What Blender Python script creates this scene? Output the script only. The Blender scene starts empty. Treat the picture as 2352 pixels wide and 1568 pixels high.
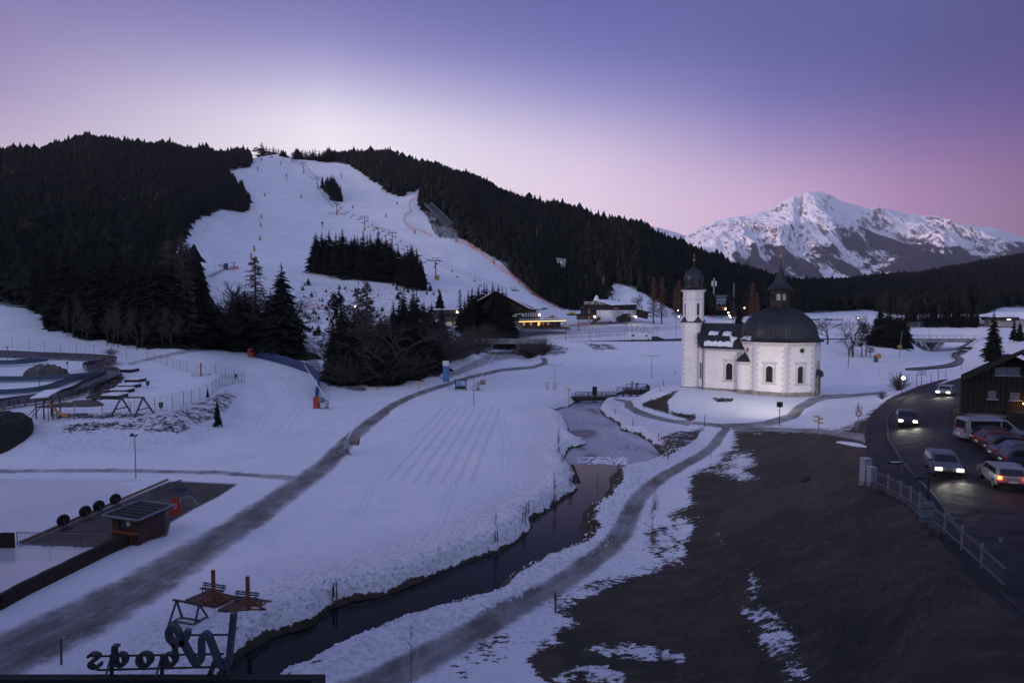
import bpy,math,random
import numpy as np
from mathutils import Vector,Matrix

# ------------------------------------------------------------------ camera, light, exposure
SC=bpy.context.scene
COL=SC.collection
PITCH=math.radians(3.25)
CAMH=20.0
cam_data=bpy.data.cameras.new('camera')
cam_data.lens=24.0
cam_data.sensor_width=36.0
cam_data.clip_start=0.2
cam_data.clip_end=60000.0
cam=bpy.data.objects.new('camera',cam_data)
COL.objects.link(cam)
cam.location=(0,0,CAMH)
cam.rotation_euler=(math.pi/2-PITCH,0,0)
SC.camera=cam
SC.view_settings.view_transform='Standard'
SC.view_settings.look='None'
SC.view_settings.gamma=1.0
SC.view_settings.exposure=0.0
SC.view_settings.use_curve_mapping=False

def srgb(r,g,b):
 def f(c):
  c/=255.0
  return c/12.92 if c<=0.04045 else((c+0.055)/1.055)**2.4
 return(f(r),f(g),f(b),1.0)

world=bpy.data.worlds.new('World')
SC.world=world
world.use_nodes=True
wn=world.node_tree.nodes
wl=world.node_tree.links
wn.clear()
w_out=wn.new('ShaderNodeOutputWorld')
w_bg=wn.new('ShaderNodeBackground')
w_tc=wn.new('ShaderNodeTexCoord')
w_sep=wn.new('ShaderNodeSeparateXYZ')
wl.new(w_tc.outputs['Generated'],w_sep.inputs[0])
def wmath(op,a,b=None):
 n=wn.new('ShaderNodeMath');n.operation=op
 for i,s in enumerate((a,b)):
  if s is None:continue
  if isinstance(s,(int,float)):n.inputs[i].default_value=s
  else:wl.new(s,n.inputs[i])
 return n.outputs[0]
w_el=wmath('MULTIPLY',wmath('ARCSINE',w_sep.outputs['Z']),2/math.pi) # 0..1 over 0..90 degrees
w_az=wmath('MULTIPLY',wmath('ARCTAN2',w_sep.outputs['X'],w_sep.outputs['Y']),180/math.pi)
def sky_ramp(stops):
 r=wn.new('ShaderNodeValToRGB')
 r.color_ramp.interpolation='B_SPLINE'
 e=r.color_ramp.elements
 for i,(deg,c) in enumerate(stops):
  p=deg/90.0
  if i<2:
   e[i].position=p;el=e[i]
  else:
   el=e.new(p)
  el.color=srgb(*c)
 wl.new(w_el,r.inputs[0])
 return r.outputs[0]
HI=[(31,(105,112,172)),(48,(104,114,166)),(90,(90,100,148))]
stations=[
(-150,[(0,(212,204,228)),(12,(204,212,244)),(24,(200,214,252)),(42,(176,192,236)),(66,(112,123,172)),(90,(90,100,148))]),
(-60,[(0,(185,160,190)),(8,(165,145,185)),(15,(135,122,175)),(22,(112,106,170))]+HI),
(-37,[(0,(228,205,224)),(6,(218,196,216)),(10.5,(200,180,207)),(14,(158,143,190)),(19,(130,119,172)),(23,(112,106,164))]+HI),
(-15,[(0,(255,250,255)),(11,(255,249,255)),(14,(250,243,255)),(16.5,(205,198,232)),(19.5,(146,142,200)),(23.5,(106,105,170))]+HI),
(6,[(0,(255,234,248)),(7,(252,228,248)),(10,(242,218,243)),(13,(214,198,231)),(16,(158,152,208)),(19.5,(112,114,184)),(24,(88,91,158))]+HI),
(20,[(0,(246,208,232)),(6,(232,196,228)),(9,(212,178,216)),(12,(164,143,198)),(15.5,(112,110,180)),(21,(82,84,148))]+HI),
(30,[(0,(206,156,190)),(5,(190,144,186)),(8.5,(174,132,180)),(11.5,(134,106,166)),(15,(92,89,152)),(20,(77,78,140))]+HI),
(38,[(0,(158,116,145)),(5,(146,104,138)),(9,(134,94,142)),(12,(104,78,145)),(15,(82,74,138)),(20,(70,66,122))]+HI),
(75,[(0,(140,100,140)),(6,(125,92,145)),(12,(98,84,148)),(22,(82,82,146))]+HI),
(150,[(0,(212,204,228)),(12,(204,212,244)),(24,(200,214,252)),(42,(176,192,236)),(66,(112,123,172)),(90,(90,100,148))]),
]
w_col=sky_ramp(stations[0][1])
for(a0,_),(a1,st) in zip(stations[:-1],stations[1:]):
 mr=wn.new('ShaderNodeMapRange')
 mr.inputs['From Min'].default_value=a0
 mr.inputs['From Max'].default_value=a1
 wl.new(w_az,mr.inputs['Value'])
 mx=wn.new('ShaderNodeMix');mx.data_type='RGBA'
 wl.new(mr.outputs[0],mx.inputs['Factor'])
 wl.new(w_col,mx.inputs['A'])
 wl.new(sky_ramp(st),mx.inputs['B'])
 w_col=mx.outputs['Result']
wl.new(w_col,w_bg.inputs['Color'])
w_bg.inputs['Strength'].default_value=1.0
# the physical sky, the sun just under the horizon behind the ski hill
w_sky=wn.new('ShaderNodeTexSky')
w_sky.sky_type='NISHITA'
w_sky.sun_disc=False
w_sky.sun_elevation=math.radians(1.0)
w_sky.sun_rotation=math.radians(-14)
w_bg2=wn.new('ShaderNodeBackground')
wl.new(w_sky.outputs[0],w_bg2.inputs['Color'])
w_bg2.inputs['Strength'].default_value=0.004
w_add=wn.new('ShaderNodeAddShader')
wl.new(w_bg.outputs[0],w_add.inputs[0])
wl.new(w_bg2.outputs[0],w_add.inputs[1])
wl.new(w_add.outputs[0],w_out.inputs['Surface'])

# soft after-glow from the left: the valley lies in the shade of the hills, only the far peak catches it
sun_data=bpy.data.lights.new('sun','SUN')
sun_data.energy=3.7
sun_data.angle=math.radians(18)
sun_data.color=(1.0,0.77,0.83)
sun=bpy.data.objects.new('sun',sun_data)
COL.objects.link(sun)
_el,_az=math.radians(7),math.radians(-98)
sun.rotation_euler=Vector((math.sin(_az)*math.cos(_el),math.cos(_az)*math.cos(_el),math.sin(_el))).to_track_quat('Z','Y').to_euler()

# ------------------------------------------------------------------ projection helpers (photo overview pixels, 2352 x 1568)
F,CU,CV=1568.0,1176.0,784.0
cp,sp=math.cos(PITCH),math.sin(PITCH)
def ray(u,v):
 """direction through a pixel, scaled so that its y component is 1"""
 a,b=(u-CU),(CV-v)
 y=F*cp+b*sp
 z=b*cp-F*sp
 return a/y,z/y
def at(u,v,Y):
 rx,rz=ray(u,v)
 return Vector((rx*Y,Y,CAMH+rz*Y))
def gz(u,v,z):
 rx,rz=ray(u,v)
 Y=(z-CAMH)/rz
 return Vector((rx*Y,Y,z))
def project(x,y,z):
 dz=z-CAMH
 d=y*cp-dz*sp
 h=y*sp+dz*cp
 return CU+F*x/d,CV-F*h/d
ZM={'sk':(800,500,1.96),'mid':(1700,900,1.96),'ch':(2700,1050,2.852),'chw':(2600,1000,2.4125),
'rt':(3200,1000,2.0904),'pl':(0,1150,2.0909),'hut':(0,1850,1.78),'rd':(3296,1600,2.6138),
'str':(1100,1800,1.684),'pth':(2200,1600,1.96),'br':(2200,1450,3.92),'gun':(1200,1300,2.6138),
'wd':(300,2100,2.485),'lf':(500,900,2.6133),'lod':(1850,1150,5.2267),'spo':(2250,1130,4.704),
'rt2':(3280,1150,2.8824),'top':(1150,520,5.2275),'van':(3780,1550,3.92),'mt':(2450,700,1.429)}
K=2352/4096.0
def Z(k,zx,zy):
 x0,y0,s=ZM[k]
 return((x0+zx/s)*K,(y0+zy/s)*K)
def ZL(k,pts):
 return[Z(k,*p) for p in pts]
def smooth(e0,e1,x):
 t=np.clip((x-e0)/(e1-e0),0,1)
 return t*t*(3-2*t)

_rt=np.random.RandomState(7).rand(257,257)
_rt[256]=_rt[0];_rt[:,256]=_rt[:,0]
def vnoise(x,y):
 x=np.asarray(x,float);y=np.asarray(y,float)
 xi=np.floor(x).astype(int);yi=np.floor(y).astype(int)
 fx=x-xi;fy=y-yi
 xi&=255;yi&=255
 fx=fx*fx*(3-2*fx);fy=fy*fy*(3-2*fy)
 a=_rt[xi,yi];b=_rt[xi+1,yi];c=_rt[xi,yi+1];d=_rt[xi+1,yi+1]
 return(a*(1-fx)+b*fx)*(1-fy)+(c*(1-fx)+d*fx)*fy
def fbm(x,y,o=4,s=0.0):
 t=0;a=0.5;n=0
 for i in range(o):
  t=t+a*vnoise(x*2**i+17.3*i+s,y*2**i+9.1*i+s*1.7)
  n+=a;a*=0.5
 return t/n
def ridged(x,y,o=4,s=0.0):
 t=0;a=0.5;n=0
 for i in range(o):
  t=t+a*(1-np.abs(2*vnoise(x*2**i+31.7*i+s,y*2**i+5.3*i+s)-1))
  n+=a;a*=0.5
 return t/n
def poly_sdf(px,py,poly):
 """signed distance, negative inside (chunk-free numpy)"""
 p=np.asarray(poly,float)
 q=np.roll(p,-1,0)
 best=np.full(px.shape,1e18)
 ins=np.zeros(px.shape,bool)
 for(ax,ay),(bx,by) in zip(p,q):
  ex,ey=bx-ax,by-ay
  wx,wy=px-ax,py-ay
  t=np.clip((wx*ex+wy*ey)/(ex*ex+ey*ey+1e-12),0,1)
  dx,dy=wx-ex*t,wy-ey*t
  best=np.minimum(best,dx*dx+dy*dy)
  if ay!=by:
   c=((ay>py)!=(by>py))&(px<(bx-ax)*(py-ay)/(by-ay)+ax)
   ins^=c
 d=np.sqrt(best)
 return np.where(ins,-d,d)
def line_dist(px,py,pts):
 best=np.full(px.shape,1e18);wd=np.zeros(px.shape)
 for a,b in zip(pts[:-1],pts[1:]):
  ex,ey=b[0]-a[0],b[1]-a[1]
  wx,wy=px-a[0],py-a[1]
  t=np.clip((wx*ex+wy*ey)/(ex*ex+ey*ey+1e-12),0,1)
  d=(wx-ex*t)**2+(wy-ey*t)**2
  m=d<best
  best=np.where(m,d,best)
  if len(a)>2:
   wd=np.where(m,a[2]+(b[2]-a[2])*t,wd)
 return np.sqrt(best),wd

 # ------------------------------------------------------------------ materials
MATS={}
def mat(name,color,rough=0.7,metal=0.0,var=0.15,vscale=4.0,bump=0.0,bscale=20.0,emit=None,estr=0.0,spec=0.5,stretch=(1,1,1),trans=0.0,col2=None):
 if name in MATS:return MATS[name]
 m=bpy.data.materials.new(name);m.use_nodes=True
 nt=m.node_tree;ns=nt.nodes;ls=nt.links
 b=ns['Principled BSDF']
 b.inputs['Roughness'].default_value=rough
 b.inputs['Metallic'].default_value=metal
 b.inputs['Specular IOR Level'].default_value=spec
 if trans:b.inputs['Transmission Weight'].default_value=trans
 tc=ns.new('ShaderNodeTexCoord');mp=ns.new('ShaderNodeMapping')
 mp.inputs['Scale'].default_value=stretch
 ls.new(tc.outputs['Object'],mp.inputs[0])
 nz=ns.new('ShaderNodeTexNoise');nz.inputs['Scale'].default_value=vscale;nz.inputs['Detail'].default_value=6
 ls.new(mp.outputs[0],nz.inputs['Vector'])
 mx=ns.new('ShaderNodeMix');mx.data_type='RGBA'
 c=color if len(color)==4 else(*color,1)
 if col2 is None:
  mx.inputs['A'].default_value=tuple(k*(1-var) for k in c[:3])+(1,)
  mx.inputs['B'].default_value=tuple(min(1,k*(1+var)) for k in c[:3])+(1,)
 else:
  mx.inputs['A'].default_value=c
  mx.inputs['B'].default_value=(*col2[:3],1)
 mr=ns.new('ShaderNodeMapRange');mr.inputs['From Min'].default_value=0.35;mr.inputs['From Max'].default_value=0.65
 ls.new(nz.outputs['Fac'],mr.inputs['Value'])
 ls.new(mr.outputs[0],mx.inputs['Factor'])
 ls.new(mx.outputs['Result'],b.inputs['Base Color'])
 if bump:
  n2=ns.new('ShaderNodeTexNoise');n2.inputs['Scale'].default_value=bscale;n2.inputs['Detail'].default_value=4
  ls.new(mp.outputs[0],n2.inputs['Vector'])
  bp=ns.new('ShaderNodeBump');bp.inputs['Strength'].default_value=bump;bp.inputs['Distance'].default_value=0.03
  ls.new(n2.outputs['Fac'],bp.inputs['Height']);ls.new(bp.outputs[0],b.inputs['Normal'])
 if emit is not None:
  b.inputs['Emission Color'].default_value=(*emit[:3],1)
  b.inputs['Emission Strength'].default_value=estr
 MATS[name]=m
 return m

 # ------------------------------------------------------------------ mesh builder
class MB:
 def __init__(s):s.v=[];s.f=[]
 def add(s,vs,fs):
  o=len(s.v);s.v.extend([tuple(p) for p in vs]);s.f.extend([tuple(i+o for i in f) for f in fs]);return s
 def box(s,c,d,rz=0.0,M=None):
  cx,cy,cz=c;dx,dy,dz=d[0]/2,d[1]/2,d[2]/2
  cr,sr=math.cos(rz),math.sin(rz)
  vs=[]
  for z in(-dz,dz):
   for x,y in((-dx,-dy),(dx,-dy),(dx,dy),(-dx,dy)):
    vs.append(Vector((cx+x*cr-y*sr,cy+x*sr+y*cr,cz+z)))
  if M:vs=[M@v for v in vs]
  return s.add(vs,[(0,3,2,1),(4,5,6,7),(0,1,5,4),(1,2,6,5),(2,3,7,6),(3,0,4,7)])
 def tube(s,pts,r,n=6,cap=True,r2=None):
  pts=[Vector(p) for p in pts]
  m=len(pts);vs=[];fs=[]
  for i,p in enumerate(pts):
   t=(pts[min(i+1,m-1)]-pts[max(i-1,0)])
   if t.length<1e-9:t=Vector((0,0,1))
   t.normalize()
   a=t.cross(Vector((0,0,1)))
   if a.length<1e-3:a=t.cross(Vector((0,1,0)))
   a.normalize();b=t.cross(a)
   rr=r if r2 is None else r+(r2-r)*i/(m-1)
   if isinstance(r,(list,tuple)):rr=r[i]
   for k in range(n):
    an=2*math.pi*k/n
    vs.append(p+(a*math.cos(an)+b*math.sin(an))*rr)
  for i in range(m-1):
   for k in range(n):
    k2=(k+1)%n
    fs.append((i*n+k,i*n+k2,(i+1)*n+k2,(i+1)*n+k))
  if cap:
   fs.append(tuple(range(n))[::-1]);fs.append(tuple((m-1)*n+k for k in range(n)))
  return s.add(vs,fs)
 def bar(s,p0,p1,w,h=None,up=(0,0,1)):
  h=w if h is None else h
  p0=Vector(p0);p1=Vector(p1);t=(p1-p0).normalized()
  a=t.cross(Vector(up))
  if a.length<1e-3:a=t.cross(Vector((0,1,0)))
  a.normalize();b=a.cross(t)
  vs=[]
  for p in(p0,p1):
   for i,j in((-1,-1),(1,-1),(1,1),(-1,1)):
    vs.append(p+a*(i*w/2)+b*(j*h/2))
  return s.add(vs,[(0,1,2,3),(7,6,5,4),(0,4,5,1),(1,5,6,2),(2,6,7,3),(3,7,4,0)])
 def lathe(s,prof,n=24,c=(0,0,0),ph=0.0,cap=False,half=None):
  vs=[];fs=[]
  for r,z in prof:
   for k in range(n):
    a=2*math.pi*k/n+ph
    vs.append((c[0]+r*math.cos(a),c[1]+r*math.sin(a),c[2]+z))
  for i in range(len(prof)-1):
   for k in range(n):
    k2=(k+1)%n
    fs.append((i*n+k,i*n+k2,(i+1)*n+k2,(i+1)*n+k))
  if cap:
   fs.append(tuple(range(n))[::-1]);fs.append(tuple((len(prof)-1)*n+k for k in range(n)))
  return s.add(vs,fs)
 def prism(s,poly,z0,z1):
  n=len(poly)
  a=sum(poly[i][0]*poly[(i+1)%n][1]-poly[(i+1)%n][0]*poly[i][1] for i in range(n))
  if a<0:poly=poly[::-1]
  vs=[(x,y,z0) for x,y in poly]+[(x,y,z1) for x,y in poly]
  fs=[tuple(range(n))[::-1],tuple(range(n,2*n))]+[(i,(i+1)%n,n+(i+1)%n,n+i) for i in range(n)]
  return s.add(vs,fs)
 def extr(s,poly,p0,ax,ay,depth):
  """polygon in the plane of ax, ay at p0 pushed along depth vector"""
  p0=Vector(p0);ax=Vector(ax);ay=Vector(ay);dv=Vector(depth)
  a=[p0+ax*x+ay*y for x,y in poly]
  n=len(a)
  ar=sum(poly[i][0]*poly[(i+1)%n][1]-poly[(i+1)%n][0]*poly[i][1] for i in range(n))
  if(ar<0)==(ax.cross(ay).dot(dv)>0):a=a[::-1]
  vs=a+[q+dv for q in a]
  fs=[tuple(range(n)),tuple(range(n,2*n))[::-1]]+[((i+1)%n,i,n+i,n+(i+1)%n) for i in range(n)]
  # faces: front, back, sides (orientation fixed at build time)
  return s.add(vs,fs)
 def quad(s,a,b,c,d):return s.add([a,b,c,d],[(0,1,2,3)])
 def mesh(s,name,m,smooth_=False):
  me=bpy.data.meshes.new(name)
  me.from_pydata(s.v,[],s.f)
  if m:me.materials.append(m)
  if smooth_:me.polygons.foreach_set('use_smooth',[True]*len(me.polygons))
  me.update()
  return me
def link(name,me,parent=None):
 o=bpy.data.objects.new(name,me);COL.objects.link(o)
 if parent is not None:o.parent=parent
 return o
def part(name,mb,m,parent,label=None,sm=False):
 o=link(name,mb.mesh(name,m,sm) if isinstance(mb,MB) else mb,parent)
 if label:o['label']=label
 return o
def tag(o,label,cat,group=None,kind=None):
 o['label']=label;o['category']=cat
 if group:o['group']=group
 if kind:o['kind']=kind
 return o
def thing(name,label,cat,loc=(0,0,0),rz=0.0,group=None,kind=None):
 o=bpy.data.objects.new(name,None);COL.objects.link(o)
 o.location=loc;o.rotation_euler=(0,0,rz);o.empty_display_size=0.2
 return tag(o,label,cat,group,kind)
def single(name,mb,m,label,cat,loc=(0,0,0),rz=0.0,group=None,kind=None,sm=False):
 o=part(name,mb,m,None,sm=sm);o.location=loc;o.rotation_euler=(0,0,rz)
 return tag(o,label,cat,group,kind)
CHILD={}
def kids(o):return[c for c in bpy.data.objects if c.parent is o]
def clone(root,loc,rz=0.0,label=None,group=None,scale=None,_cache={}):
 if root.name not in _cache:
  _cache[root.name]=[(c,kids(c)) for c in kids(root)]
 r=root.copy();COL.objects.link(r);r.location=loc;r.rotation_euler=(0,0,rz)
 if scale is not None:r.scale=(scale,)*3 if isinstance(scale,(int,float)) else scale
 if label:r['label']=label
 if group:r['group']=group
 for c,gs in _cache[root.name]:
  d=c.copy();COL.objects.link(d);d.parent=r
  for g in gs:
   e=g.copy();COL.objects.link(e);e.parent=d
 return r
 # ------------------------------------------------------------------ terrain: columns of (kind, value, distance)
def V(v,Y):return('v',v,Y)
def H(z,Y):return('z',z,Y)
COLS={
-300:[H(0,20),H(0,82),H(3,95),H(3.5,110),V(860,140),V(800,175),V(730,215),V(640,300),V(520,420),V(430,560),V(395,650),H(150,900)],
0:[H(0,20),H(0,84),H(3.3,96),H(3.6,106),V(880,130),V(822,162),V(790,180),V(700,230),V(600,320),V(480,450),V(400,560),V(362,650),H(150,800),H(120,1400)],
200:[H(0,20),H(0,86),H(3.4,98),H(3.7,108),V(880,128),V(828,160),V(800,178),V(772,200),V(680,270),V(560,400),V(440,560),V(350,690),V(328,740),H(175,900),H(130,1500)],
400:[H(0,20),H(0.1,90),H(3.3,102),H(3.6,112),V(890,126),V(835,158),V(797,188),V(770,215),V(690,280),V(580,400),V(460,570),V(370,730),V(345,800),H(190,950),H(140,1500)],
480:[H(0,20),H(0.3,95),H(2.2,108),H(3.0,118),V(855,145),V(797,215),V(740,265),V(650,340),V(560,450),V(480,590),V(385,790),V(352,870),H(200,1000),H(150,1500)],
560:[H(0,20),H(0.2,102),V(945,120),V(900,140),V(850,172),V(802,215),V(720,275),V(650,350),V(620,420),V(500,640),V(400,860),V(352,940),H(215,1100),H(160,1500)],
640:[H(0,20),H(0.1,110),V(920,133),V(870,160),V(815,205),V(760,245),V(700,300),V(640,380),V(620,420),V(500,640),V(400,870),V(350,1000),H(225,1120),H(160,1500)],
740:[H(0,20),H(0.1,145),V(860,172),V(800,222),V(762,250),V(700,300),V(642,380),V(560,520),V(460,720),V(400,860),V(363,970),H(215,1100),H(150,1500)],
820:[H(0,20),H(0.1,150),V(880,160),V(850,180),V(800,225),V(752,258),V(700,302),V(642,382),V(560,520),V(460,720),V(404,850),V(355,1000),H(225,1100),H(150,1500)],
900:[H(0,20),H(0.0,150),V(885,158),V(850,182),V(800,228),V(750,262),V(700,305),V(645,388),V(560,528),V(458,720),V(385,860),V(360,930),H(205,1100),H(140,1500)],
1000:[H(0,20),H(0.1,155),V(850,186),V(800,238),V(750,270),V(690,325),V(645,395),V(555,540),V(470,680),V(385,850),H(190,1000),H(130,1500)],
1080:[H(0,20),H(0.1,195),V(828,222),V(795,258),V(756,285),V(700,330),V(640,412),V(560,540),V(480,660),V(414,800),H(150,1000),H(100,1500)],
1110:[H(0,20),H(0.1,262),H(0.3,292),H(9.0,318),V(735,322),V(690,365),V(640,425),V(560,545),V(480,680),V(425,790),H(140,1000),H(100,1500)],
1176:[H(0,20),H(0.0,262),H(0.2,294),H(8.6,318),V(738,325),V(700,370),V(640,440),V(560,560),V(500,660),V(458,760),H(125,1000),H(90,1500)],
1225:[H(0,20),H(0.0,255),H(0.3,282),H(6.8,298),V(742,330),V(700,385),V(662,440),V(580,540),V(520,640),V(475,740),H(110,1000),H(80,1500)],
1262:[H(0,20),H(0.0,212),H(0.8,220),H(5.9,248),V(768,292),V(745,332),V(712,400),V(680,450),V(590,540),V(485,700),H(100,1000),H(75,1500)],
1300:[H(0,20),H(0.0,205),H(0.8,214),V(785,249),V(769,292),V(746,332),V(722,405),V(690,450),V(600,540),V(492,690),H(95,1000),H(70,1500)],
1450:[H(0,20),H(0.0,208),H(0.8,216),V(783,247),V(768,292),V(745,332),V(718,400),V(662,430),V(640,460),V(538,620),H(75,900),H(60,1500)],
1570:[H(0.1,20),H(0.2,100),H(0.2,200),H(1.0,216),V(783,246),V(770,285),V(750,332),V(722,420),V(680,500),V(582,690),H(65,900),H(55,1500)],
1640:[H(0.8,20),H(0.7,60),H(0.4,100),H(0.4,200),H(1.2,216),V(783,248),V(768,290),V(748,335),V(720,430),V(690,520),V(607,760),H(55,950),H(50,1500)],
1700:[H(2.0,20),H(1.7,56),H(1.4,80),H(1.0,97),H(0.6,106),H(0.8,112),H(0.6,200),H(1.4,216),V(783,248),V(768,290),V(748,335),V(718,450),V(640,800),V(632,860),H(55,1100),H(50,1500)],
1850:[H(2.6,20),H(3.2,45),H(3.4,60),H(3.2,80),H(2.0,97),H(1.7,104),H(2.4,112),H(2.6,140),H(0.8,160),H(0.6,200),H(1.5,225),V(782,252),V(765,292),V(748,340),V(715,500),V(690,700),V(657,1100),H(45,1500),H(40,2200)],
1930:[H(3.0,20),H(4.2,42),H(5.0,55),H(4.9,80),H(3.8,97),H(3.0,110),H(2.8,140),H(0.8,165),H(0.6,200),H(1.7,225),V(781,254),V(765,295),V(745,345),V(712,520),V(690,720),V(652,1150),H(48,1500),H(40,2200)],
2000:[H(3.2,20),H(3.6,30),H(5.0,40),H(6.3,50),H(6.7,60),H(6.2,80),H(5.0,96),H(3.8,115),H(2.8,138),H(1.0,160),H(0.6,200),H(1.7,228),V(779,256),V(765,295),V(742,345),V(710,540),V(690,720),V(644,1300),H(55,1600),H(45,2200)],
2080:[H(4.0,20),H(5.2,30),H(6.6,40),H(7.2,60),H(7.0,78),H(6.0,96),H(4.8,115),H(3.6,132),H(1.5,160),H(0.8,200),H(1.6,228),V(777,254),V(762,290),V(738,335),V(708,540),V(690,720),V(640,1350),H(62,1700),H(50,2200)],
2120:[H(4.6,20),H(6.2,31),H(7.0,40),H(7.5,60),H(7.2,80),H(6.2,98),H(5.0,118),H(3.6,138),H(1.6,170),H(0.8,210),H(1.4,262),H(2.2,276),H(9.5,298),V(737,330),V(706,560),V(690,740),V(634,1400),H(68,1700),H(55,2200)],
2200:[H(6.2,20),H(7.2,31),H(7.7,40),H(8.0,60),H(7.6,80),H(6.6,100),H(5.0,122),H(3.6,145),H(2.0,170),H(1.0,210),H(1.6,262),H(2.4,274),H(9.5,296),V(735,335),V(706,560),V(690,740),V(618,1400),H(88,1700),H(70,2200)],
2260:[H(6.8,20),H(7.4,31),H(7.8,40),H(8.0,60),H(7.8,80),H(7.2,100),H(6.0,125),H(4.6,150),H(3.2,180),H(4,215),H(7.2,240),H(8.2,262),H(9.5,296),V(735,335),V(706,560),V(685,740),V(606,1400),H(100,1700),H(80,2200)],
2352:[H(7.0,20),H(7.6,31),H(7.9,40),H(8.0,60),H(8.0,80),H(8,110),H(7.6,150),H(7.5,200),H(8.4,250),H(9.6,290),V(735,335),V(706,560),V(680,740),V(592,1400),H(110,1700),H(80,2200)],
2700:[H(7.5,20),H(8,40),H(8,110),H(8,200),H(9.6,290),V(735,335),V(706,560),V(680,740),V(565,1350),H(120,1700),H(90,2200)],
}
NS,NY=940,800
U0,U1,Y0,Y1=-160.0,2620.0,16.5,2300.0
Uax=np.linspace(U0,U1,NS)
Sax=(Uax-CU)/F/cp
Lax=np.linspace(math.log(Y0),math.log(Y1),NY)
Yax=np.exp(Lax)
_uc=sorted(COLS)
_tab=[]
for u in _uc:
 kn=[]
 for k,a,Y in COLS[u]:
  kn.append((math.log(Y),a if k=='z' else CAMH+ray(u,a)[1]*Y))
 kn=np.array(kn)
 _tab.append(np.interp(Lax,kn[:,0],kn[:,1]))
_tab=np.array(_tab)
_idx=np.clip(np.searchsorted(_uc,Uax)-1,0,len(_uc)-2)
_t=(Uax-np.array(_uc)[_idx])/(np.array(_uc)[_idx+1]-np.array(_uc)[_idx])
_t=_t*_t*(3-2*_t)*0.5+_t*0.5
TB=_tab[_idx]*(1-_t[:,None])+_tab[_idx+1]*_t[:,None]
def gauss(A,sig,axis):
 r=int(3*sig)+1
 k=np.exp(-0.5*(np.arange(-r,r+1)/sig)**2);k/=k.sum()
 pad=[(0,0),(0,0)];pad[axis]=(r,r)
 B=np.pad(A,pad,mode='edge')
 out=np.zeros_like(A)
 for i,w in enumerate(k):
  sl=[slice(None),slice(None)];sl[axis]=slice(i,i+A.shape[axis])
  out+=w*B[tuple(sl)]
 return out
TB=gauss(gauss(TB,3.0,1),4.5,0)
GX=Sax[:,None]*Yax[None,:]
GY=np.broadcast_to(Yax[None,:],GX.shape).copy()

# chapel frame
CH_AX=math.radians(-30)
_c=at(1788,850,128)
CHX,CHY=_c.x,128.0
CHZ=3.2
TWL=16.2
ex=np.array([math.cos(CH_AX),math.sin(CH_AX)])
TWX,TWY=CHX-ex[0]*TWL,CHY-ex[1]*TWL
d_,_=line_dist(GX,GY,[(TWX,TWY),(CHX,CHY)])
mw=1-smooth(9.6,20.0,d_+.75*np.clip(GY-134-(GX-36)*.5,0,99)*(GX<44)+1.5*(fbm(GX*.12,GY*.12)-.5))
TB=np.where(TB<CHZ,TB+(CHZ-TB)*mw,TB)

# stream and pond
ST=[(1263,945),(1278,948),(1295,957),(1307,986),(1312,1000),(1330,1012),(1351,1020),(1330,1026),(1313,1030),(1303,1040),(1297,1052),(1319,1079),(1323,1093),(1312,1108),(1329,1124),(1281,1155),(1263,1170),(1290,1160),(1252,1176),
(1218,1194),(1225,1207),(1211,1228),(1180,1250),(1143,1269),(1068,1293),(973,1334),(870,1371),(809,1381),(758,1398),(724,1433),(632,1463),(560,1500),(500,1560),(480,1640)]
SR=[(1388,918),(1378,934),(1376,943),(1389,957),(1418,971),(1427,989),(1462,998),(1492,1015),(1510,1035),(1521,1053),(1483,1071),(1421,1083),(1401,1094),(1401,1121),(1372,1159),(1339,1179),(1332,1206),(1336,1235),(1319,1261),(1263,1285),
(1228,1296),(1160,1334),(1126,1371),(1041,1398),(979,1415),(932,1429),(836,1467),(785,1487),(693,1538),(632,1558),(560,1640)]
WZ=-0.9
TOPL=[(1300,936),(1325,925),(1345,916),(1400,911),(1440,903),(1491,900),(1566,893),(1610,890)]
TOPR=[(1620,897),(1566,903),(1540,910),(1512,919),(1450,921),(1400,921)]
WP_px=TOPL+TOPR+SR+ST[::-1]
WP=[tuple(gz(u,v,WZ).xy) for u,v in WP_px]
m=(GY<175)&(GX<60)&(GX>-30)
sd=np.full(GX.shape,99.0)
sd[m]=poly_sdf(GX[m],GY[m],WP)
sd=np.where(sd<90,sd+.35*(fbm(GX*.9,GY*.9,3)-.5),sd)
bank=smooth(-0.35,1.15,sd)
lip=0.28*np.exp(-((sd-2.0)/1.2)**2)
dep=WZ-0.15-0.7*smooth(0,3,-sd)
TB=np.where(sd<90,dep+(TB+lip-dep)*bank,TB)

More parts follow.
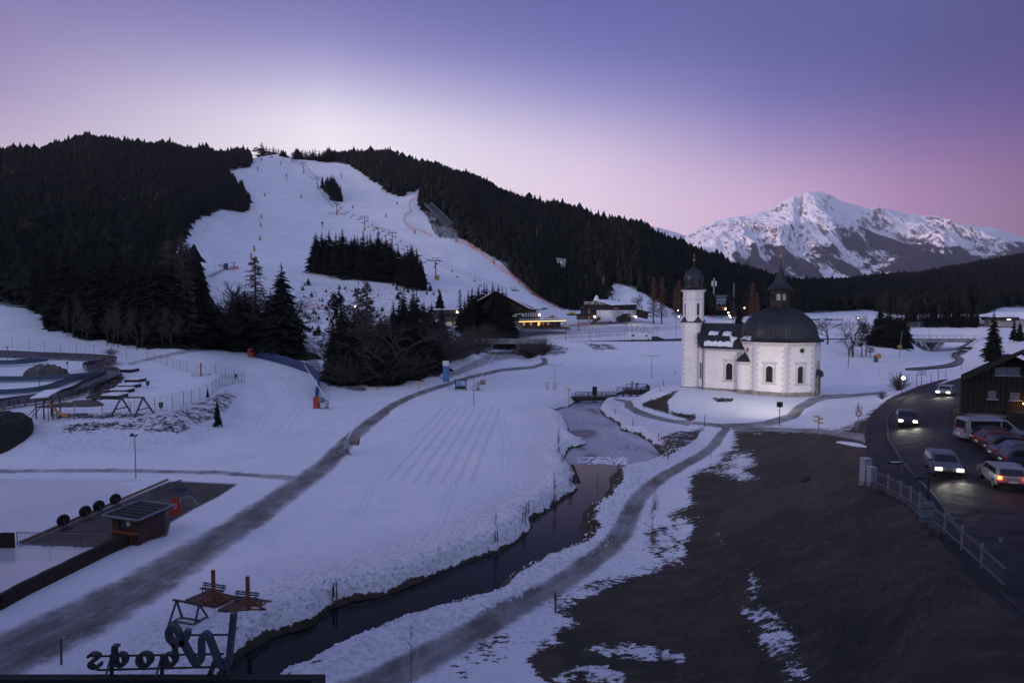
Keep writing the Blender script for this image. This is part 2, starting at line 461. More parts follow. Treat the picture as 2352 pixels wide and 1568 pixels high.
# projected pixel of every grid vertex (positions only, for looking up what lies where)
def grid_uv():
 return project(GX,GY,TB)
GU,GV=grid_uv()
A={k:np.zeros(GX.shape) for k in('path','asph','wood','rough','trk','trkm','deck','mark','rut')}
A['snow']=np.ones(GX.shape)
near=GY<420
def paint(attr,poly,val,feather,sel=None,lo=0,hi=1e9):
 p=np.asarray(poly)
 m=(GU>p[:,0].min()-3*feather)&(GU<p[:,0].max()+3*feather)&(GV>p[:,1].min()-3*feather)&(GV<p[:,1].max()+3*feather)&(GY>lo)&(GY<hi)
 if not m.any():return
 d=poly_sdf(GU[m],GV[m],p)
 w=smooth(feather,-feather,d) if feather>0 else(d<0)
 A[attr][m]=A[attr][m]*(1-w)+val*w
def stroke(attr,pts,val,feather=0.5,lo=0,hi=1e9,asp=0.45):
 """a way drawn along its middle line (u, v, half width in px across)"""
 p=np.array([(a,b/asp,c) for a,b,c in pts])
 m=(GU>p[:,0].min()-100)&(GU<p[:,0].max()+100)&(GV>p[:,1].min()*asp-60)&(GV<p[:,1].max()*asp+60)&(GY>lo)&(GY<hi)
 if not m.any():return
 d,w=line_dist(GU[m],GV[m]/asp,p)
 k=smooth(1+feather,1-feather,d/np.maximum(w,.1))*val
 A[attr][m]=np.maximum(A[attr][m],k)
 # rough snow near the stream and on banks
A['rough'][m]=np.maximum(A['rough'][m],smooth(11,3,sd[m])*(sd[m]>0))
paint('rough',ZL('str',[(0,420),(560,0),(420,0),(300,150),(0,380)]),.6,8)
# brown meadow on the right
BR=[(1690,990),(1686,1012),(1679,1033),(1640,1068),(1594,1091),(1577,1121),(1591,1153),(1544,1182),(1585,1200),(1580,1241),(1562,1288),(1468,1314),(1404,1329),(1366,1352),(1307,1378),(1262,1400),(1330,1430),(1262,1452),(1290,1478),(1200,1500),(1250,1568),(1200,1700),(2700,1700),(2700,890),(2260,868),(2160,882),(2060,908),(1985,958),(1955,980),(1900,992),(1850,989),(1750,986)]
paint('snow',BR,0.0,30,lo=14,hi=140)
paint('rough',BR,.55,20,hi=140)
for pts,val,fe in(
([(1420,400),(1520,390),(1620,430),(1640,500),(1550,560),(1660,600),(1520,650),(1440,630),(1260,580),(1330,540)],.58,20),
([(1180,930),(1250,940),(1340,1000),(1400,1130),(1480,1220),(1500,1280),(1440,1260),(1350,1150),(1250,1060)],.42,26),
([(1510,1290),(1600,1330),(1660,1420),(1660,1560),(1540,1568),(1530,1450)],.50,24),
([(720,930),(1030,900),(1110,960),(1080,1110),(1030,1260),(700,1340)],.56,30)):
 paint('snow',ZL('pth',pts),val,fe,hi=140)
for pts,val,fe in(
([(1680,1380),(1790,1400),(1850,1480),(1870,1568),(1810,1568),(1760,1500)],.50,26),
([(1330,1480),(1440,1470),(1580,1500),(1575,1525),(1480,1520),(1400,1520)],.54,16),
([(1290,1530),(1360,1515),(1440,1545),(1450,1575),(1250,1575)],.54,16)):
 paint('snow',pts,val,fe,hi=140)
paint('snow',ZL('pth',[(330,1400),(560,1390),(700,1360),(100,1640),(-600,1640)]),.62,14,hi=100)
paint('snow',ZL('str',[(1000,1500),(1500,1200),(1900,1180),(1800,1350),(1500,1450),(1400,1568),(900,1568)]),.66,20,hi=100)
# mound flank, pond slope
paint('snow',ZL('br',[(1440,640),(1900,460),(2010,440),(1850,600),(1880,760),(2050,780),(2280,850),(2200,900),(1750,780),(1480,700)]),.12,7,hi=140)
paint('snow',ZL('br',[(2130,830),(2280,780),(2290,900),(2150,910)]),.2,7,hi=140)
paint('snow',ZL('br',[(1690,1180),(1900,1090),(2352,1010),(2500,960),(2300,1200),(2100,1330),(1900,1450),(1750,1520),(1600,1330),(1750,1220)]),.36,8,hi=140)
paint('snow',ZL('ch',[(370,1540),(540,1535),(680,1545),(670,1590),(500,1600)]),.3,4,hi=140)
# bare earth rim right along the water on the right bank
rim=(sd>-3)&(sd<3)&(GX>-12)&(GV>1068)&(GU>np.interp(GV,[1068,1200,1300,1400,1568],[1395,1330,1200,1000,600]))
_w=smooth(2.0,1.0,sd+.8*(fbm(GX*.5,GY*.5,3)-.5))*rim
A['snow']=A['snow']*(1-_w)+.1*_w
_w=smooth(.42,.05,sd+.7*(fbm(GX*.6,GY*.6,3)-.5))*(sd>-3)
A['snow']=A['snow']*(1-_w)
# playground bank
paint('snow',ZL('pl',[(500,1130),(1050,1110),(1300,1060),(1700,930),(1880,850),(2000,900),(1900,1050),(1500,1230),(1000,1200),(520,1230)]),.52,9,hi=140)
paint('rough',ZL('pl',[(200,1100),(2000,850),(2050,1100),(1400,1400),(400,1400)]),.8,15,hi=140)
paint('snow',ZL('pl',[(960,620),(1050,760),(850,950),(700,930),(840,760)]),.25,5,hi=150)
paint('snow',ZL('pl',[(400,1050),(1250,1040),(1180,1090),(480,1100)]),.42,5,hi=150)
# embankment beyond, grass poking through
paint('snow',ZL('spo',[(380,1130),(900,1140),(1150,1260),(600,1300),(480,1200)]),.47,5,lo=180,hi=300)
paint('snow',ZL('lod',[(1750,1150),(2250,1250),(2150,1420),(1650,1420),(1500,1300)]),.5,5,lo=180,hi=300)
# slope of young trees
paint('snow',[(680,640),(1010,665),(1010,800),(700,790)],.66,8,lo=235,hi=390)
# ways
road_l=[(1150,812,6),(1215,816,8),(1250,824,11),(1252,834,13),(1225,843,14),(1150,850,14),(1080,866,14),(1010,888,16),(950,908,18),(900,932,22),(860,962,28),(800,1012,36),(745,1070,46),(660,1130,58),(570,1196,75),(460,1262,92),(330,1345,120),(150,1440,150),(-60,1540,180),(-200,1600,190)]
stroke('path',[(a,b,c*.62) for a,b,c in road_l],.78,.5,hi=230)
stroke('path',[(1240,802,30),(1180,810,30),(1130,822,26),(1090,838,18),(1020,868,12)],.62,.5,hi=300)
stroke('path',[(700,786,10),(712,800,16),(716,830,18),(735,862,14),(760,882,12),(830,893,14)],.75,.5,lo=140,hi=300)
stroke('path',[(-100,1082,12),(250,1080,12),(500,1085,12),(600,1092,14),(700,1100,20)],.68,.7,hi=120)
stroke('path',[(300,835,8),(400,812,10),(500,796,12)],.6,.5,lo=120,hi=260)
pa=[(1668,984,16),(1655,1000,19),(1640,1022,20),(1615,1043,22),(1575,1065,24),(1530,1090,27),(1490,1118,30),(1462,1150,34),(1443,1190,38),(1425,1230,42),(1390,1265,46),(1340,1300,50),(1280,1345,56),(1180,1395,66),(1080,1455,74),(980,1510,84),(870,1568,92),(700,1640,100)]
stroke('path',[(a,b,c*.72) for a,b,c in pa],.84,.6,hi=130)
pb=[(1410,913,6),(*Z('br',1120,590),7),(*Z('br',1230,620),9),(*Z('br',1240,690),11),(*Z('br',1400,780),12),(*Z('br',1600,845),11),(*Z('br',1850,905),9),(*Z('br',2150,960),8),(*Z('pth',1000,165),8),(*Z('pth',1350,200),10),(*Z('pth',1550,200),14),(*Z('pth',1700,185),15),(*Z('pth',1900,125),15),(1837,936,14),(1868,919,14),(1900,911,12),(1960,908,9),(2030,902,7)]
stroke('path',pb,.95,.25,hi=140)
stroke('path',[(1690,985,9),(1800,986,10),(1890,990,12),(1960,1000,18),(2010,1012,22)],.85,.35,hi=120)
def offs(pts,k):
 o=[]
 for i,p in enumerate(pts):
  a=pts[max(i-1,0)];b=pts[min(i+1,len(pts)-1)];dx,dy=b[0]-a[0],(b[1]-a[1])/.45;l=math.hypot(dx,dy)
  o.append((p[0]-dy/l*p[2]*k,p[1]+dx/l*p[2]*k*.45,p[2]*.13))
 return o
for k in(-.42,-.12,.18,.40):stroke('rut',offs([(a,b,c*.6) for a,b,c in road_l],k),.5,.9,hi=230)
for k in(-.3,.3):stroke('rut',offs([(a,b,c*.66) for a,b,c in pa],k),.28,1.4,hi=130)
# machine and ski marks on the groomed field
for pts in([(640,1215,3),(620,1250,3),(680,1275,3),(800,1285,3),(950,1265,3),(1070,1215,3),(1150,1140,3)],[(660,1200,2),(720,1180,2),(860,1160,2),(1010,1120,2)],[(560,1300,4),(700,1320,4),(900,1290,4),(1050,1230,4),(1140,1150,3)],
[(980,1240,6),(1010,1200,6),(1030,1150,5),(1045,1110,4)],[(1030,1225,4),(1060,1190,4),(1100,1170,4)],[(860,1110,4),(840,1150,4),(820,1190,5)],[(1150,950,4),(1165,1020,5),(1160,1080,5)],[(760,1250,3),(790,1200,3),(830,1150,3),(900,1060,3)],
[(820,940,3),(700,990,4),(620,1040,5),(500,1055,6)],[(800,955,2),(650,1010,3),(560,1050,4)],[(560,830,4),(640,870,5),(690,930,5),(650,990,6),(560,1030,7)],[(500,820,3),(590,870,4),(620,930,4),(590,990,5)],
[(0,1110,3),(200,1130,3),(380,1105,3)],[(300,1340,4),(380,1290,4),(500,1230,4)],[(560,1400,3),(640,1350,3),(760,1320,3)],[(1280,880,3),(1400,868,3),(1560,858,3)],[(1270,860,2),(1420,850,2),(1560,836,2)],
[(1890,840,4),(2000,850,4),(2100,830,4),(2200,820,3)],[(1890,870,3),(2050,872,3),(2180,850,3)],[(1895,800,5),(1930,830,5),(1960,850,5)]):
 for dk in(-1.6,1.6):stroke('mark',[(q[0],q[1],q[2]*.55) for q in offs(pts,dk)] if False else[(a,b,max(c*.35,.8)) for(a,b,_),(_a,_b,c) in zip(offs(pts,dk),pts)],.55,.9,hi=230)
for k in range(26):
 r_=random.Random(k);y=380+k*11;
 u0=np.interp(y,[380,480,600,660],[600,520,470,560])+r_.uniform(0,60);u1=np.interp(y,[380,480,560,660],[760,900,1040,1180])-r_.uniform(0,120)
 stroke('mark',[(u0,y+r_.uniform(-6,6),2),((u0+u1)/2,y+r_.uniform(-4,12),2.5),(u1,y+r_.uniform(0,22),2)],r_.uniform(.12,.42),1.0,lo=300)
 # groomed tracks beyond the bridge
for k,(a,b,c,d) in enumerate(((1120,764,1560,750),(1130,772,1560,754),(1250,778,1500,763),(1240,757,1480,747))):
 stroke('path',[(a,b,8),((a+c)/2,(b+d)/2+1,9),(c,d,7)],.5,.6,lo=255,hi=400)
stroke('path',[(1310,748,8),(1390,744,10),(1450,733,10)],.7,.5,lo=255,hi=420)
# right road
rdl=[(2700,1440),(2352,1215),(2240,1120),(2160,1045),(2110,990),(2100,955),(2120,932),(2170,905),(2230,872),(2290,852),(2400,835)]
road_poly=[(2700,1620),(2352,1400),(2290,1345),(2210,1230),(2140,1130),(2070,1060),(2040,1010),(2035,965),(2060,925),(2120,895),(2190,872),(2250,852),(2330,838),(2700,820),(2700,1000),(2240,1000),(2225,960),(2230,920),(2700,1000)]
road_poly=[(2700,1620),(2352,1400),(2290,1345),(2210,1230),(2140,1130),(2070,1060),(2040,1010),(2035,965),(2060,925),(2120,895),(2190,872),(2250,852),(2330,838),(2700,820),(2700,1620)]
paint('asph',road_poly,1.0,2,hi=150)
foot=[(2010,1130),(1994,1060),(1985,1000),(2000,950),(2040,915),(2110,886),(2180,866),(2200,862),(2130,893),(2065,920),(2038,962),(2042,1012),(2075,1065),(2150,1145),(2215,1245),(2300,1360),(2400,1460),(2330,1420),(2240,1340),(2150,1230),(2080,1160)]
paint('asph',foot,.8,2,hi=150)
paint('asph',[(1290,784.5),(1450,780.5),(1565,777),(1700,776),(1880,775.5),(2100,770),(2100,776),(1880,780.5),(1565,783),(1450,784)],1.0,.8,lo=236,hi=262)
# rink surround
DECK=ZL('hut',[(1295,132),(1690,152),(1560,240),(1380,330),(1215,425),(1190,520),(900,600),(780,606),(140,585),(1200,135)])
paint('deck',DECK,1.0,2,hi=110)
# ski tracks on the groomed field: lateral coordinate in metres
gm=(GY<160)&(GX<40)
TRK_L=[(850,1080),(1050,925)]
p0=gz(*Z('gun',845,1540),0);p1=gz(*Z('gun',1520,845),0)
q0=gz(*Z('gun',1850,1500),0);q1=gz(*Z('gun',2085,880),0)
# distance along and across between the outermost tracks, blended
def lat(x,y):
 t=(y-p0.y)/(p1.y-p0.y)
 xl=p0.x+(p1.x-p0.x)*t
 tq=(y-q0.y)/(q1.y-q0.y)
 xr=q0.x+(q1.x-q0.x)*tq
 bend=0.0
 return(x-xl)/(xr-xl)*7.0
A['trk'][gm]=lat(GX[gm],GY[gm])
paint('trkm',ZL('gun',[(800,1640),(1480,850),(2150,850),(2352,850),(1900,1660)]),1.0,4,hi=170)
# forest floor regions
FOR_L=[(-400,300),(300,280),(560,330),(577,345),(575,385),(520,395),(508,400),(560,440),(577,470),(562,488),(500,484),(490,490),(440,512),(430,540),(400,580),(330,590),(320,600),(450,620),(500,800),(420,797),(330,792),(250,782),(190,768),(130,745),(70,712),(-400,640)]
FOR_R=[(676,345),(735,358),(745,366),(800,378),(850,412),(880,432),(900,450),(930,455),(935,443),(965,443),(962,475),(985,505),(1000,540),(1010,548),(1060,548),(1100,570),(1150,600),(1180,632),(1230,680),(1290,712),(1330,716),(1390,700),(1400,655),(1420,650),(1480,675),(1500,690),(1570,725),(1700,727),(1880,716),(1990,712),(2090,725),(2130,722),(2250,722),(2300,705),(2700,700),(2700,400),(2300,450),(1500,400),(1100,300),(676,300)]
paint('wood',FOR_L,1,6,lo=150)
paint('wood',FOR_R,1,4,lo=300)
for cl in([(2203,690),(2228,680),(2245,678),(2232,700),(2218,716),(2212,700)],[(1938,678),(1952,676),(1948,690),(1940,692)],[(960,440),(1005,432),(1015,440),(985,450)]):
 paint('wood',cl,0,1.5,lo=300)
under=[(480,700),(560,740),(690,775),(705,800),(690,815),(560,805),(480,800)]
paint('wood',under,.8,8,lo=170,hi=330)
paint('wood',[(735,860),(780,885),(900,880),(990,850),(1020,800),(1100,790),(1120,760),(1000,740),(800,770),(745,800)],.75,10,lo=150,hi=290)
A['snow']=np.where(A['wood']>.5,np.minimum(A['snow'],.42),A['snow'])
# natural unevenness
TB=TB+A['rough']*(GY<200)*0.16*(fbm(GX*1.3,GY*1.3,3)-.5)*(1-A['path'])
TB=TB+(fbm(GX*.35,GY*.35,3)-.5)*0.10*smooth(20,60,GY)*(1-smooth(200,300,GY))*(1-np.maximum(A['asph'],A['deck']))*np.where(sd<.3,0,1)
TB=TB+(fbm(GX*.015,GY*.015,4)-.5)*6.0*smooth(330,480,GY)

def T(x,y):
 """terrain height at world x, y"""
 x=np.asarray(x,float);y=np.maximum(np.asarray(y,float),Y0+.01)
 fi=(x/y*F*cp+CU-U0)/(U1-U0)*(NS-1)
 fj=(np.log(y)-Lax[0])/(Lax[-1]-Lax[0])*(NY-1)
 i=np.clip(np.floor(fi).astype(int),0,NS-2);j=np.clip(np.floor(fj).astype(int),0,NY-2)
 a=np.clip(fi-i,0,1);b=np.clip(fj-j,0,1)
 return(TB[i,j]*(1-a)+TB[i+1,j]*a)*(1-b)+(TB[i,j+1]*(1-a)+TB[i+1,j+1]*a)*b
_ys=np.exp(np.linspace(math.log(17.5),math.log(2200),2600))
def G(u,v,ymin=0,ymax=9999):
 """where the line of sight through a pixel meets the ground"""
 rx,rz=ray(u,v)
 ys=_ys[(_ys>ymin)&(_ys<ymax)]
 dz=CAMH+rz*ys-T(rx*ys,ys)
 k=np.argmax(dz<0) if(dz<0).any() else len(ys)-1
 if k>0 and dz[k]<0:
  t=dz[k-1]/(dz[k-1]-dz[k]);y=ys[k-1]+(ys[k]-ys[k-1])*t
 else:y=ys[k]
 return Vector((rx*y,y,float(T(rx*y,y))))

def ground_material():
 m=bpy.data.materials.new('ground_cover');m.use_nodes=True
 nt=m.node_tree;ns=nt.nodes;ls=nt.links
 b=ns['Principled BSDF']
 def att(n):
  a=ns.new('ShaderNodeAttribute');a.attribute_name=n;return a.outputs['Fac']
 geo=ns.new('ShaderNodeNewGeometry')
 def noise(sc,det=6,rough=.55,stretch=None,w=0):
  n=ns.new('ShaderNodeTexNoise');n.inputs['Scale'].default_value=sc;n.inputs['Detail'].default_value=det;n.inputs['Roughness'].default_value=rough
  if stretch:
   mp=ns.new('ShaderNodeMapping');mp.inputs['Scale'].default_value=stretch
   ls.new(geo.outputs['Position'],mp.inputs[0]);ls.new(mp.outputs[0],n.inputs['Vector'])
  else:ls.new(geo.outputs['Position'],n.inputs['Vector'])
  return n.outputs['Fac']
 def M(op,a,b=None,c=None):
  n=ns.new('ShaderNodeMath');n.operation=op
  for i,s in enumerate((a,b,c)):
   if s is None:continue
   if isinstance(s,(int,float)):n.inputs[i].default_value=s
   else:ls.new(s,n.inputs[i])
  return n.outputs[0]
 def R(x,a,b,c=0,d=1):
  n=ns.new('ShaderNodeMapRange');n.interpolation_type='SMOOTHSTEP'
  n.inputs['From Min'].default_value=a;n.inputs['From Max'].default_value=b
  n.inputs['To Min'].default_value=c;n.inputs['To Max'].default_value=d
  ls.new(x,n.inputs['Value']);return n.outputs[0]
 def X(f,a,b):
  n=ns.new('ShaderNodeMix');n.data_type='RGBA'
  if isinstance(f,(int,float)):n.inputs['Factor'].default_value=f
  else:ls.new(f,n.inputs['Factor'])
  for k,s in(('A',a),('B',b)):
   if isinstance(s,tuple):n.inputs[k].default_value=(*s[:3],1)
   else:ls.new(s,n.inputs[k])
  return n.outputs['Result']
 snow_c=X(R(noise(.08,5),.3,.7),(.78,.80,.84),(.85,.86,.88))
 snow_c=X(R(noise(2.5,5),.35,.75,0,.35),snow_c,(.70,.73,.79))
 snow_c=X(R(noise(.35,6,.65),.42,.75,0,.5),snow_c,(.66,.69,.76))  # crust and icy patches, the tone also standing in for weak relief shading
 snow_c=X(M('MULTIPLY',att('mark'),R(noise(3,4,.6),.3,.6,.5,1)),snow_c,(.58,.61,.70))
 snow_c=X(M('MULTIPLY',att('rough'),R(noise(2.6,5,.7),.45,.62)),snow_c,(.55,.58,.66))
 grass=X(R(noise(.7,6),.3,.7),(.032,.024,.019),(.070,.050,.036))
 grass=X(R(noise(9,4),.35,.7,0,.6),grass,(.10,.078,.055))
 grass=X(R(noise(.15,5),.42,.6,0,.8),grass,(.026,.030,.022))
 grass=X(R(noise(.4,6,.65,(1,2.2,1)),.52,.68,0,.55),grass,(.105,.085,.075))
 wood=X(R(noise(1.2,4),.3,.7),(.018,.015,.012),(.045,.034,.026))
 base=X(att('wood'),grass,wood)
 pn=M('ADD',M('MULTIPLY',M('SUBTRACT',noise(2.2,8,.7,(.8,1.5,1)),.5),1.7),M('MULTIPLY',M('SUBTRACT',noise(.45,4),.5),1.0))
 smask=R(M('ADD',att('snow'),pn),.46,.54)
 col=X(smask,base,snow_c)
 # ways: grey-brown gravel with trodden snow worked in
 gravel=X(R(noise(.5,5,.55),.3,.7),(.10,.084,.078),(.16,.14,.135))
 gravel=X(R(noise(6,3),.4,.8,0,.3),gravel,(.07,.06,.055))
 pm=R(M('ADD',att('path'),M('ADD',M('MULTIPLY',M('SUBTRACT',noise(.55,8,.7),.5),.9),M('MULTIPLY',M('SUBTRACT',noise(3.5,5,.7),.5),.35))),.30,.78)
 slush=X(.5,gravel,snow_c)
 slush=X(R(noise(.33,5,.6,(1,.5,1)),.3,.7,.25,.95),slush,gravel)
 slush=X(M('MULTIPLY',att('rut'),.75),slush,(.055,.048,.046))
 col=X(pm,col,slush)
 dk=X(R(noise(.35,6),.3,.7),(.050,.042,.040),(.095,.080,.074))
 col=X(att('deck'),col,dk)
 asp=X(R(noise(.25,5),.3,.7),(.013,.014,.017),(.026,.026,.028))
 asp=X(R(noise(30,2),.5,.8,0,.4),asp,(.075,.075,.08))
 col=X(R(att('asph'),.35,.65),col,asp)
 # ski tracks: four pairs of double grooves either side of a gap
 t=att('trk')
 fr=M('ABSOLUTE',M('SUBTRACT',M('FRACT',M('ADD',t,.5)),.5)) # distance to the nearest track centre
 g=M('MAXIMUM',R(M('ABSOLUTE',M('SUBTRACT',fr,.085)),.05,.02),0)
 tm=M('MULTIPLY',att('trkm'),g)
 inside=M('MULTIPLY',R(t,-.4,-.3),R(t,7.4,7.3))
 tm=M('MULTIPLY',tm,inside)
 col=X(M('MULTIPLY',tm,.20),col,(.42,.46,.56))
 ls.new(col,b.inputs['Base Color'])
 ls.new(X(R(att('asph'),.3,.7),(.75,.75,.75),(.72,.72,.72)),b.inputs['Roughness'])
 b.inputs['Specular IOR Level'].default_value=.25
 lump=M('MULTIPLY',noise(1.6,8,.66),M('ADD',M('MULTIPLY',att('rough'),2.2),.12))
 fine=M('MULTIPLY',noise(9,4,.6),.18)
 groom=M('MULTIPLY',noise(1.0,4,.6,(.9,.12,.5)),.35)
 h=M('ADD',M('ADD',lump,fine),groom)
 h=M('ADD',h,M('MULTIPLY',smask,.25))
 h=M('SUBTRACT',h,M('MULTIPLY',tm,.9))
 h=M('SUBTRACT',h,M('MULTIPLY',pm,.25))
 h=M('SUBTRACT',h,M('MULTIPLY',att('rut'),.6))
 h=M('SUBTRACT',h,M('MULTIPLY',att('mark'),.35))
 h=M('MULTIPLY',h,M('SUBTRACT',1.0,M('MULTIPLY',R(att('asph'),.3,.7),.85)))
 bp=ns.new('ShaderNodeBump');bp.inputs['Strength'].default_value=.75;bp.inputs['Distance'].default_value=.12
 ls.new(h,bp.inputs['Height']);ls.new(bp.outputs[0],b.inputs['Normal'])
 return m
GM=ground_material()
def mesh_from_grid(name,idx_faces,verts,attrs,m,label):
 used=np.unique(idx_faces)
 remap=np.full(len(verts),-1,np.int64);remap[used]=np.arange(len(used))
 f=remap[idx_faces]
 me=bpy.data.meshes.new(name)
 me.vertices.add(len(used));me.vertices.foreach_set('co',verts[used].astype(np.float32).ravel())
 me.loops.add(f.size);me.loops.foreach_set('vertex_index',f.astype(np.int32).ravel())
 me.polygons.add(len(f));me.polygons.foreach_set('loop_start',np.arange(0,f.size,4,dtype=np.int32))
 me.polygons.foreach_set('loop_total',np.full(len(f),4,np.int32))
 me.polygons.foreach_set('use_smooth',np.ones(len(f),bool))
 me.update(calc_edges=True)
 for k,a in attrs.items():
  at_=me.attributes.new(k,'FLOAT','POINT');at_.data.foreach_set('value',a[used].astype(np.float32))
 me.materials.append(m)
 o=link(name,me);tag(o,label,name.replace('_',' '),kind='structure')
 return o
VV=np.stack([GX.ravel(),GY.ravel(),TB.ravel()],1)
ii,jj=np.meshgrid(np.arange(NS-1),np.arange(NY-1),indexing='ij')
q=np.stack([ii*NY+jj,(ii+1)*NY+jj,(ii+1)*NY+jj+1,ii*NY+jj+1],-1).reshape(-1,4)
AF={k:a.ravel() for k,a in A.items()}
fa=lambda k:AF[k][q].mean(1)
fy=GY.ravel()[q].mean(1);fu=GU.ravel()[q].mean(1);fv=GV.ravel()[q].mean(1);fx=GX.ravel()[q].mean(1)
c_road=(fa('asph')>.9);c_foot=(fa('asph')>.4)&~c_road
c_deck=(fa('deck')>.5)
c_path=(fa('path')>.42)&~c_road&~c_foot&~c_deck
c_wood=(fa('wood')>.5)&~c_path&~c_road
c_hill=(fy>300)&~c_wood&~c_road&~c_path
rest=~(c_road|c_foot|c_path|c_wood|c_hill|c_deck)
c_mead=rest&(fa('snow')<.5)&(fx>5)&(fy<140)
rest&=~c_mead
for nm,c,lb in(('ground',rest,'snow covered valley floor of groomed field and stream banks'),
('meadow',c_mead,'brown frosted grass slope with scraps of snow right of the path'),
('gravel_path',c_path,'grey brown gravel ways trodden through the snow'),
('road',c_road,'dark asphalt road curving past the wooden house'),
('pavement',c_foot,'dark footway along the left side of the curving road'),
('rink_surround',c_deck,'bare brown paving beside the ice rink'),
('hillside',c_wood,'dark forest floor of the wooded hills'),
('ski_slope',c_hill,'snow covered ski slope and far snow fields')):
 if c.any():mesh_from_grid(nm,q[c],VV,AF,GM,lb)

 # the wooded hill carried on left and behind, unseen, added to shade the valley
nu_,nv_=60,24
hv_=[]
for i in range(nu_):
 t=i/(nu_-1)
 # foot line and crest line
 fx_=-260-120*math.sin(t*2.2);fy_=420-t*1500
 for j in range(nv_):
  w=j/(nv_-1)
  zc=175*math.sin(min(1,w*1.25)*math.pi/2)**1.3*(1 if w<.8 else 1-(w-.8)*2)
  hv_.append((fx_-w*620+(0 if t>.12 else 0),fy_-60*w,-2+zc*min(1,.55+t*3)+9*float(fbm(i*.4,j*.5,3))))
mb=MB();mb.add(hv_,[(i*nv_+j,(i+1)*nv_+j,(i+1)*nv_+j+1,i*nv_+j+1) for i in range(nu_-1) for j in range(nv_-1)])
single('hillside',mb,mat('shading_wooded_hill',(.03,.03,.028),.95,var=.4,vscale=.02),'wooded hill carrying on past the left edge of the view, added to shade the valley','hill',kind='structure',sm=True)

# wide base sheet reaching the horizon, below the modelled valley
mb=MB()
for(x0,x1,y0,y1) in((-30000,30000,-4000,2290.0),(-30000,30000,2290.0,40000)):
 mb.quad((x0,y0,-3.2),(x1,y0,-3.2),(x1,y1,-3.2),(x0,y1,-3.2))
single('terrain',mb,mat('far_snow',(.6,.62,.7),.9),'snowy lowland running out beyond the valley','terrain',kind='structure')

# ------------------------------------------------------------------ water and ice
def water_mat():
 m=bpy.data.materials.new('stream_water');m.use_nodes=True
 ns=m.node_tree.nodes;ls=m.node_tree.links;b=ns['Principled BSDF']
 b.inputs['Base Color'].default_value=(.008,.009,.011,1);b.inputs['Roughness'].default_value=.09
 b.inputs['IOR'].default_value=1.33;b.inputs['Specular IOR Level'].default_value=.14
 n=ns.new('ShaderNodeTexNoise');n.inputs['Scale'].default_value=1.2;n.inputs['Detail'].default_value=4
 g=ns.new('ShaderNodeNewGeometry');ls.new(g.outputs['Position'],n.inputs['Vector'])
 bp=ns.new('ShaderNodeBump');bp.inputs['Strength'].default_value=.12;bp.inputs['Distance'].default_value=.05
 ls.new(n.outputs['Fac'],bp.inputs['Height']);ls.new(bp.outputs[0],b.inputs['Normal'])
 return m
def ice_mat():
 m=bpy.data.materials.new('pond_ice');m.use_nodes=True
 ns=m.node_tree.nodes;ls=m.node_tree.links;b=ns['Principled BSDF']
 g=ns.new('ShaderNodeNewGeometry')
 n=ns.new('ShaderNodeTexNoise');n.inputs['Scale'].default_value=.16;n.inputs['Detail'].default_value=5;n.inputs['Distortion'].default_value=1.2
 mp=ns.new('ShaderNodeMapping');mp.inputs['Scale'].default_value=(1,.45,1)
 ls.new(g.outputs['Position'],mp.inputs[0]);ls.new(mp.outputs[0],n.inputs['Vector'])
 r=ns.new('ShaderNodeValToRGB');e=r.color_ramp.elements
 e[0].position=.33;e[0].color=(.08,.085,.11,1);e[1].position=.42;e[1].color=(.28,.31,.39,1)
 k=e.new(.55);k.color=(.34,.37,.45,1);k=e.new(.66);k.color=(.50,.47,.52,1)
 ls.new(n.outputs['Fac'],r.inputs[0])
 n2=ns.new('ShaderNodeTexVoronoi');n2.inputs['Scale'].default_value=.9
 ls.new(g.outputs['Position'],n2.inputs['Vector'])
 mr=ns.new('ShaderNodeMapRange');mr.inputs['From Min'].default_value=.10;mr.inputs['From Max'].default_value=.05
 ls.new(n2.outputs['Distance'],mr.inputs['Value'])
 mx=ns.new('ShaderNodeMix');mx.data_type='RGBA';mx.inputs['B'].default_value=(.7,.72,.8,1)
 ls.new(mr.outputs[0],mx.inputs['Factor']);ls.new(r.outputs[0],mx.inputs['A'])
 ls.new(mx.outputs['Result'],b.inputs['Base Color'])
 b.inputs['Roughness'].default_value=.35;b.inputs['Specular IOR Level'].default_value=.35
 return m
_v=[gz(u,v,WZ) for u,v in[(240,1700),(1420,1700),(1420,1060),(1640,1075),(1700,885),(1180,885),(1180,1100),(1000,1300),(560,1420)]]
cut=78.0
mb=MB();mb.add([(-24,22,WZ),(40,22,WZ),(40,cut,WZ),(-24,cut,WZ)],[(0,1,2,3)])
single('water',mb,water_mat(),'dark open water of the stream in the snowy meadow','stream',kind='structure')
# ice sheet: jagged lower edge against the open water
_ice=[(14,170,0),(60,170,0),(40,78,0)]
a0=gz(1318,1068,WZ);a1=gz(1490,1066,WZ)
edge=[]
rr=random.Random(5)
for k in range(25):
 t=k/24
 p=a0.lerp(a1,t);edge.append((p.x,p.y+.5*math.sin(t*9)+rr.uniform(-.25,.25),WZ+.006))
mb=MB();mb.add([(edge[0][0]-9,edge[0][1]+.5,WZ+.006)]+edge+[(edge[-1][0]+12,edge[-1][1]+.5,WZ+.006),(64,172,WZ+.006),(8,172,WZ+.006)],[tuple(range(len(edge)+4))])
single('ice',mb,ice_mat(),'thin grey ice sheet over the pond between the footbridge and the open stream','ice',kind='structure')
mb=MB();mb.add([(8,cut-.02,WZ-.01),(64,cut-.02,WZ-.01),(64,172,WZ-.01),(8,172,WZ-.01)],[(0,1,2,3)])
single('water',mb,water_mat(),'dark water under the footbridge and round the ice edges','pond',kind='structure')
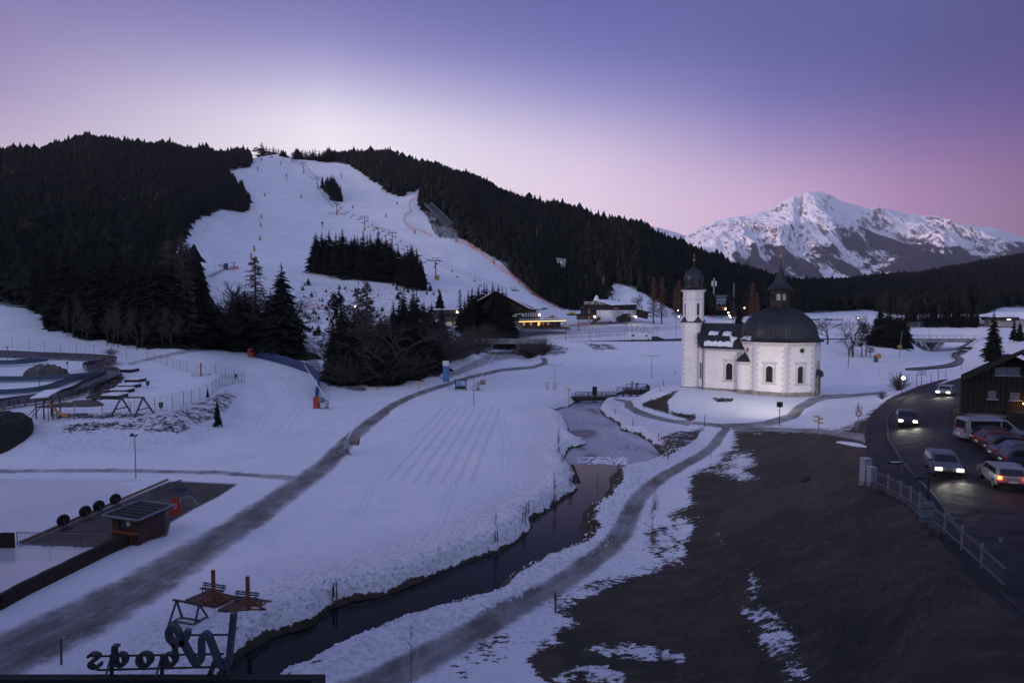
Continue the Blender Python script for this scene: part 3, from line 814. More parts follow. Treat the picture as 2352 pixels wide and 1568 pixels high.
# ------------------------------------------------------------------ far mountain
SKY_R=ZL('mt',[(340,390),(440,340),(500,300),(560,275),(660,245),(760,232),(850,210),(900,200),(930,185),(975,150),(1010,132),(1035,120),(1070,135),(1090,110),(1120,95),(1160,92),(1200,95),(1230,108),(1260,120),(1300,145),(1350,160),(1400,170),(1440,190),(1490,200),(1530,190),(1610,205),(1650,222),(1680,235),(1730,225),(1800,250),(1860,250),(1950,270),(2080,290),(2200,305),(2280,335),(2352,360)])+[(2450,570),(2600,600),(2800,640)]
SKY_R=[(1400,640),(1480,600)]+SKY_R
def mountain_mat(name):
 m=bpy.data.materials.new(name);m.use_nodes=True
 ns=m.node_tree.nodes;ls=m.node_tree.links;b=ns['Principled BSDF']
 g=ns.new('ShaderNodeNewGeometry')
 def att(n):
  a=ns.new('ShaderNodeAttribute');a.attribute_name=n;return a.outputs['Fac']
 def noise(sc,det=8,rough=.6,st=(1,1,1)):
  n=ns.new('ShaderNodeTexNoise');n.inputs['Scale'].default_value=sc;n.inputs['Detail'].default_value=det;n.inputs['Roughness'].default_value=rough
  mp=ns.new('ShaderNodeMapping');mp.inputs['Scale'].default_value=st
  ls.new(g.outputs['Position'],mp.inputs[0]);ls.new(mp.outputs[0],n.inputs['Vector']);return n.outputs['Fac']
 def M(op,a,b=None):
  n=ns.new('ShaderNodeMath');n.operation=op
  for i,s in enumerate((a,b)):
   if s is None:continue
   if isinstance(s,(int,float)):n.inputs[i].default_value=s
   else:ls.new(s,n.inputs[i])
  return n.outputs[0]
 def R(x,a,b_):
  n=ns.new('ShaderNodeMapRange');n.inputs['From Min'].default_value=a;n.inputs['From Max'].default_value=b_
  ls.new(x,n.inputs['Value']);return n.outputs[0]
 def X(f,a,b_):
  n=ns.new('ShaderNodeMix');n.data_type='RGBA';ls.new(f,n.inputs['Factor'])
  for k,s in(('A',a),('B',b_)):
   if isinstance(s,tuple):n.inputs[k].default_value=(*s[:3],1)
   else:ls.new(s,n.inputs[k])
  return n.outputs['Result']
 rock=R(M('ADD',att('rock'),M('MULTIPLY',M('SUBTRACT',noise(.011,12,.80,(3.0,.45,.45)),.5),2.9)),.50,.66)
 col=X(rock,(.82,.80,.86),(.13,.11,.12))
 fo=R(M('ADD',att('forest'),M('MULTIPLY',M('SUBTRACT',noise(.010,10,.85,(1.6,.6,.8)),.5),2.6)),.46,.54)
 fc=X(noise(.02,4),(.010,.013,.022),(.022,.026,.040))
 fc=X(R(noise(.05,5,.7),.64,.74),fc,(.12,.12,.15))
 col=X(fo,col,fc)
 ls.new(col,b.inputs['Base Color']);b.inputs['Roughness'].default_value=.9;b.inputs['Specular IOR Level'].default_value=.1
 bp=ns.new('ShaderNodeBump');bp.inputs['Strength'].default_value=.9;bp.inputs['Distance'].default_value=34
 ls.new(noise(.008,10,.7),bp.inputs['Height']);ls.new(bp.outputs[0],b.inputs['Normal'])
 return m
MMAT=mountain_mat('snow_rock_and_forest')
def mountain(name,sky,yr,yf,tree,seed,label,nu=620,nt=260,amp=300):
 us=np.linspace(sky[0][0],sky[-1][0],nu)
 vs=np.interp(us,[p[0] for p in sky],[p[1] for p in sky])
 rx,rz=ray(us,vs)
 zr=CAMH+rz*yr
 back=0.35
 t=np.linspace(0,1+back,nt) # 0 foot, 1 ridge, beyond: far side
 tt=np.minimum(t,1)
 Yv=yf+(yr-yf)*t
 X_=rx[:,None]*Yv[None,:]
 prof=np.where(t<=1,tt**1.18,1-(t-1)*1.5)
 # macro shoulder line: sub-ridges running down to the viewer
 w=np.sin(np.pi*np.clip(t,0,1))**.75
 q1=X_/1500+(fbm(X_/2600,Yv[None,:]/2600+X_*0,3,seed)-.5)*3
 spur=ridged(q1,Yv[None,:]/5200+X_*0,2,seed)
 q2=X_/420+(fbm(X_/900,Yv[None,:]/900+X_*0,3,seed+3)-.5)*2.4
 gul=ridged(q2*1.3,Yv[None,:]/2400+X_*0,3,seed+9)
 fine=ridged(X_/170,Yv[None,:]/300+X_*0,4,seed+5)
 zz=zr[:,None]*prof[None,:]+w[None,:]*((spur-.55)*amp*1.9+(gul-.55)*amp*.95+(fine-.5)*amp*.42)
 zz+=(fbm(X_/90,Yv[None,:]/90+X_*0,3,seed)-.5)*16*smooth(.3,1,tt)[None,:]
 zz=np.maximum(zz,-3)
 # attributes
 PU,PV=project(X_,np.broadcast_to(Yv[None,:],X_.shape),zz)
 dzx=np.gradient(zz,axis=0)/np.maximum(np.gradient(X_,axis=0),1);dzy=np.gradient(zz,axis=1)/np.gradient(Yv)[None,:]
 slope=np.sqrt(dzx**2+dzy**2)
 rock=smooth(.55,1.25,slope)*.55*smooth(.2,.6,t)[None,:]+.06+.14*smooth(.8,.98,t)[None,:]
 tl=np.interp(PU,[p[0] for p in tree],[p[1] for p in tree])
 forest=smooth(-18,20,PV-tl)*.74+(gul-.52)*3.0+(spur-.5)*.9
 forest=np.where(PV<tl-26,0,forest)
 n=nu*nt
 vv=np.stack([X_.ravel(),np.broadcast_to(Yv[None,:],X_.shape).ravel(),zz.ravel()],1)
 ii,jj=np.meshgrid(np.arange(nu-1),np.arange(nt-1),indexing='ij')
 q=np.stack([ii*nt+jj,(ii+1)*nt+jj,(ii+1)*nt+jj+1,ii*nt+jj+1],-1).reshape(-1,4)
 o=mesh_from_grid(name,q,vv,{'rock':rock.ravel(),'forest':forest.ravel()},MMAT,label)
 o['category']='mountain'
 return o
TREEL=[(1400,590),(1560,575),(1600,592),(1676,611),(1728,583),(1800,590),(1869,562),(1949,545),(2010,548),(2090,572),(2170,592),(2200,592),(2240,585),(2352,580),(2700,600)]
mountain('mountain',SKY_R,9500,6300,TREEL,3.1,'big snow capped mountain with rocky summit behind the chapel')
mountain('mountain',[(1380,560),(1420,528)]+ZL('mt',[(90,290),(150,289),(210,296),(270,299),(340,318),(430,345),(520,380),(600,420)])+[(1750,640)],14500,12000,[(1400,700),(1800,700)],8.3,'small pale snow ridge low in the gap left of the big mountain',nu=160,nt=80,amp=120)

# ------------------------------------------------------------------ conifers
rnd=random.Random(11)
M_NEEDLE=mat('spruce_needles',(.014,.016,.014),.9,var=.35,vscale=1.2,spec=.15)
M_BARK=mat('tree_bark',(.050,.038,.030),.95,var=.3,vscale=3)
M_LARCH=mat('larch_twigs',(.10,.045,.028),.95,var=.3,vscale=1)
M_TWIG=mat('bare_twigs',(.060,.048,.044),.95,var=.3,vscale=1)
def conifer_mesh(seed,whorls=30,slim=.17,lod=1):
 r=random.Random(seed);mb=MB()
 for k in range(whorls):
  t=k/(whorls-1)
  z=.10+.88*t**.93
  R=slim*(1-t)**.82+.006
  R*=r.uniform(.82,1.12)
  nb=r.choice((6,7,8)) if t<.8 else 5;z_c=z;sp_z=.9/whorls
  ph=r.uniform(0,6.28)
  for b in range(nb):
   a=ph+b*6.283/nb+r.uniform(-.25,.25)
   L=R*r.uniform(.62,1.22);z=z_c+r.uniform(-.6,.6)*sp_z
   if r.random()<.06:L*=1.25
   dr=r.uniform(.28,.55)*L # droop
   ca,sa=math.cos(a),math.sin(a)
   wv=L*r.uniform(.24,.38)
   pts=[(0,0,0)]
   segs=3
   c=[]
   for i in range(segs+1):
    q=i/segs
    c.append((L*q,-dr*q*q+.12*L*q*(1-q)))
   vs=[]
   for i,(x,zz) in enumerate(c):
    wd=wv*(0.35,1.0,.8,0.02)[i]*r.uniform(.8,1.2)
    sag=wd*.55
    for s_ in(-1,0,1):
     px=x-abs(s_)*wd*.35;py=s_*wd
     vs.append((px*ca-py*sa,px*sa+py*ca,z+zz-abs(s_)*sag))
   fs=[]
   for i in range(segs):
    for s_ in(0,1):
     fs.append((i*3+s_,i*3+s_+1,(i+1)*3+s_+1,(i+1)*3+s_))
   mb.add(vs,fs)
   # hanging side twigs, jagged
   for i in(1,2):
    x,zz=c[i]
    for s_ in(-1,1):
     l=wv*r.uniform(.8,1.5);o=r.uniform(.3,.9)
     p0=(x,0,zz);p1=(x+l*.5,s_*l,zz-l*.5);p2=(x+l*.05*o,s_*l*.3,zz-l*.45)
     tri=[(p[0]*ca-p[1]*sa,p[0]*sa+p[1]*ca,z+p[2]) for p in(p0,p1,p2)]
     mb.add(tri,[(0,1,2)])
 mb.lathe([(.006,.94),(.001,1.0)],4)
 return mb.mesh('spruce_crown',M_NEEDLE)
trunk_m=MB().lathe([(.014,-.03),(.010,.3),(.006,.7),(.001,.97)],7).mesh('trunk',M_BARK)
CONE=[conifer_mesh(s,w,sl) for s,w,sl in((1,38,.17),(2,34,.20),(3,40,.14),(4,34,.18),(5,32,.22))]
def pine_mesh(seed):
 r=random.Random(seed);mb=MB()
 for k in range(70):
  t=r.uniform(.35,1);a=r.uniform(0,6.28)
  R=.17*math.sin(min(1,(1.05-t)/.6)*1.57)*r.uniform(.4,1.1)
  cx,cy,cz=R*math.cos(a),R*math.sin(a),t-.03
  for j in range(14):
   d=Vector((r.gauss(0,1),r.gauss(0,1),r.gauss(0,.6))).normalized()*r.uniform(.02,.055)
   e=d.cross(Vector((r.gauss(0,1),r.gauss(0,1),r.gauss(0,1)))).normalized()*.014
   c=Vector((cx,cy,cz))+d
   mb.add([c-e,c+e,c+d*.6+e*.2],[(0,1,2)])
  mb.tube([(0,0,max(.2,cz-.07)),(cx,cy,cz)],.003,3,cap=False)
 return mb.mesh('pine_crown',M_NEEDLE)
PINE=[pine_mesh(21),pine_mesh(22)]
def branchy(seed,kind='larch'):
 r=random.Random(seed);mb=MB()
 if kind=='larch':
  mb.tube([(0,0,-.02),(.004,0,.5),(0,0,1)],[.016,.010,.001],5,cap=False)
  for k in range(130):
   t=.14+.84*(k/130)**.95
   L=(.19*(1-t)**.75+.01)*r.uniform(.5,1.15);a=r.uniform(0,6.28)
   ca,sa=math.cos(a),math.sin(a)
   p0=Vector((0,0,t));p1=Vector((ca*L*.55,sa*L*.55,t-.02*L));p2=Vector((ca*L,sa*L,t+.05*L-.1*L*r.random()))
   mb.tube([p0,p1,p2],[.0042,.003,.0016],3,cap=False)
   for j in range(9):
    q=r.uniform(.2,1);b=p0.lerp(p2,q)
    d=Vector((ca*.4+r.gauss(0,.5),sa*.4+r.gauss(0,.5),-r.uniform(.2,1))).normalized()*r.uniform(.012,.04)
    mb.tube([b,b+d],[.0028,.0014],3,cap=False)
 elif kind=='tree':
  def grow(p,d,L,rad,lev):
   q=p+d*L
   mid=p.lerp(q,.5)+Vector((r.gauss(0,1),r.gauss(0,1),r.gauss(0,1)))*L*.06
   mb.tube([p,mid,q],[rad,rad*.8,rad*.6],5 if lev<2 else 3,cap=False)
   if lev>=6:return
   for _ in range(3 if lev<4 else 3):
    nd=(d+Vector((r.gauss(0,.55),r.gauss(0,.55),r.gauss(0,.4)+.12))).normalized()
    grow(p.lerp(q,r.uniform(.55,1)),nd,L*r.uniform(.6,.82),rad*.62,lev+1)
  grow(Vector((0,0,-.02)),Vector((0,0,1)),.27,.016,0)
  zx_=max(v_[2] for v_ in mb.v);mb.v=[(x*.95/zx_,y*.95/zx_,z/zx_) for x,y,z in mb.v]
 elif kind=='bush':
  for k in range(90):
   a=r.uniform(0,6.28);tilt=r.uniform(.05,1.15);L=r.uniform(.6,1.0)
   d=Vector((math.cos(a)*math.sin(tilt),math.sin(a)*math.sin(tilt),math.cos(tilt)))
   p=Vector((r.gauss(0,.06),r.gauss(0,.06),0))
   q=p+d*L*.6;e=p+d*L+Vector((0,0,-.05*L))
   mb.tube([p,q,e],[.008,.005,.002],3,cap=False)
   for j in range(9):
    b=p.lerp(e,r.uniform(.35,1));dd=(d+Vector((r.gauss(0,.6),r.gauss(0,.6),r.gauss(0,.5)))).normalized()*r.uniform(.08,.22)
    mb.tube([b,b+dd],[.0035,.0012],3,cap=False)
 else: # sapling
  mb.tube([(0,0,-.02),(.01,0,.5),(0,0,1)],[.008,.005,.001],5,cap=False)
  for k in range(38):
   t=r.uniform(.3,.97);a=r.uniform(0,6.28);L=.34*(1.1-t)*r.uniform(.5,1.1)
   d=Vector((math.cos(a)*.7,math.sin(a)*.7,.75)).normalized()
   p0=Vector((0,0,t));p2=p0+d*L
   mb.tube([p0,p0.lerp(p2,.5),p2],[.0035,.0025,.001],3,cap=False)
   for j in range(3):
    b=p0.lerp(p2,r.uniform(.3,1));mb.tube([b,b+(d+Vector((r.gauss(0,.5),r.gauss(0,.5),r.gauss(0,.3)))).normalized()*L*.35],[.0018,.0008],3,cap=False)
 return mb
LARCH=[branchy(s,'larch').mesh('larch_crown',M_LARCH) for s in(31,32)]
LARCHD=[branchy(s,'larch').mesh('larch_crown',M_TWIG) for s in(33,34)]
BARE=[branchy(s,'tree').mesh('bare_crown',M_TWIG) for s in(41,42,43)]
BUSH=[branchy(s,'bush').mesh('bush',M_TWIG) for s in(51,52)]
SAPL=[branchy(s,'sapling').mesh('sapling',M_TWIG) for s in(61,62)]
short_trunk=MB().lathe([(.016,-.03),(.012,.16),(.009,.3)],7).mesh('trunk',M_BARK)
N_IND=[0]
def tree(kind,p,h,label,group=None,wide=1.0,rs=None):
 """one tree thing with trunk and crown"""
 rs=rs or rnd
 nm={'spruce':'spruce_tree','pine':'pine_tree','larch':'larch_tree','larchd':'larch_tree','bare':'bare_tree','bush':'bush','sapling':'sapling'}[kind]
 if kind in('bush',):
  o=link(nm,rs.choice(BUSH));tag(o,label,'bush',group)
  o.location=p;o.scale=(h*wide,h*wide,h);o.rotation_euler=(0,0,rs.uniform(0,6.28));return o
 r=thing(nm,label,'tree',p,rs.uniform(0,6.28),group)
 r.scale=(h*wide,h*wide,h)
 if kind=='sapling':
  link('crown',rs.choice(SAPL),r);return r
 if kind in('larch','larchd','bare'):
  link('crown',rs.choice({'larch':LARCH,'larchd':LARCHD,'bare':BARE}[kind]),r)
  link('trunk',short_trunk,r);return r
 link('crown',rs.choice(CONE if kind=='spruce' else PINE),r)
 link('trunk',trunk_m,r)
 N_IND[0]+=1
 return r
def tree_px(kind,u,vb,vt,label,group=None,wide=1.0,ymin=0,ymax=9999):
 p=G(u,vb,ymin,ymax)
 top=CAMH+ray(u,vt)[1]*p.y
 return tree(kind,p,top-p.z,label,group,wide)

 # hand-placed trees: (kind, u, base v, top v, width)
S_='spruce'
FG='dark spruces at the edge of the left forest'
tree_px(S_,650,822,600,'tallest dark spruce standing alone left of the narrow forest road',None,1.35)
tree_px(S_,461,800,580,'pointed spruce rising above the left forest edge against the lower slope',None,1.1)
tree_px('larchd',590,798,584,'bare larch with rounded top between two dark spruces',None,1.35)
tree_px('larchd',424,797,535,'tall bare larch at the right edge of the left forest',None,1.2)
tree_px('larchd',395,792,545,'bare larch behind the left forest edge',None,1.2)
tree_px('bare',525,802,640,'bare leafless tree between spruce and larch',None,1.6)
tree_px('bare',548,806,655,'bare leafless tree just left of the rounded larch',None,1.3)
for u,vb,vt,w in((480,801,660,1.3),(505,803,700,1.4),(535,804,690,1.4),(560,806,700,1.4),(575,806,690,1.2),(612,812,690,1.3),(632,815,700,1.4),(672,820,690,1.3),(600,806,720,1.4),(450,797,640,1.3),(430,797,620,1.3),(410,796,615,1.3),(385,795,600,1.3),(360,795,600,1.3),(335,792,590,1.3),(310,790,590,1.3),(520,800,720,1.5),(585,808,730,1.5),(645,818,720,1.4),(470,799,690,1.3)):
 tree_px(S_,u,vb,vt,'dark spruce in the thicket at the foot of the left forest','spruces in the thicket at the foot of the left forest',w)
for i in range(34):
 u=120+i*10.5+rnd.uniform(-5,5)
 vb=np.interp(u,[100,190,250,330,480],[735,768,782,792,798])
 tree_px(S_,u,vb-rnd.uniform(0,6),vb-rnd.uniform(150,215),'front row spruce of the left forest above the playground','front row spruces of the left forest',rnd.uniform(1.0,1.3))
CG='trees in the dark clump between the two snowy ways'
for u,vb,vt,k,w in((775,868,672,'pine',1.0),(800,875,700,'pine',1.0),(845,880,640,'larchd',1.15),(825,878,655,'larchd',1.1),(930,872,655,S_,1.2),(958,862,668,S_,1.2),(905,878,700,S_,1.2),(985,848,700,S_,1.2),
(765,862,745,S_,1.3),(785,872,750,S_,1.3),(812,878,740,S_,1.3),(860,882,750,S_,1.3),(885,882,730,S_,1.3),(1000,832,740,S_,1.2),(945,868,690,S_,1.2),(975,856,700,S_,1.2),(870,880,715,'bare',1.3),(835,880,745,S_,1.4),(915,874,720,S_,1.3)):
 tree_px(k,u,vb,vt,{'pine':'shaggy pine','larchd':'bare larch','bare':'leafless tree',S_:'dark spruce'}[k]+' in the clump between forest road and dirt road','clump between forest road and dirt road, '+k,w,ymin=130,ymax=260)
for i in range(26):
 u=rnd.uniform(745,1000);vb=np.interp(u,[745,790,900,1000],[850,885,885,838])-rnd.uniform(0,10)
 tree_px(rnd.choice(['bare','bush',S_]),u,vb,vb-rnd.uniform(45,110),'young tree in the undergrowth of the dirt road clump','undergrowth of the dark clump',1.6,ymin=130,ymax=260)
for i in range(22):
 u=rnd.uniform(1000,1115);vb=np.interp(u,[1000,1060,1115],[842,822,806])-rnd.uniform(0,12)
 tree_px(rnd.choice(['bare','bush','bush']),u,vb,vb-rnd.uniform(28,70),'bare scrub on the bank left of the road bridge','bare scrub left of the road bridge',1.5,ymin=180,ymax=300)
for i in range(10):
 u=rnd.uniform(1205,1262);vb=np.interp(u,[1205,1262],[826,812])
 tree_px('bush',u,vb-rnd.uniform(0,16),vb-rnd.uniform(26,50),'bare brushwood under the right end of the road bridge','brushwood by the road bridge',1.6,ymin=200,ymax=300)
MGp='spruces in the big clump halfway down the ski slope'
mids=[(912,838,1150),(958,838,1165),(1015,825,1175),(1070,845,1185),(1120,810,1195),(1190,880,1200),(1240,870,1200),(1285,825,1205),(1340,850,1210),(1400,820,1215),(1460,870,1225),(1500,900,1225),(1555,945,1235),(1610,980,1240),(1655,935,1250),(1700,960,1250),(1730,1040,1245),
(885,960,1150),(930,900,1160),(985,870,1175),(1045,900,1190),(1095,860,1195),(1150,870,1200),(1215,860,1205),(1265,880,1210),(1315,860,1215),(1370,890,1220),(1430,880,1225),(1480,900,1230),(1530,960,1235),(1585,1010,1240),(1630,960,1245),(1680,1000,1250),(1750,1120,1245),(870,1040,1148),(1000,930,1178),(1170,900,1203),(1350,900,1218),(1600,1000,1243)]
for zx,t,b in mids:
 u,vt=Z('sk',zx,t+(rnd.uniform(-18,26) if b%5 else-6));_,vb=Z('sk',zx,b)
 tree_px(S_,u,vb+rnd.uniform(-6,4),vt,'dark spruce in the big clump halfway down the ski slope',MGp,1.35,ymin=330,ymax=470)
for zx,t,b in((1665,930,1290),(1700,990,1300),(1735,1060,1300),(1620,1010,1280),(1760,1150,1300),(1560,1040,1262)):
 u,vt=Z('sk',zx,t);_,vb=Z('sk',zx,b)
 tree_px(S_,u,vb,vt,'tall spruce at the lower right end of the big slope clump','lower right end of the big slope clump',1.1,ymin=320,ymax=470)
for i in range(26):
 u=rnd.uniform(495,690);vb=np.interp(u,[480,560,690],[800,806,822])-rnd.uniform(0,5)
 tree_px('bare' if i%3==0 else S_,u,vb,rnd.uniform(655,735),'tree in the thicket left of the narrow forest road','thicket left of the narrow forest road',1.5)
for i in range(30):
 u=rnd.uniform(755,1010);vb=np.interp(u,[745,790,900,1010],[856,880,884,835])-rnd.uniform(0,14)
 tree_px(('bare',S_,S_,'larchd')[i%4],u,vb,rnd.uniform(675,760),'tree filling the dark clump by the dirt road','trees filling the dark clump by the dirt road',1.4,ymin=130,ymax=270)
 # island clump higher up
for zx,t,b in((960,375,500),(985,400,520),(1010,395,540),(1030,362,560),(1055,385,590),(1075,420,600),(1100,440,605),(1045,370,570),(1000,380,530),(1085,430,600),(970,430,510),(1065,400,590),(1020,390,548)):
 u,vt=Z('sk',zx,t);_,vb=Z('sk',zx,b)
 tree_px(S_,u,vb,min(vt+4,vb-22),'small dark spruce in the island clump high on the ski slope','spruces in the island clump high on the slope',1.0,ymin=500,ymax=900)
 # summit trees
for zx,t,b in((485,122,212),(500,150,214),(520,150,215),(545,165,216),(575,155,218),(595,175,218),(615,172,220),(640,178,240),(655,180,246),(670,190,250),(690,222,256),(755,163,266),(770,168,266),(790,188,264),(805,180,264),(825,185,262),(840,190,262),(860,180,260),(885,178,258),(903,172,256),(935,185,286),(958,190,286),(975,182,286),(1000,160,286),(1015,155,288)):
 u,vt=Z('sk',zx,t);_,vb=Z('sk',zx,b)
 tree_px(S_,u,vb+1,vt+3,'lone spruce standing on the hill top beside the upper lift','spruces along the hill top at the upper lift',1.9,ymin=700,ymax=1200)
 # by the lodge
for zx,t,b in((120,500,690),(340,500,830),(370,480,830),(395,520,825),(420,462,830),(445,500,835),(465,445,830),(485,452,825),(505,500,830),(530,470,825),(560,520,825),(590,495,820),(310,560,830),(280,600,830),(610,560,815),(575,560,820),(440,560,840),(380,600,838),(330,620,838),(520,600,836),(480,600,838),(625,700,822)):
 u,vt=Z('mid',zx,t);_,vb=Z('mid',zx,b)
 tree_px(S_,u,vb,vt,'dark spruce in the dense group in front of the ski lodge','spruces in front of the ski lodge',1.25,ymin=255,ymax=330)
for zx,t,h_ in((545,520,0),(575,500,0),(605,515,0),(635,540,0),(655,600,0),(590,600,0),(625,640,0),(560,560,0),(665,700,0),(530,480,0)):
 u,vt=Z('mid',zx,t-38);p=at(u,vt,289+(zx%7));z_=float(T(p.x,p.y))
 tree(S_,(p.x,p.y,z_),p.z-z_,'tall dark spruce directly in front of the lodge gable','spruces in front of the lodge gable',1.15)
for u,vb,vt in((905,850,690),(925,845,668),(950,840,660),(975,838,690),(990,830,705),(890,858,720),(1005,822,730),(1015,815,700)):
 tree_px(S_,u,vb,vt,'spruce in the upper right of the dirt road clump','upper right of the dark clump',1.25,ymin=150,ymax=270)
tree_px('larchd',*Z('mid',275,690),Z('mid',275,500)[1],'slim bare larch left of the spruces by the lodge',None,1.1,ymin=280)
tree_px(S_,*Z('sk',1880,1440),Z('sk',1880,1285)[1],'single spruce at the foot of the slope below the lift pylon',None,1.2,ymin=260)
# by the inn and behind the chapel
for(k,zx,b,t,w,lb) in(('larch',1855,775,400,1.0,'tall reddish brown larch right of the inn'),('larch',1790,770,400,1.0,'brown larch standing nearest the inn gable'),('larch',1990,740,420,1.0,'brown larch just left of the chapel tower'),('larch',1960,735,470,.9,'shorter brown larch just left of the chapel tower'),('bare',1700,720,530,1.3,'bare birch beside the inn roof'),('bare',1470,600,500,1.6,'bare bush tree on the snow bank behind the inn')):
 u,v=Z('mid',zx,b);tree_px(k,u,v,Z('mid',zx,t)[1],lb,None,w,ymin=300)
for(k,zx,b,t,w,lb) in(('larch',985,730,300,1.0,'brown larch behind the nave roof'),('larch',1030,735,400,.9,'brown larch half hidden by the chapel dome'),(S_,860,720,520,1.2,'dark spruce behind the nave roof'),('larchd',800,700,480,1.2,'bare larch above the nave roof ridge')):
 u,v=Z('chw',zx,b);tree_px(k,u,v,Z('chw',zx,t)[1],lb,None,w,ymin=300)
 # right of the chapel
tree_px('bare',*Z('rt2',85,655),Z('rt2',85,330)[1],'round bare tree alone on the snow beside the chapel dome',None,1.5)
for(k,zx,b,t,w,lb) in(('bare',380,800,300,1.1,'spreading bare tree on the small mound'),('pine',480,800,400,1.2,'dark pine on the small mound in the snow field'),('bare',330,790,560,1.5,'low bare tree at the left of the small mound'),('pine',580,805,610,1.6,'low spreading pine at the right of the small mound'),('pine',530,790,420,1.2,'dark bushy pine in the middle of the small mound')):
 u,v=Z('rt2',zx,b);tree_px(k,u,v,Z('rt2',zx,t)[1],lb,None,w)
for i in range(14):
 zx=640+i*26+rnd.uniform(-6,6);b=np.interp(zx,[640,980],[660,700])
 u,v=Z('rt2',zx,b);tree_px(S_,u,v,Z('rt2',zx,rnd.uniform(190,330)+max(0,zx-940)*2.0)[1],'tall spruce in the stand left of the right road bridge','spruces left of the right road bridge',1.3,ymin=180,ymax=300)
tree_px(S_,*Z('rt2',1985,880),Z('rt2',1985,255)[1],'big dark spruce behind the roof of the wooden house',None,1.3,ymin=120,ymax=200)
for zx,b,t,w in((2230,620,340,1.2),(2300,620,380,1.2)):
 u,v=Z('rt2',zx,b);tree_px(S_,u,v,Z('rt2',zx,t)[1],'dark spruce by the flat roofed building at the right edge','spruces at the right edge',w,ymin=200,ymax=300)
for i in range(22):
 zx=1000+i*38+rnd.uniform(-10,10)
 u,v=Z('rt2',zx,455);tree_px(S_,u,v,Z('rt2',zx,rnd.uniform(200,300))[1],'dark spruce in the row behind the sports ground','spruces in a row behind the sports ground',1.3,ymin=286,ymax=520)
tree_px('bush',*Z('rt2',915,1175),Z('rt2',915,900)[1]+6,'big round bare bush beside the bend of the road',None,.78)
tree_px('bush',*Z('rt2',900,1185),Z('rt2',900,980)[1]+6,'second bare bush under the lit street lamp',None,.9)
tree_px('bush',*Z('rt',685,1245),Z('rt',685,1165)[1],'small reddish bush at the edge of the footway',None,.9)

# ------------------------------------------------------------------ the woods: candidates spread over the hills
rs=np.random.RandomState(4)
NC=150000
cy=190+rs.rand(NC)**.75*1500
s_=rs.uniform((U0-CU)/F,(U1-CU)/F,NC)
cx=s_*cy
cz=T(cx,cy)
keep=rs.rand(NC)<np.minimum(1,.25+cy/900.)
# hidden behind nearer ground?
elev=(TB-CAMH)/GY
cmx=np.maximum.accumulate(elev,axis=1)
fi=np.clip(((s_*F*cp)+CU-U0)/(U1-U0)*(NS-1),0,NS-1).astype(int)
fj=np.clip((np.log(cy)-Lax[0])/(Lax[-1]-Lax[0])*(NY-1),0,NY-1).astype(int)
vis=(cz+20-CAMH)/cy>cmx[fi,fj]-.001
pu,pv=project(cx,cy,cz)
ed_=7*(fbm(pu/9,pv/6,3)-.56)
inL=(poly_sdf(pu,pv,FOR_L)<ed_)&(cy>185)
inR=(poly_sdf(pu,pv,FOR_R)<ed_)&(cy>300)
holes=np.zeros(NC,bool)
for cl in([(2200,690),(2228,680),(2250,676),(2238,700),(2218,718),(2210,700)],[(1936,676),(1954,674),(1950,690),(1940,694)],[(958,440),(1005,430),(1018,440),(985,451)]):
 holes|=poly_sdf(pu,pv,cl)<1
holes|=(poly_sdf(pu,pv,[(945,478),(985,470),(1048,520),(1058,552),(1000,552),(960,505)])<0)&(cy<640)
ok=keep&vis&(inL|inR)&~holes
cx,cy,cz,pu=cx[ok],cy[ok],cz[ok],pu[ok]
hh=(7.5+8*fbm(cx/60,cy/60,3))*rs.uniform(.75,1.2,len(cx))*np.where(rs.rand(len(cx))<.07,1.3,1)
hh=np.where((cy>1000),hh*.85,hh)
hh=np.where((cy>330)&(pu>1250)&(cy<420),hh*.7,hh)
order=np.argsort(-hh/cy)
n_ind=max(0,298-N_IND[0])
# thin the individually built ones so that they are well spread
for k in order[:n_ind]:
 tree(S_,(cx[k],cy[k],cz[k]),hh[k],'dark spruce among the nearer trees of the wooded hillside','nearer spruces of the wooded hillside',1.15)
rest_i=order[n_ind:]
def star_proto(seed,layers=5,pts=7):
 r=np.random.RandomState(seed);vs=[];fs=[];layers=(5,6,4,5)[seed%4];rnd_=seed%4==2
 for k in range(layers):
  t=k/layers
  zb=.08+.80*t+r.uniform(-.02,.02);zt=min(1.0,zb+.36+.05*(1-t)) if k<layers-1 else 1.0
  R=(.175*(1-t)**.85+.012) if not rnd_ else.19*math.sin(min(3.0,.9+2.1*t))**.8+.02
  o=len(vs);vs.append((r.uniform(-.01,.01),r.uniform(-.01,.01),zt))
  n=pts*2;ph=r.uniform(0,6)
  for i in range(n):
   rr=R*(r.uniform(.7,1.5) if i%2==0 else r.uniform(.4,.7))
   a=ph+6.283*i/n
   vs.append((rr*math.cos(a),rr*math.sin(a),zb-(.05 if i%2==0 else 0)*(1-t)+r.uniform(-.015,.015)))
  for i in range(n):fs.append((o,o+1+i,o+1+(i+1)%n))
 return np.array(vs),np.array(fs)
PR=[star_proto(s) for s in range(8)]
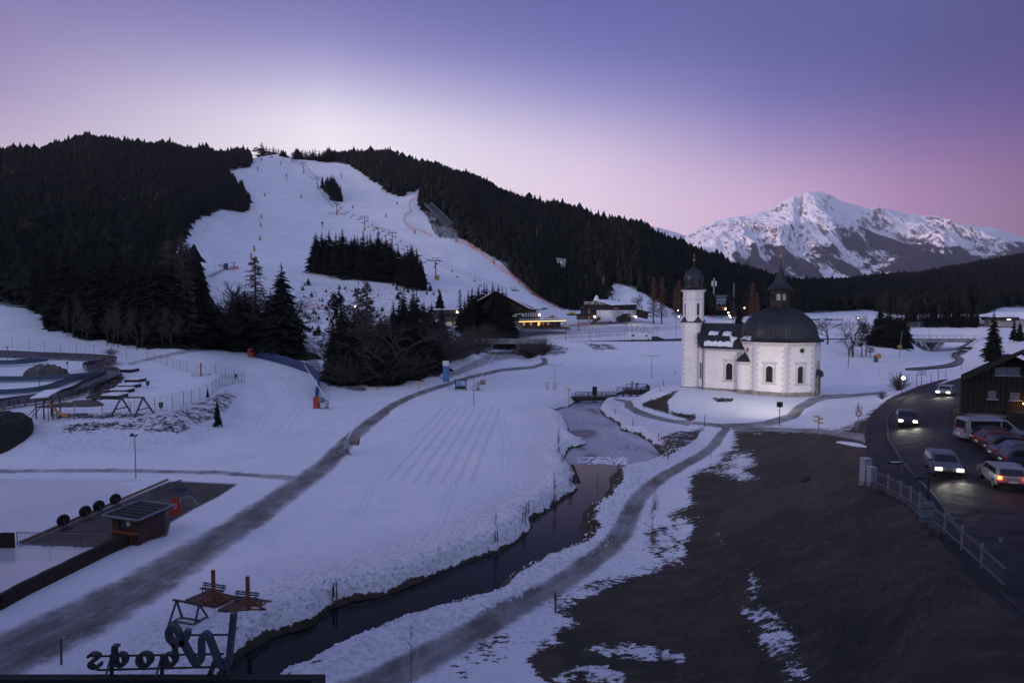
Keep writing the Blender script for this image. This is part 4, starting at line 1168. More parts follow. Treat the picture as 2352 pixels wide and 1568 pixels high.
def wood_mesh(name,ids,label,group=None):
 Vs=[];Fs=[];off=0
 pick=rs.randint(0,8,len(ids))
 for p in range(8):
  k=ids[pick==p]
  if not len(k):continue
  pv_,pf=PR[p]
  ang=rs.uniform(0,6.28,len(k));w=hh[k]*rs.uniform(.9,1.7,len(k))
  ca,sa=np.cos(ang),np.sin(ang)
  X_=(pv_[None,:,0]*ca[:,None]-pv_[None,:,1]*sa[:,None])*w[:,None]+cx[k][:,None]
  Y_=(pv_[None,:,0]*sa[:,None]+pv_[None,:,1]*ca[:,None])*w[:,None]+cy[k][:,None]
  Z_=pv_[None,:,2]*hh[k][:,None]+cz[k][:,None]
  Vs.append(np.stack([X_,Y_,Z_],-1).reshape(-1,3))
  Fs.append((pf[None]+(np.arange(len(k))*len(pv_))[:,None,None]).reshape(-1,3)+off)
  off+=len(k)*len(pv_)
 Va=np.concatenate(Vs).astype(np.float32);Fa=np.concatenate(Fs).astype(np.int32)
 me=bpy.data.meshes.new(name)
 me.vertices.add(len(Va));me.vertices.foreach_set('co',Va.ravel())
 me.loops.add(Fa.size);me.loops.foreach_set('vertex_index',Fa.ravel())
 me.polygons.add(len(Fa));me.polygons.foreach_set('loop_start',np.arange(0,Fa.size,3,dtype=np.int32));me.polygons.foreach_set('loop_total',np.full(len(Fa),3,np.int32))
 me.update(calc_edges=True);me.materials.append(M_NEEDLE)
 o=link(name,me);tag(o,label,'forest',kind='stuff')
 print(name,len(ids),'trees',len(Fa),'tris')
sel=pu[rest_i]<600
wood_mesh('spruce_forest',rest_i[sel],'dense dark spruce forest covering the left hill')
sel2=(pu[rest_i]>=600)
wood_mesh('spruce_forest',rest_i[sel2],'dark spruce forest on the ridges behind the slope and right of it')
# ------------------------------------------------------------------ the chapel
M_WALL=mat('lime_plaster',(.84,.80,.77),.9,var=.05,vscale=.5,bump=.15,bscale=6)
M_QUOIN=mat('painted_quoins',(.58,.57,.59),.9,var=.10,vscale=3)
M_PLINTH=mat('chapel_plinth_stone',(.27,.24,.22),.95,var=.28,vscale=1.6,bump=.4)
M_ROOF=mat('dark_sheet_roof',(.030,.032,.038),.42,metal=.35,var=.3,vscale=1.2)
M_SEAM=mat('roof_seams',(.045,.048,.055),.45,metal=.4,var=.2)
M_GLASS=mat('leaded_glass',(.03,.028,.03),.25,var=.5,vscale=9)
M_DARKW=mat('dark_wood',(.030,.022,.017),.85,var=.3,vscale=4,stretch=(1,1,.2))
M_GOLD=mat('gilded_ball',(.55,.28,.10),.35,metal=.8,var=.1)
M_SNOW=mat('snow_lying',(.80,.82,.88),.85,var=.05,vscale=2,bump=.5,bscale=5)
M_CREAM=mat('window_reveal_cream',(.66,.60,.50),.85,var=.06)
M_IRON=mat('dark_iron',(.03,.03,.032),.6,metal=.5,var=.2)
chapel=thing('chapel','white chapel with black dome and onion topped tower on a snowy mound','chapel',(CHX,CHY,CHZ),CH_AX)
def hz(zy,Y,k='ch'):
 u,v=Z(k,1000,zy)
 return CAMH+ray(u,v)[1]*Y-CHZ
cA,sA=math.cos(CH_AX),math.sin(CH_AX)
def wY(x,y):return CHY+x*sA+y*cA
class Wall:
 """vertical plane from P0 to P1 (local xy, outside on the right hand when walking P0 -> P1)"""
 def __init__(s,P0,P1):
  s.p=Vector((P0[0],P0[1],0));d=Vector((P1[0]-P0[0],P1[1]-P0[1],0));s.L=d.length;s.d=d.normalized()
  s.n=Vector((s.d.y,-s.d.x,0))
 def P(s,u,z,o=0.0):return s.p+s.d*u+s.n*o+Vector((0,0,z))
def loop_arch(uc,z0,z1,w,n=10):
 r=w/2;pts=[(uc-r,z0),(uc+r,z0)]
 for k in range(n+1):
  a=math.pi*k/n;pts.append((uc+r*math.cos(a),z1-r+r*math.sin(a)))
 return pts
def loop_oval(uc,zc,w,h,n=16):return[(uc+w/2*math.cos(2*math.pi*k/n),zc+h/2*math.sin(2*math.pi*k/n)) for k in range(n)]
def ray_poly(c,a,poly):
 dx,dy=math.cos(a),math.sin(a);best=None
 for(x0,y0),(x1,y1) in zip(poly,poly[1:]+poly[:1]):
  ex,ey=x1-x0,y1-y0;den=dx*ey-dy*ex
  if abs(den)<1e-12:continue
  t=((x0-c[0])*ey-(y0-c[1])*ex)/den;q=((x0-c[0])*dy-(y0-c[1])*dx)/den
  if t>0 and-1e-6<=q<=1+1e-6 and(best is None or t<best):best=t
 return(c[0]+dx*best,c[1]+dy*best)
def wall_panel(mb,W,u0,u1,z0,z1,loop=None,depth=.35):
 if loop is None:
  mb.quad(W.P(u0,z0),W.P(u1,z0),W.P(u1,z1),W.P(u0,z1));return
 c=(sum(p[0] for p in loop)/len(loop),sum(p[1] for p in loop)/len(loop))
 rect=[(u0,z0),(u1,z0),(u1,z1),(u0,z1)]
 an=sorted([math.atan2(p[1]-c[1],p[0]-c[0]) for p in rect]+[math.atan2(p[1]-c[1],p[0]-c[0]) for p in loop])
 inn=[ray_poly(c,a,loop) for a in an];out=[ray_poly(c,a,rect) for a in an]
 n=len(an);vs=[W.P(*p) for p in inn]+[W.P(*p) for p in out]+[W.P(p[0],p[1],-depth) for p in inn];fs=[]
 for i in range(n):
  j=(i+1)%n
  fs.append((i,n+i,n+j,j));fs.append((i,j,2*n+j,2*n+i))
 mb.add(vs,fs)
def window(W,uc,z0,z1,w,parent,depth=.34,oval=False):
 lp=loop_oval(uc,(z0+z1)/2,w,z1-z0) if oval else loop_arch(uc,z0,z1,w)
 # frame ring
 c=(sum(p[0] for p in lp)/len(lp),sum(p[1] for p in lp)/len(lp))
 sc_=lambda p,k:(c[0]+(p[0]-c[0])*(1+k/(w/2)),c[1]+(p[1]-c[1])*(1+k/((z1-z0)/2)))
 mb=MB();n=len(lp)
 o=[sc_(p,.13) for p in lp]
 vs=[W.P(*p,.03) for p in lp]+[W.P(*p,.03) for p in o]+[W.P(*p,0) for p in o]+[W.P(*p,-depth+.01) for p in lp]
 fs=[]
 for i in range(n):
  j=(i+1)%n
  fs+=[(i,n+i,n+j,j),(n+i,2*n+i,2*n+j,n+j),(3*n+i,i,j,3*n+j)]
 mb.add(vs,fs)
 fr=part('window',mb,M_CREAM,parent)
 g=MB();g.add([W.P(p[0],p[1],-depth+.015) for p in lp],[tuple(range(n))]);part('glass',g,M_GLASS,fr)
 b=MB()
 if not oval:
  zz=z0+.3
  while zz<z1-.15:b.bar(W.P(uc-w/2+.01,zz,-depth+.04),W.P(uc+w/2-.01,zz,-depth+.04),.03,.02);zz+=.33
 b.bar(W.P(uc,z0+.01,-depth+.05),W.P(uc,z1-.02,-depth+.05),.035,.02)
 part('glazing_bar',b,M_IRON,fr)
 if not oval:
  s=MB();s.bar(W.P(uc-w/2-.12,z0-.02,.03),W.P(uc+w/2+.12,z0-.02,.03),.24,.09);part('sill',s,M_PLINTH,fr)
def surround(W,uc,z0,z1,w,parent):
 """painted frame of grey blocks round a window"""
 def slab(a0,a1,b0,b1,o=.012):
  m=MB();m.add([W.P(a0,b0,o),W.P(a1,b0,o),W.P(a1,b1,o),W.P(a0,b1,o),W.P(a0,b0,0),W.P(a1,b0,0),W.P(a1,b1,0),W.P(a0,b1,0)],[(0,1,2,3),(4,5,1,0),(1,5,6,2),(2,6,7,3),(3,7,4,0)])
  part('surround_block',m,M_QUOIN,parent)
 g=.012
 n=6;hh_=(z1-z0)/n
 for k in range(n):
  slab(uc-w/2-.52,uc-w/2-.16,z0+k*hh_+g,z0+(k+1)*hh_-g)
  slab(uc+w/2+.16,uc+w/2+.52,z0+k*hh_+g,z0+(k+1)*hh_-g)
 slab(uc-w/2-.72,uc+w/2+.72,z1+.42,z1+.78)
 slab(uc-w/2-.60,uc-w/6,z1+.13,z1+.41);slab(uc+w/6,uc+w/2+.60,z1+.13,z1+.41)
 slab(uc-w/2-.72,uc+w/2+.72,z0-.52,z0-.12)
quoin_cache={}
def quoins(corner,d1,d2,z0,z1,parent,hh_=.5,a=.82,b=.50,proud=.014):
 """L shaped blocks round a corner; d1, d2 unit directions away from the corner along both walls"""
 n=max(1,round((z1-z0)/hh_));h=(z1-z0)/n
 d1=Vector((*d1,0));d2=Vector((*d2,0));c=Vector((*corner,0))
 n1=Vector((-d1.y,d1.x,0));n2=Vector((-d2.y,d2.x,0))
 if n1.dot(d2)>0:n1=-n1
 if n2.dot(d1)>0:n2=-n2
 mit=(n1+n2);mit=mit.normalized()/max(.2,mit.normalized().dot(n1))
 ms=[]
 for la,lb in((a,b),(b,a)):
  mb=MB();H_=h-.02
  o=c+mit*proud
  e1=c+d1*la;e2=c+d2*lb
  ring=[e1,e1+n1*proud,o,e2+n2*proud,e2]
  vs=[p+Vector((0,0,.01)) for p in ring]+[p+Vector((0,0,H_)) for p in ring]
  m_=len(ring)
  fs=[(i,i+1,m_+i+1,m_+i) for i in range(m_-1)]+[tuple(range(m_))[::-1],tuple(range(m_,2*m_))]
  mb.add(vs,fs);ms.append(mb.mesh('quoin',M_QUOIN))
 for k in range(n):
  q_=link('quoin',ms[k%2],parent);q_.location=(0,0,z0+k*h)

  # octagon
RO=7.35
AO=[math.radians(-71.1+45*k) for k in range(8)]
OV=[(RO*math.cos(a),RO*math.sin(a)) for a in AO]
Yf=wY(*OV[0])
HE=hz(912,Yf) # eaves
HP=hz(1490,Yf) # plinth top
W_px=60.5
oct_walls=[]
def zwin(zy,W,uc):
 p=W.P(uc,0);return hz(zy,wY(p.x,p.y))
for k in range(8):
 W=Wall(OV[k],OV[(k+1)%8])
 mb=MB()
 mid=W.L/2
 if k in(0,7):
  uc=mid+(.05 if k==0 else-.1)
  top,bot=((1182,1372) if k==0 else(1180,1360))
  z1,z0=zwin(top,W,uc),zwin(bot,W,uc)
  zs=z1+1.0
  wall_panel(mb,W,0,W.L,HP,zs,loop_arch(uc,z0,z1,1.18))
  if k==0:
   zo=zwin(1005,W,uc)
   wall_panel(mb,W,0,W.L,zs,HE,loop_oval(uc+.2,zo,.95,.8))
   window(W,uc+.2,zo-.4,zo+.4,.95,chapel,oval=True)
   # painted sun-like border round the oval window
   orn=MB()
   for a in range(16):
    a0=2*math.pi*a/16
    r0,r1=.62,.80
    orn.add([W.P(uc+.2+r0*math.cos(a0-.12),zo+r0*.85*math.sin(a0-.12),.01),W.P(uc+.2+r0*math.cos(a0+.12),zo+r0*.85*math.sin(a0+.12),.01),W.P(uc+.2+r1*math.cos(a0),zo+r1*.85*math.sin(a0),.01)],[(0,1,2)])
   part('painted_border',orn,M_QUOIN,chapel)
  else:wall_panel(mb,W,0,W.L,zs,HE)
  window(W,uc,z0,z1,1.18,chapel)
  surround(W,uc,z0,z1,1.18,chapel)
 else:
  wall_panel(mb,W,0,W.L,HP,HE)
 part('wall',mb,M_WALL,chapel)
 # grey band under the eaves and beside
 b=MB();b.add([W.P(.02,HE-.75,.010),W.P(W.L-.02,HE-.75,.010),W.P(W.L-.02,HE-.28,.010),W.P(.02,HE-.28,.010)],[(0,1,2,3)]);part('frieze',b,M_QUOIN,chapel)
 c_=MB();c_.bar(W.P(-.08,HE-.10,.10),W.P(W.L+.08,HE-.10,.10),.22,.22);part('cornice',c_,M_WALL,chapel)
 pl=MB();pl.add([W.P(-.06,-1.6,.14),W.P(W.L+.06,-1.6,.14),W.P(W.L+.06,HP,.14),W.P(-.06,HP,.14),W.P(0,HP+.08,0),W.P(W.L,HP+.08,0)],[(0,1,2,3),(3,2,5,4)]);part('plinth',pl,M_PLINTH,chapel)
for k in(0,1,2,7):
 p=OV[k];q=OV[(k+1)%8];r_=OV[(k-1)%8]
 d1=Vector((r_[0]-p[0],r_[1]-p[1])).normalized();d2=Vector((q[0]-p[0],q[1]-p[1])).normalized()
 quoins(p,d1,d2,HP+.05,HE-.8,chapel)
 # statue niche on the facet above the turret
W=Wall(OV[6],OV[7]);uc=W.L/2+.6
zc=zwin(995,W,uc)
n_=MB();n_.add([W.P(p[0],p[1],.02) for p in loop_oval(uc,zc,.62,.95)],[tuple(range(16))]);part('wall_niche',n_,M_GLASS,chapel)
n_=MB();n_.tube([W.P(uc,zc-.4,.10),W.P(uc,zc,.14),W.P(uc,zc+.2,.12)],[.16,.14,.07],8);n_.lathe([(0,-.1),(.10,-.04),(.10,.06),(0,.12)],8,tuple(W.P(uc,zc+.28,.12)));part('bust',n_,M_PLINTH,chapel)

# dome
cdx=1185
prof=[(7.78,893),(7.55,882),(7.10,868),(6.82,850),(6.68,825),(6.60,790),(6.45,755),(6.25,720),(5.85,680),(5.30,640),(4.50,600),(3.55,562),(2.60,535),(1.70,515),(1.2,508)]
YD=CHY
def dz(zy,r): # the profile was read off the silhouette at the dome centre distance
 return hz(zy,YD)
DP=[(r*1.02,dz(zy,r)) for r,zy in prof]
DP[0]=(DP[0][0],HE-.03);DP[1]=(DP[1][0],HE+.10);DP[2]=(DP[2][0],HE+.33)
for i in range(3,len(DP)):
 DP[i]=(DP[i][0],max(DP[i][1],DP[i-1][1]+.05))
for k in range(8):
 mb=MB()
 a0,a1=AO[k],AO[(k+1)%8]
 vs=[];m_=len(DP);nn=6
 for r,z in DP:
  for i in range(nn+1):
   t=i/nn
   bulge=1+.045*math.sin(t*math.pi)
   x=(math.cos(a0)*(1-t)+math.cos(a1)*t)*r*bulge;y=(math.sin(a0)*(1-t)+math.sin(a1)*t)*r*bulge
   vs.append((x,y,z))
 mb.add(vs,[(j*(nn+1)+i,j*(nn+1)+i+1,(j+1)*(nn+1)+i+1,(j+1)*(nn+1)+i) for j in range(m_-1) for i in range(nn)])
 part('dome_face',mb,M_ROOF,chapel,sm=True)
 for s in range(8):
  t=s/8
  bulge=1+.045*math.sin(t*math.pi)
  pts=[((math.cos(a0)*(1-t)+math.cos(a1)*t)*(r*bulge+.02),(math.sin(a0)*(1-t)+math.sin(a1)*t)*(r*bulge+.02),z+.02) for r,z in DP]
  part('seam',MB().tube(pts,.055 if s else.085,4,cap=False),M_SEAM,chapel)
e_=MB();e_.lathe([(DP[0][0]-.5,HE-.02),(DP[0][0],HE-.05),(DP[0][0]+.01,HE+.02)],8,ph=AO[0]);part('eaves_board',e_,M_DARKW,chapel)
# lantern
Z0,Z1=hz(512,YD),hz(303,YD)
zt=DP[-1][1]
lan=MB();lan.lathe([(1.75,zt-.6),(1.75,Z0+.55),(1.62,Z0+.6),(1.62,Z0+1.05)],8,ph=AO[0]);part('lantern_base',lan,M_DARKW,chapel)
lh0,lh1=hz(430,YD),hz(355,YD)
for k in range(8):
 a=AO[k];pst=MB();pst.box((1.55*math.cos(a),1.55*math.sin(a),(Z0+1+Z1)/2),(.26,.26,Z1-Z0-.9),a);part('lantern_post',pst,M_DARKW,chapel)
 p0=(1.5*math.cos(a),1.5*math.sin(a));a2=AO[(k+1)%8];p1=(1.5*math.cos(a2),1.5*math.sin(a2))
 W=Wall(p0,p1)
 m1=MB();wall_panel(m1,W,0,W.L,Z0+1.0,Z1,loop_arch(W.L/2,lh0,lh1,.74,8),.1);part('lantern_panel',m1,M_DARKW,chapel)
 if k in(7,0,1):
  g=MB();g.add([W.P(p[0],p[1],-.09) for p in loop_arch(W.L/2,lh0,lh1,.74,8)],[tuple(range(13))]);part('lantern_pane',g,mat('milky_pane',(.36,.35,.42),.6,var=.1),chapel)
lr=[(142,303),(135,296),(95,262),(72,225),(52,175),(34,125),(20,75),(12,30),(7,-30),(5,-62)]
LP=[(r/W_px,hz(zy,YD)) for r,zy in lr]
part('lantern_roof',MB().lathe([(LP[0][0]-.5,LP[0][1]+.02)]+LP,16,ph=AO[0]),M_ROOF,chapel,sm=False)
for k in range(24):
 a=2*math.pi*k/24;part('seam',MB().tube([((r+.01)*math.cos(a),(r+.01)*math.sin(a),z+.01) for r,z in LP[:7]],.03,3,cap=False),M_SEAM,chapel)
zb=hz(-72,YD)
def ball(r,z,c=(0,0)):return MB().lathe([(.01,-r),(r*.7,-r*.7),(r,0),(r*.7,r*.7),(.01,r)],12,(c[0],c[1],z))
part('finial_ball',ball(.34,zb),M_GOLD,chapel,sm=True)
cr=MB();cr.bar((0,0,zb+.2),(0,0,zb+1.5),.06,.06);cr.bar((-.3,0,zb+1.05),(.3,0,zb+1.05),.06,.06);part('cross',cr,M_GOLD,chapel)

# tower
TA=1.76
tcx=-TWL
Yt=wY(tcx,-TA)
TH=hz(682,Yt);TP=hz(1420,Yt)
TV=[(tcx-TA,-TA),(tcx+TA,-TA),(tcx+TA,TA),(tcx-TA,TA)]
for k in range(4):
 W=Wall(TV[k],TV[(k+1)%4]);mb=MB();wall_panel(mb,W,0,W.L,TP,TH);part('tower_wall',mb,M_WALL,chapel)
 pl=MB();pl.add([W.P(-.1,-2.2,.16),W.P(W.L+.1,-2.2,.16),W.P(W.L+.1,TP,.16),W.P(-.1,TP,.16),W.P(0,TP+.1,0),W.P(W.L,TP+.1,0)],[(0,1,2,3),(3,2,5,4)]);part('plinth',pl,M_PLINTH,chapel)
 p=TV[k];q_=TV[(k+1)%4];r_=TV[(k-1)%4]
 quoins(p,Vector((r_[0]-p[0],r_[1]-p[1])).normalized(),Vector((q_[0]-p[0],q_[1]-p[1])).normalized(),TP+.05,TH-.05,chapel,.48,.72,.45)
 # roof skirt with small gables between square and octagon
part('tower_cornice',MB().box((tcx,0,TH+.07),(TA*2+.5,TA*2+.5,.14)),M_ROOF,chapel)
T8=[math.radians(-22.5+45*k) for k in range(8)]
R8=2.02
B0=TH+.14;B1=hz(418,wY(tcx,0));B2=hz(340,wY(tcx,0))
for k in range(4):
 a=math.radians(-135+90*k) # corner pieces
 c=Vector((tcx+math.cos(a)*TA*1.41,math.sin(a)*TA*1.41,B0))
 pr=Vector((tcx+math.cos(a)*R8*.90,math.sin(a)*R8*.90,B0+1.25))
 e1=Vector((tcx+(TA+.2)*(1 if math.cos(a)>0 else-1),.55*(1 if math.sin(a)>0 else-1),B0));e2=Vector((tcx+.55*(1 if math.cos(a)>0 else-1),(TA+.2)*(1 if math.sin(a)>0 else-1),B0))
 cc=c+(c-Vector((tcx,0,B0))).normalized()*.28
 g_=MB();g_.add([cc,e1,pr,e2],[(0,1,2),(0,2,3),(0,3,1)])
 part('corner_gable',g_,M_ROOF,chapel)
 xx=MB();xx.tube([pr,pr+Vector((0,0,.45))],.05,5);part('gable_knob',xx,M_ROOF,chapel)
b0w,b1w=hz(605,wY(tcx,-2)),hz(462,wY(tcx,-2))
for k in range(8):
 a,a2=T8[k-0],T8[(k+1)%8]
 W=Wall((tcx+R8*math.cos(a),R8*math.sin(a)),(tcx+R8*math.cos(a2),R8*math.sin(a2)))
 mb=MB();face=(math.degrees((a+a2)/2)+360)%360 if k!=7 else 0
 lp=loop_arch(W.L/2,b0w,b1w,.62)
 lp=[(W.L/2+.31*math.cos(t_),b0w+.31+.31*math.sin(t_)) for t_ in np.linspace(math.pi,2*math.pi,8)]+[(W.L/2+.31*math.cos(t_),b1w-.31+.31*math.sin(t_)) for t_ in np.linspace(0,math.pi,8)]
 open_=(k%2==1)
 if open_:
  wall_panel(mb,W,0,W.L,B0,B1,lp,.4)
  dk=MB();dk.add([W.P(p[0],p[1],-.38) for p in lp],[tuple(range(len(lp)))]);part('belfry_opening',dk,M_GLASS,chapel)
 else:
  wall_panel(mb,W,0,W.L,B0,B1)
  rg=MB();n=len(lp);c0=(W.L/2,(b0w+b1w)/2)
  o=[(c0[0]+(p[0]-c0[0])*1.22,c0[1]+(p[1]-c0[1])*1.05) for p in lp]
  rg.add([W.P(*p,.02) for p in lp]+[W.P(*p,.02) for p in o],[(i,n+i,n+(i+1)%n,(i+1)%n) for i in range(n)]);part('blind_arch',rg,M_QUOIN,chapel)
 wall_panel(mb,W,0,W.L,B1,B2)
 part('belfry_wall',mb,M_WALL,chapel)
 m2=MB();m2.bar(W.P(-.05,B1,.05),W.P(W.L+.05,B1,.05),.14,.14);part('string_course',m2,M_QUOIN,chapel)
 zc=(B1+B2)/2+.05
 m3=MB();q4=[(W.L/2+.40*math.cos(t_)*(1+.16*math.cos(4*t_)),zc+.27*math.sin(t_)*(1+.16*math.cos(4*t_))) for t_ in np.linspace(0,2*math.pi,20,endpoint=False)]
 q5=[(W.L/2+(p[0]-W.L/2)*.68,zc+(p[1]-zc)*.62) for p in q4]
 m3.add([W.P(*p,.025) for p in q5]+[W.P(*p,.025) for p in q4],[(i,20+i,20+(i+1)%20,(i+1)%20) for i in range(20)]);part('quatrefoil',m3,M_QUOIN,chapel)
yT=wY(tcx,0)
C=[(R8+.02,B2),(R8+.18,B2+.08),(R8+.22,B2+.22),(R8+.45,B2+.34),(R8+.5,B2+.48)]
part('tower_cornice',MB().lathe(C,8,(tcx,0,0),T8[0]),M_WALL,chapel)
z1=B2+.46
on=[(R8+.62,z1),(R8+.45,z1+.12),(R8-.05,hz(300,yT)),(1.75,hz(285,yT)),(1.72,hz(270,yT)),(1.86,hz(235,yT)),(1.95,hz(195,yT)),(1.90,hz(160,yT)),(1.70,hz(130,yT)),(1.35,hz(105,yT)),(.9,hz(88,yT)),(.45,hz(76,yT)),(.2,hz(62,yT)),(.09,hz(35,yT)),(.05,hz(-10,yT))]
part('onion_dome',MB().lathe(on,16,(tcx,0,0),T8[0]),M_ROOF,chapel,sm=True)
for k in range(16):
 a=2*math.pi*k/16+T8[0];part('seam',MB().tube([(tcx+(r+.01)*math.cos(a),(r+.01)*math.sin(a),z) for r,z in on[:12]],.035,3,cap=False),M_SEAM,chapel)
part('finial_ball',ball(.26,hz(-30,yT),(tcx,0)),M_GOLD,chapel,sm=True)
cr=MB();zc=hz(-30,yT);cr.bar((tcx,0,zc+.2),(tcx,0,zc+1.2),.05,.05);cr.bar((tcx-.25,0,zc+.85),(tcx+.25,0,zc+.85),.05,.05);part('cross',cr,M_GOLD,chapel)

# nave
NY_=3.45
NV=[(tcx+TA,-1.9),(-13.3,-NY_),(-5.0,-NY_)]
NE=hz(972,wY(-9.5,-NY_));NP=hz(1440,wY(-9.5,-NY_))
for k,(P0,P1) in enumerate(((NV[0],NV[1]),(NV[1],NV[2]),((-5.0,NY_),(-13.3,NY_)),((-13.3,NY_),(tcx+TA,1.9)))):
 W=Wall(P0,P1);mb=MB()
 if k==1:
  uc=5.0;z0,z1=hz(1333,wY(-8.3,-NY_)),hz(1147,wY(-8.3,-NY_))
  wall_panel(mb,W,0,W.L,NP,NE,loop_arch(uc,z0,z1,1.18));window(W,uc,z0,z1,1.18,chapel);surround(W,uc,z0,z1,1.18,chapel)
 elif k==0:
  uc=W.L*.52;z0,z1=hz(1310,wY(-14,-2.6)),hz(1138,wY(-14,-2.6))
  wall_panel(mb,W,0,W.L,NP,NE,loop_arch(uc,z0,z1,.85));window(W,uc,z0,z1,.85,chapel)
 else:wall_panel(mb,W,0,W.L,NP,NE)
 part('nave_wall',mb,M_WALL,chapel)
 b=MB();b.add([W.P(.02,NE-.62,.010),W.P(W.L-.02,NE-.62,.010),W.P(W.L-.02,NE-.2,.010),W.P(.02,NE-.2,.010)],[(0,1,2,3)]);part('frieze',b,M_QUOIN,chapel)
 c_=MB();c_.bar(W.P(-.05,NE-.08,.1),W.P(W.L+.05,NE-.08,.1),.2,.18);part('cornice',c_,M_WALL,chapel)
 pl=MB();pl.add([W.P(-.06,-2,.14),W.P(W.L+.06,-2,.14),W.P(W.L+.06,NP,.14),W.P(-.06,NP,.14),W.P(0,NP+.08,0),W.P(W.L,NP+.08,0)],[(0,1,2,3),(3,2,5,4)]);part('plinth',pl,M_PLINTH,chapel)
quoins(NV[1],Vector((NV[0][0]-NV[1][0],NV[0][1]-NV[1][1])).normalized(),(1,0),NP+.05,NE-.65,chapel,.5,.6,.4)
quoins((-6.75,-NY_),(-1,0),(.02,-1),NP+.05,NE-.65,chapel,.5,.7,.1)
part('downpipe',MB().tube([(NV[1][0]+.05,NV[1][1]-.16,NE-.1),(NV[1][0]+.05,NV[1][1]-.16,-.6)],.07,6),M_IRON,chapel)
# nave roof, flared towards the eaves
NR=hz(692,wY(-10,0))
rows=[(-4.25,NE-.05),(-4.0,NE+.12),(-3.6,NE+.62),(-3.2,NE+1.35),(-2.5,NE+2.9),(-1.2,NE+.55*(NR-NE)+1.55),(0,NR)]
rows[5]=(-1.2,NR-1.55);rows[4]=(-2.45,NR-3.2 if NR-3.2>NE+2 else NE+2.3)
def roof_side(sg):
 vs=[];fs=[];n=14
 for y,z in rows:
  xl=tcx+TA+.02-(0 if y>-2.4 else 0);xl=-14.7 if y>-3 else-14.7+(-(y)-3)*1.1
  xr=-4.8 if y<-2 else-3.5
  for i in range(n+1):vs.append((xl+(xr-xl)*i/n,y*sg,z))
 for j in range(len(rows)-1):
  for i in range(n):fs.append((j*(n+1)+i,j*(n+1)+i+1,(j+1)*(n+1)+i+1,(j+1)*(n+1)+i))
 return vs,fs,n
for sg in(1,-1):
 vs,fs,n=roof_side(sg)
 part('nave_roof',MB().add(vs,fs if sg==1 else[f[::-1] for f in fs]),M_ROOF,chapel)
 if sg==1:
  for i in range(n+1):
   part('seam',MB().tube([Vector(vs[j*(n+1)+i])+Vector((0,-.02,.03)) for j in range(len(rows))],.045,3,cap=False),M_SEAM,chapel)
   # hip over the slanting end wall
part('nave_roof',MB().add([(-14.7,-2.3,NE+.2),(-13.3-.2,-4.25,NE-.05),(-14.7,-2.45,rows[4][1]),(-14.75,-2.4,NE-.05)],[(0,1,2),(3,1,0)]),M_ROOF,chapel)
part('nave_gutter',MB().tube([(-13.45,-4.3,NE-.08),(-5.4,-4.3,NE-.08)],.08,6),M_IRON,chapel)

# stair turret between nave and octagon
tc=(-5.25,-4.75);tr=1.30
tb1=hz(1130,wY(tc[0],tc[1]-1));tb2=hz(1022,wY(*tc))
part('turret_wall',MB().lathe([(tr,HP-.1),(tr,tb1)],28,(tc[0],tc[1],0)),M_WALL,chapel,sm=True)
part('frieze',MB().lathe([(tr+.012,tb1-.6),(tr+.012,tb1-.2)],28,(tc[0],tc[1],0)),M_QUOIN,chapel)
part('plinth',MB().lathe([(tr+.14,-1.6),(tr+.14,HP-.02),(tr,HP+.06)],28,(tc[0],tc[1],0)),M_PLINTH,chapel)
part('turret_cornice',MB().lathe([(tr,tb1-.16),(tr+.1,tb1-.1),(tr+.1,tb1+.02)],28,(tc[0],tc[1],0)),M_WALL,chapel)
tr_=[(tr+.22,tb1),(tr-.05,tb1+.35),(.75,(tb1+tb2)/2+.1),(.3,tb2-.35),(.08,tb2),(.05,tb2+.25)]
part('turret_roof',MB().lathe(tr_,20,(tc[0],tc[1],0)),M_ROOF,chapel)
for k in range(20):
 a=2*math.pi*k/20;part('seam',MB().tube([(tc[0]+(r+.01)*math.cos(a),tc[1]+(r+.01)*math.sin(a),z+.01) for r,z in tr_[:4]],.02,3,cap=False),M_SEAM,chapel)
 # portal with little canopy on the right face
W=Wall(OV[1],OV[2])
uc=W.L*.42
dr=MB();dr.box((0,0,0),(1,1,1));
part('door',MB().extr(loop_arch(uc,HP-1.0,HP+2.2,1.5),W.p+W.n*.02,W.d,(0,0,1),W.n*.06),M_DARKW,chapel)
for s in(-1,1):
 pc=W.P(uc+s*1.1,0,.28);part('portal_column',MB().lathe([(.2,-.8),(.2,HP+2.6)],10,tuple(pc)),M_PLINTH,chapel)
zc=HP+3.2
part('portal_canopy',MB().add([W.P(uc-1.5,zc,0),W.P(uc-1.5,zc-.5,1.0),W.P(uc+1.5,zc-.5,1.0),W.P(uc+1.5,zc,0),W.P(uc,zc+1.1,0),W.P(uc,zc+.45,1.0)],[(0,1,5,4),(2,3,4,5),(1,2,5)]),M_ROOF,chapel)
part('portal_relief',MB().box(tuple(W.P(uc,zc+1.6,.15)),(.5,.5,1.6)),M_PLINTH,chapel)

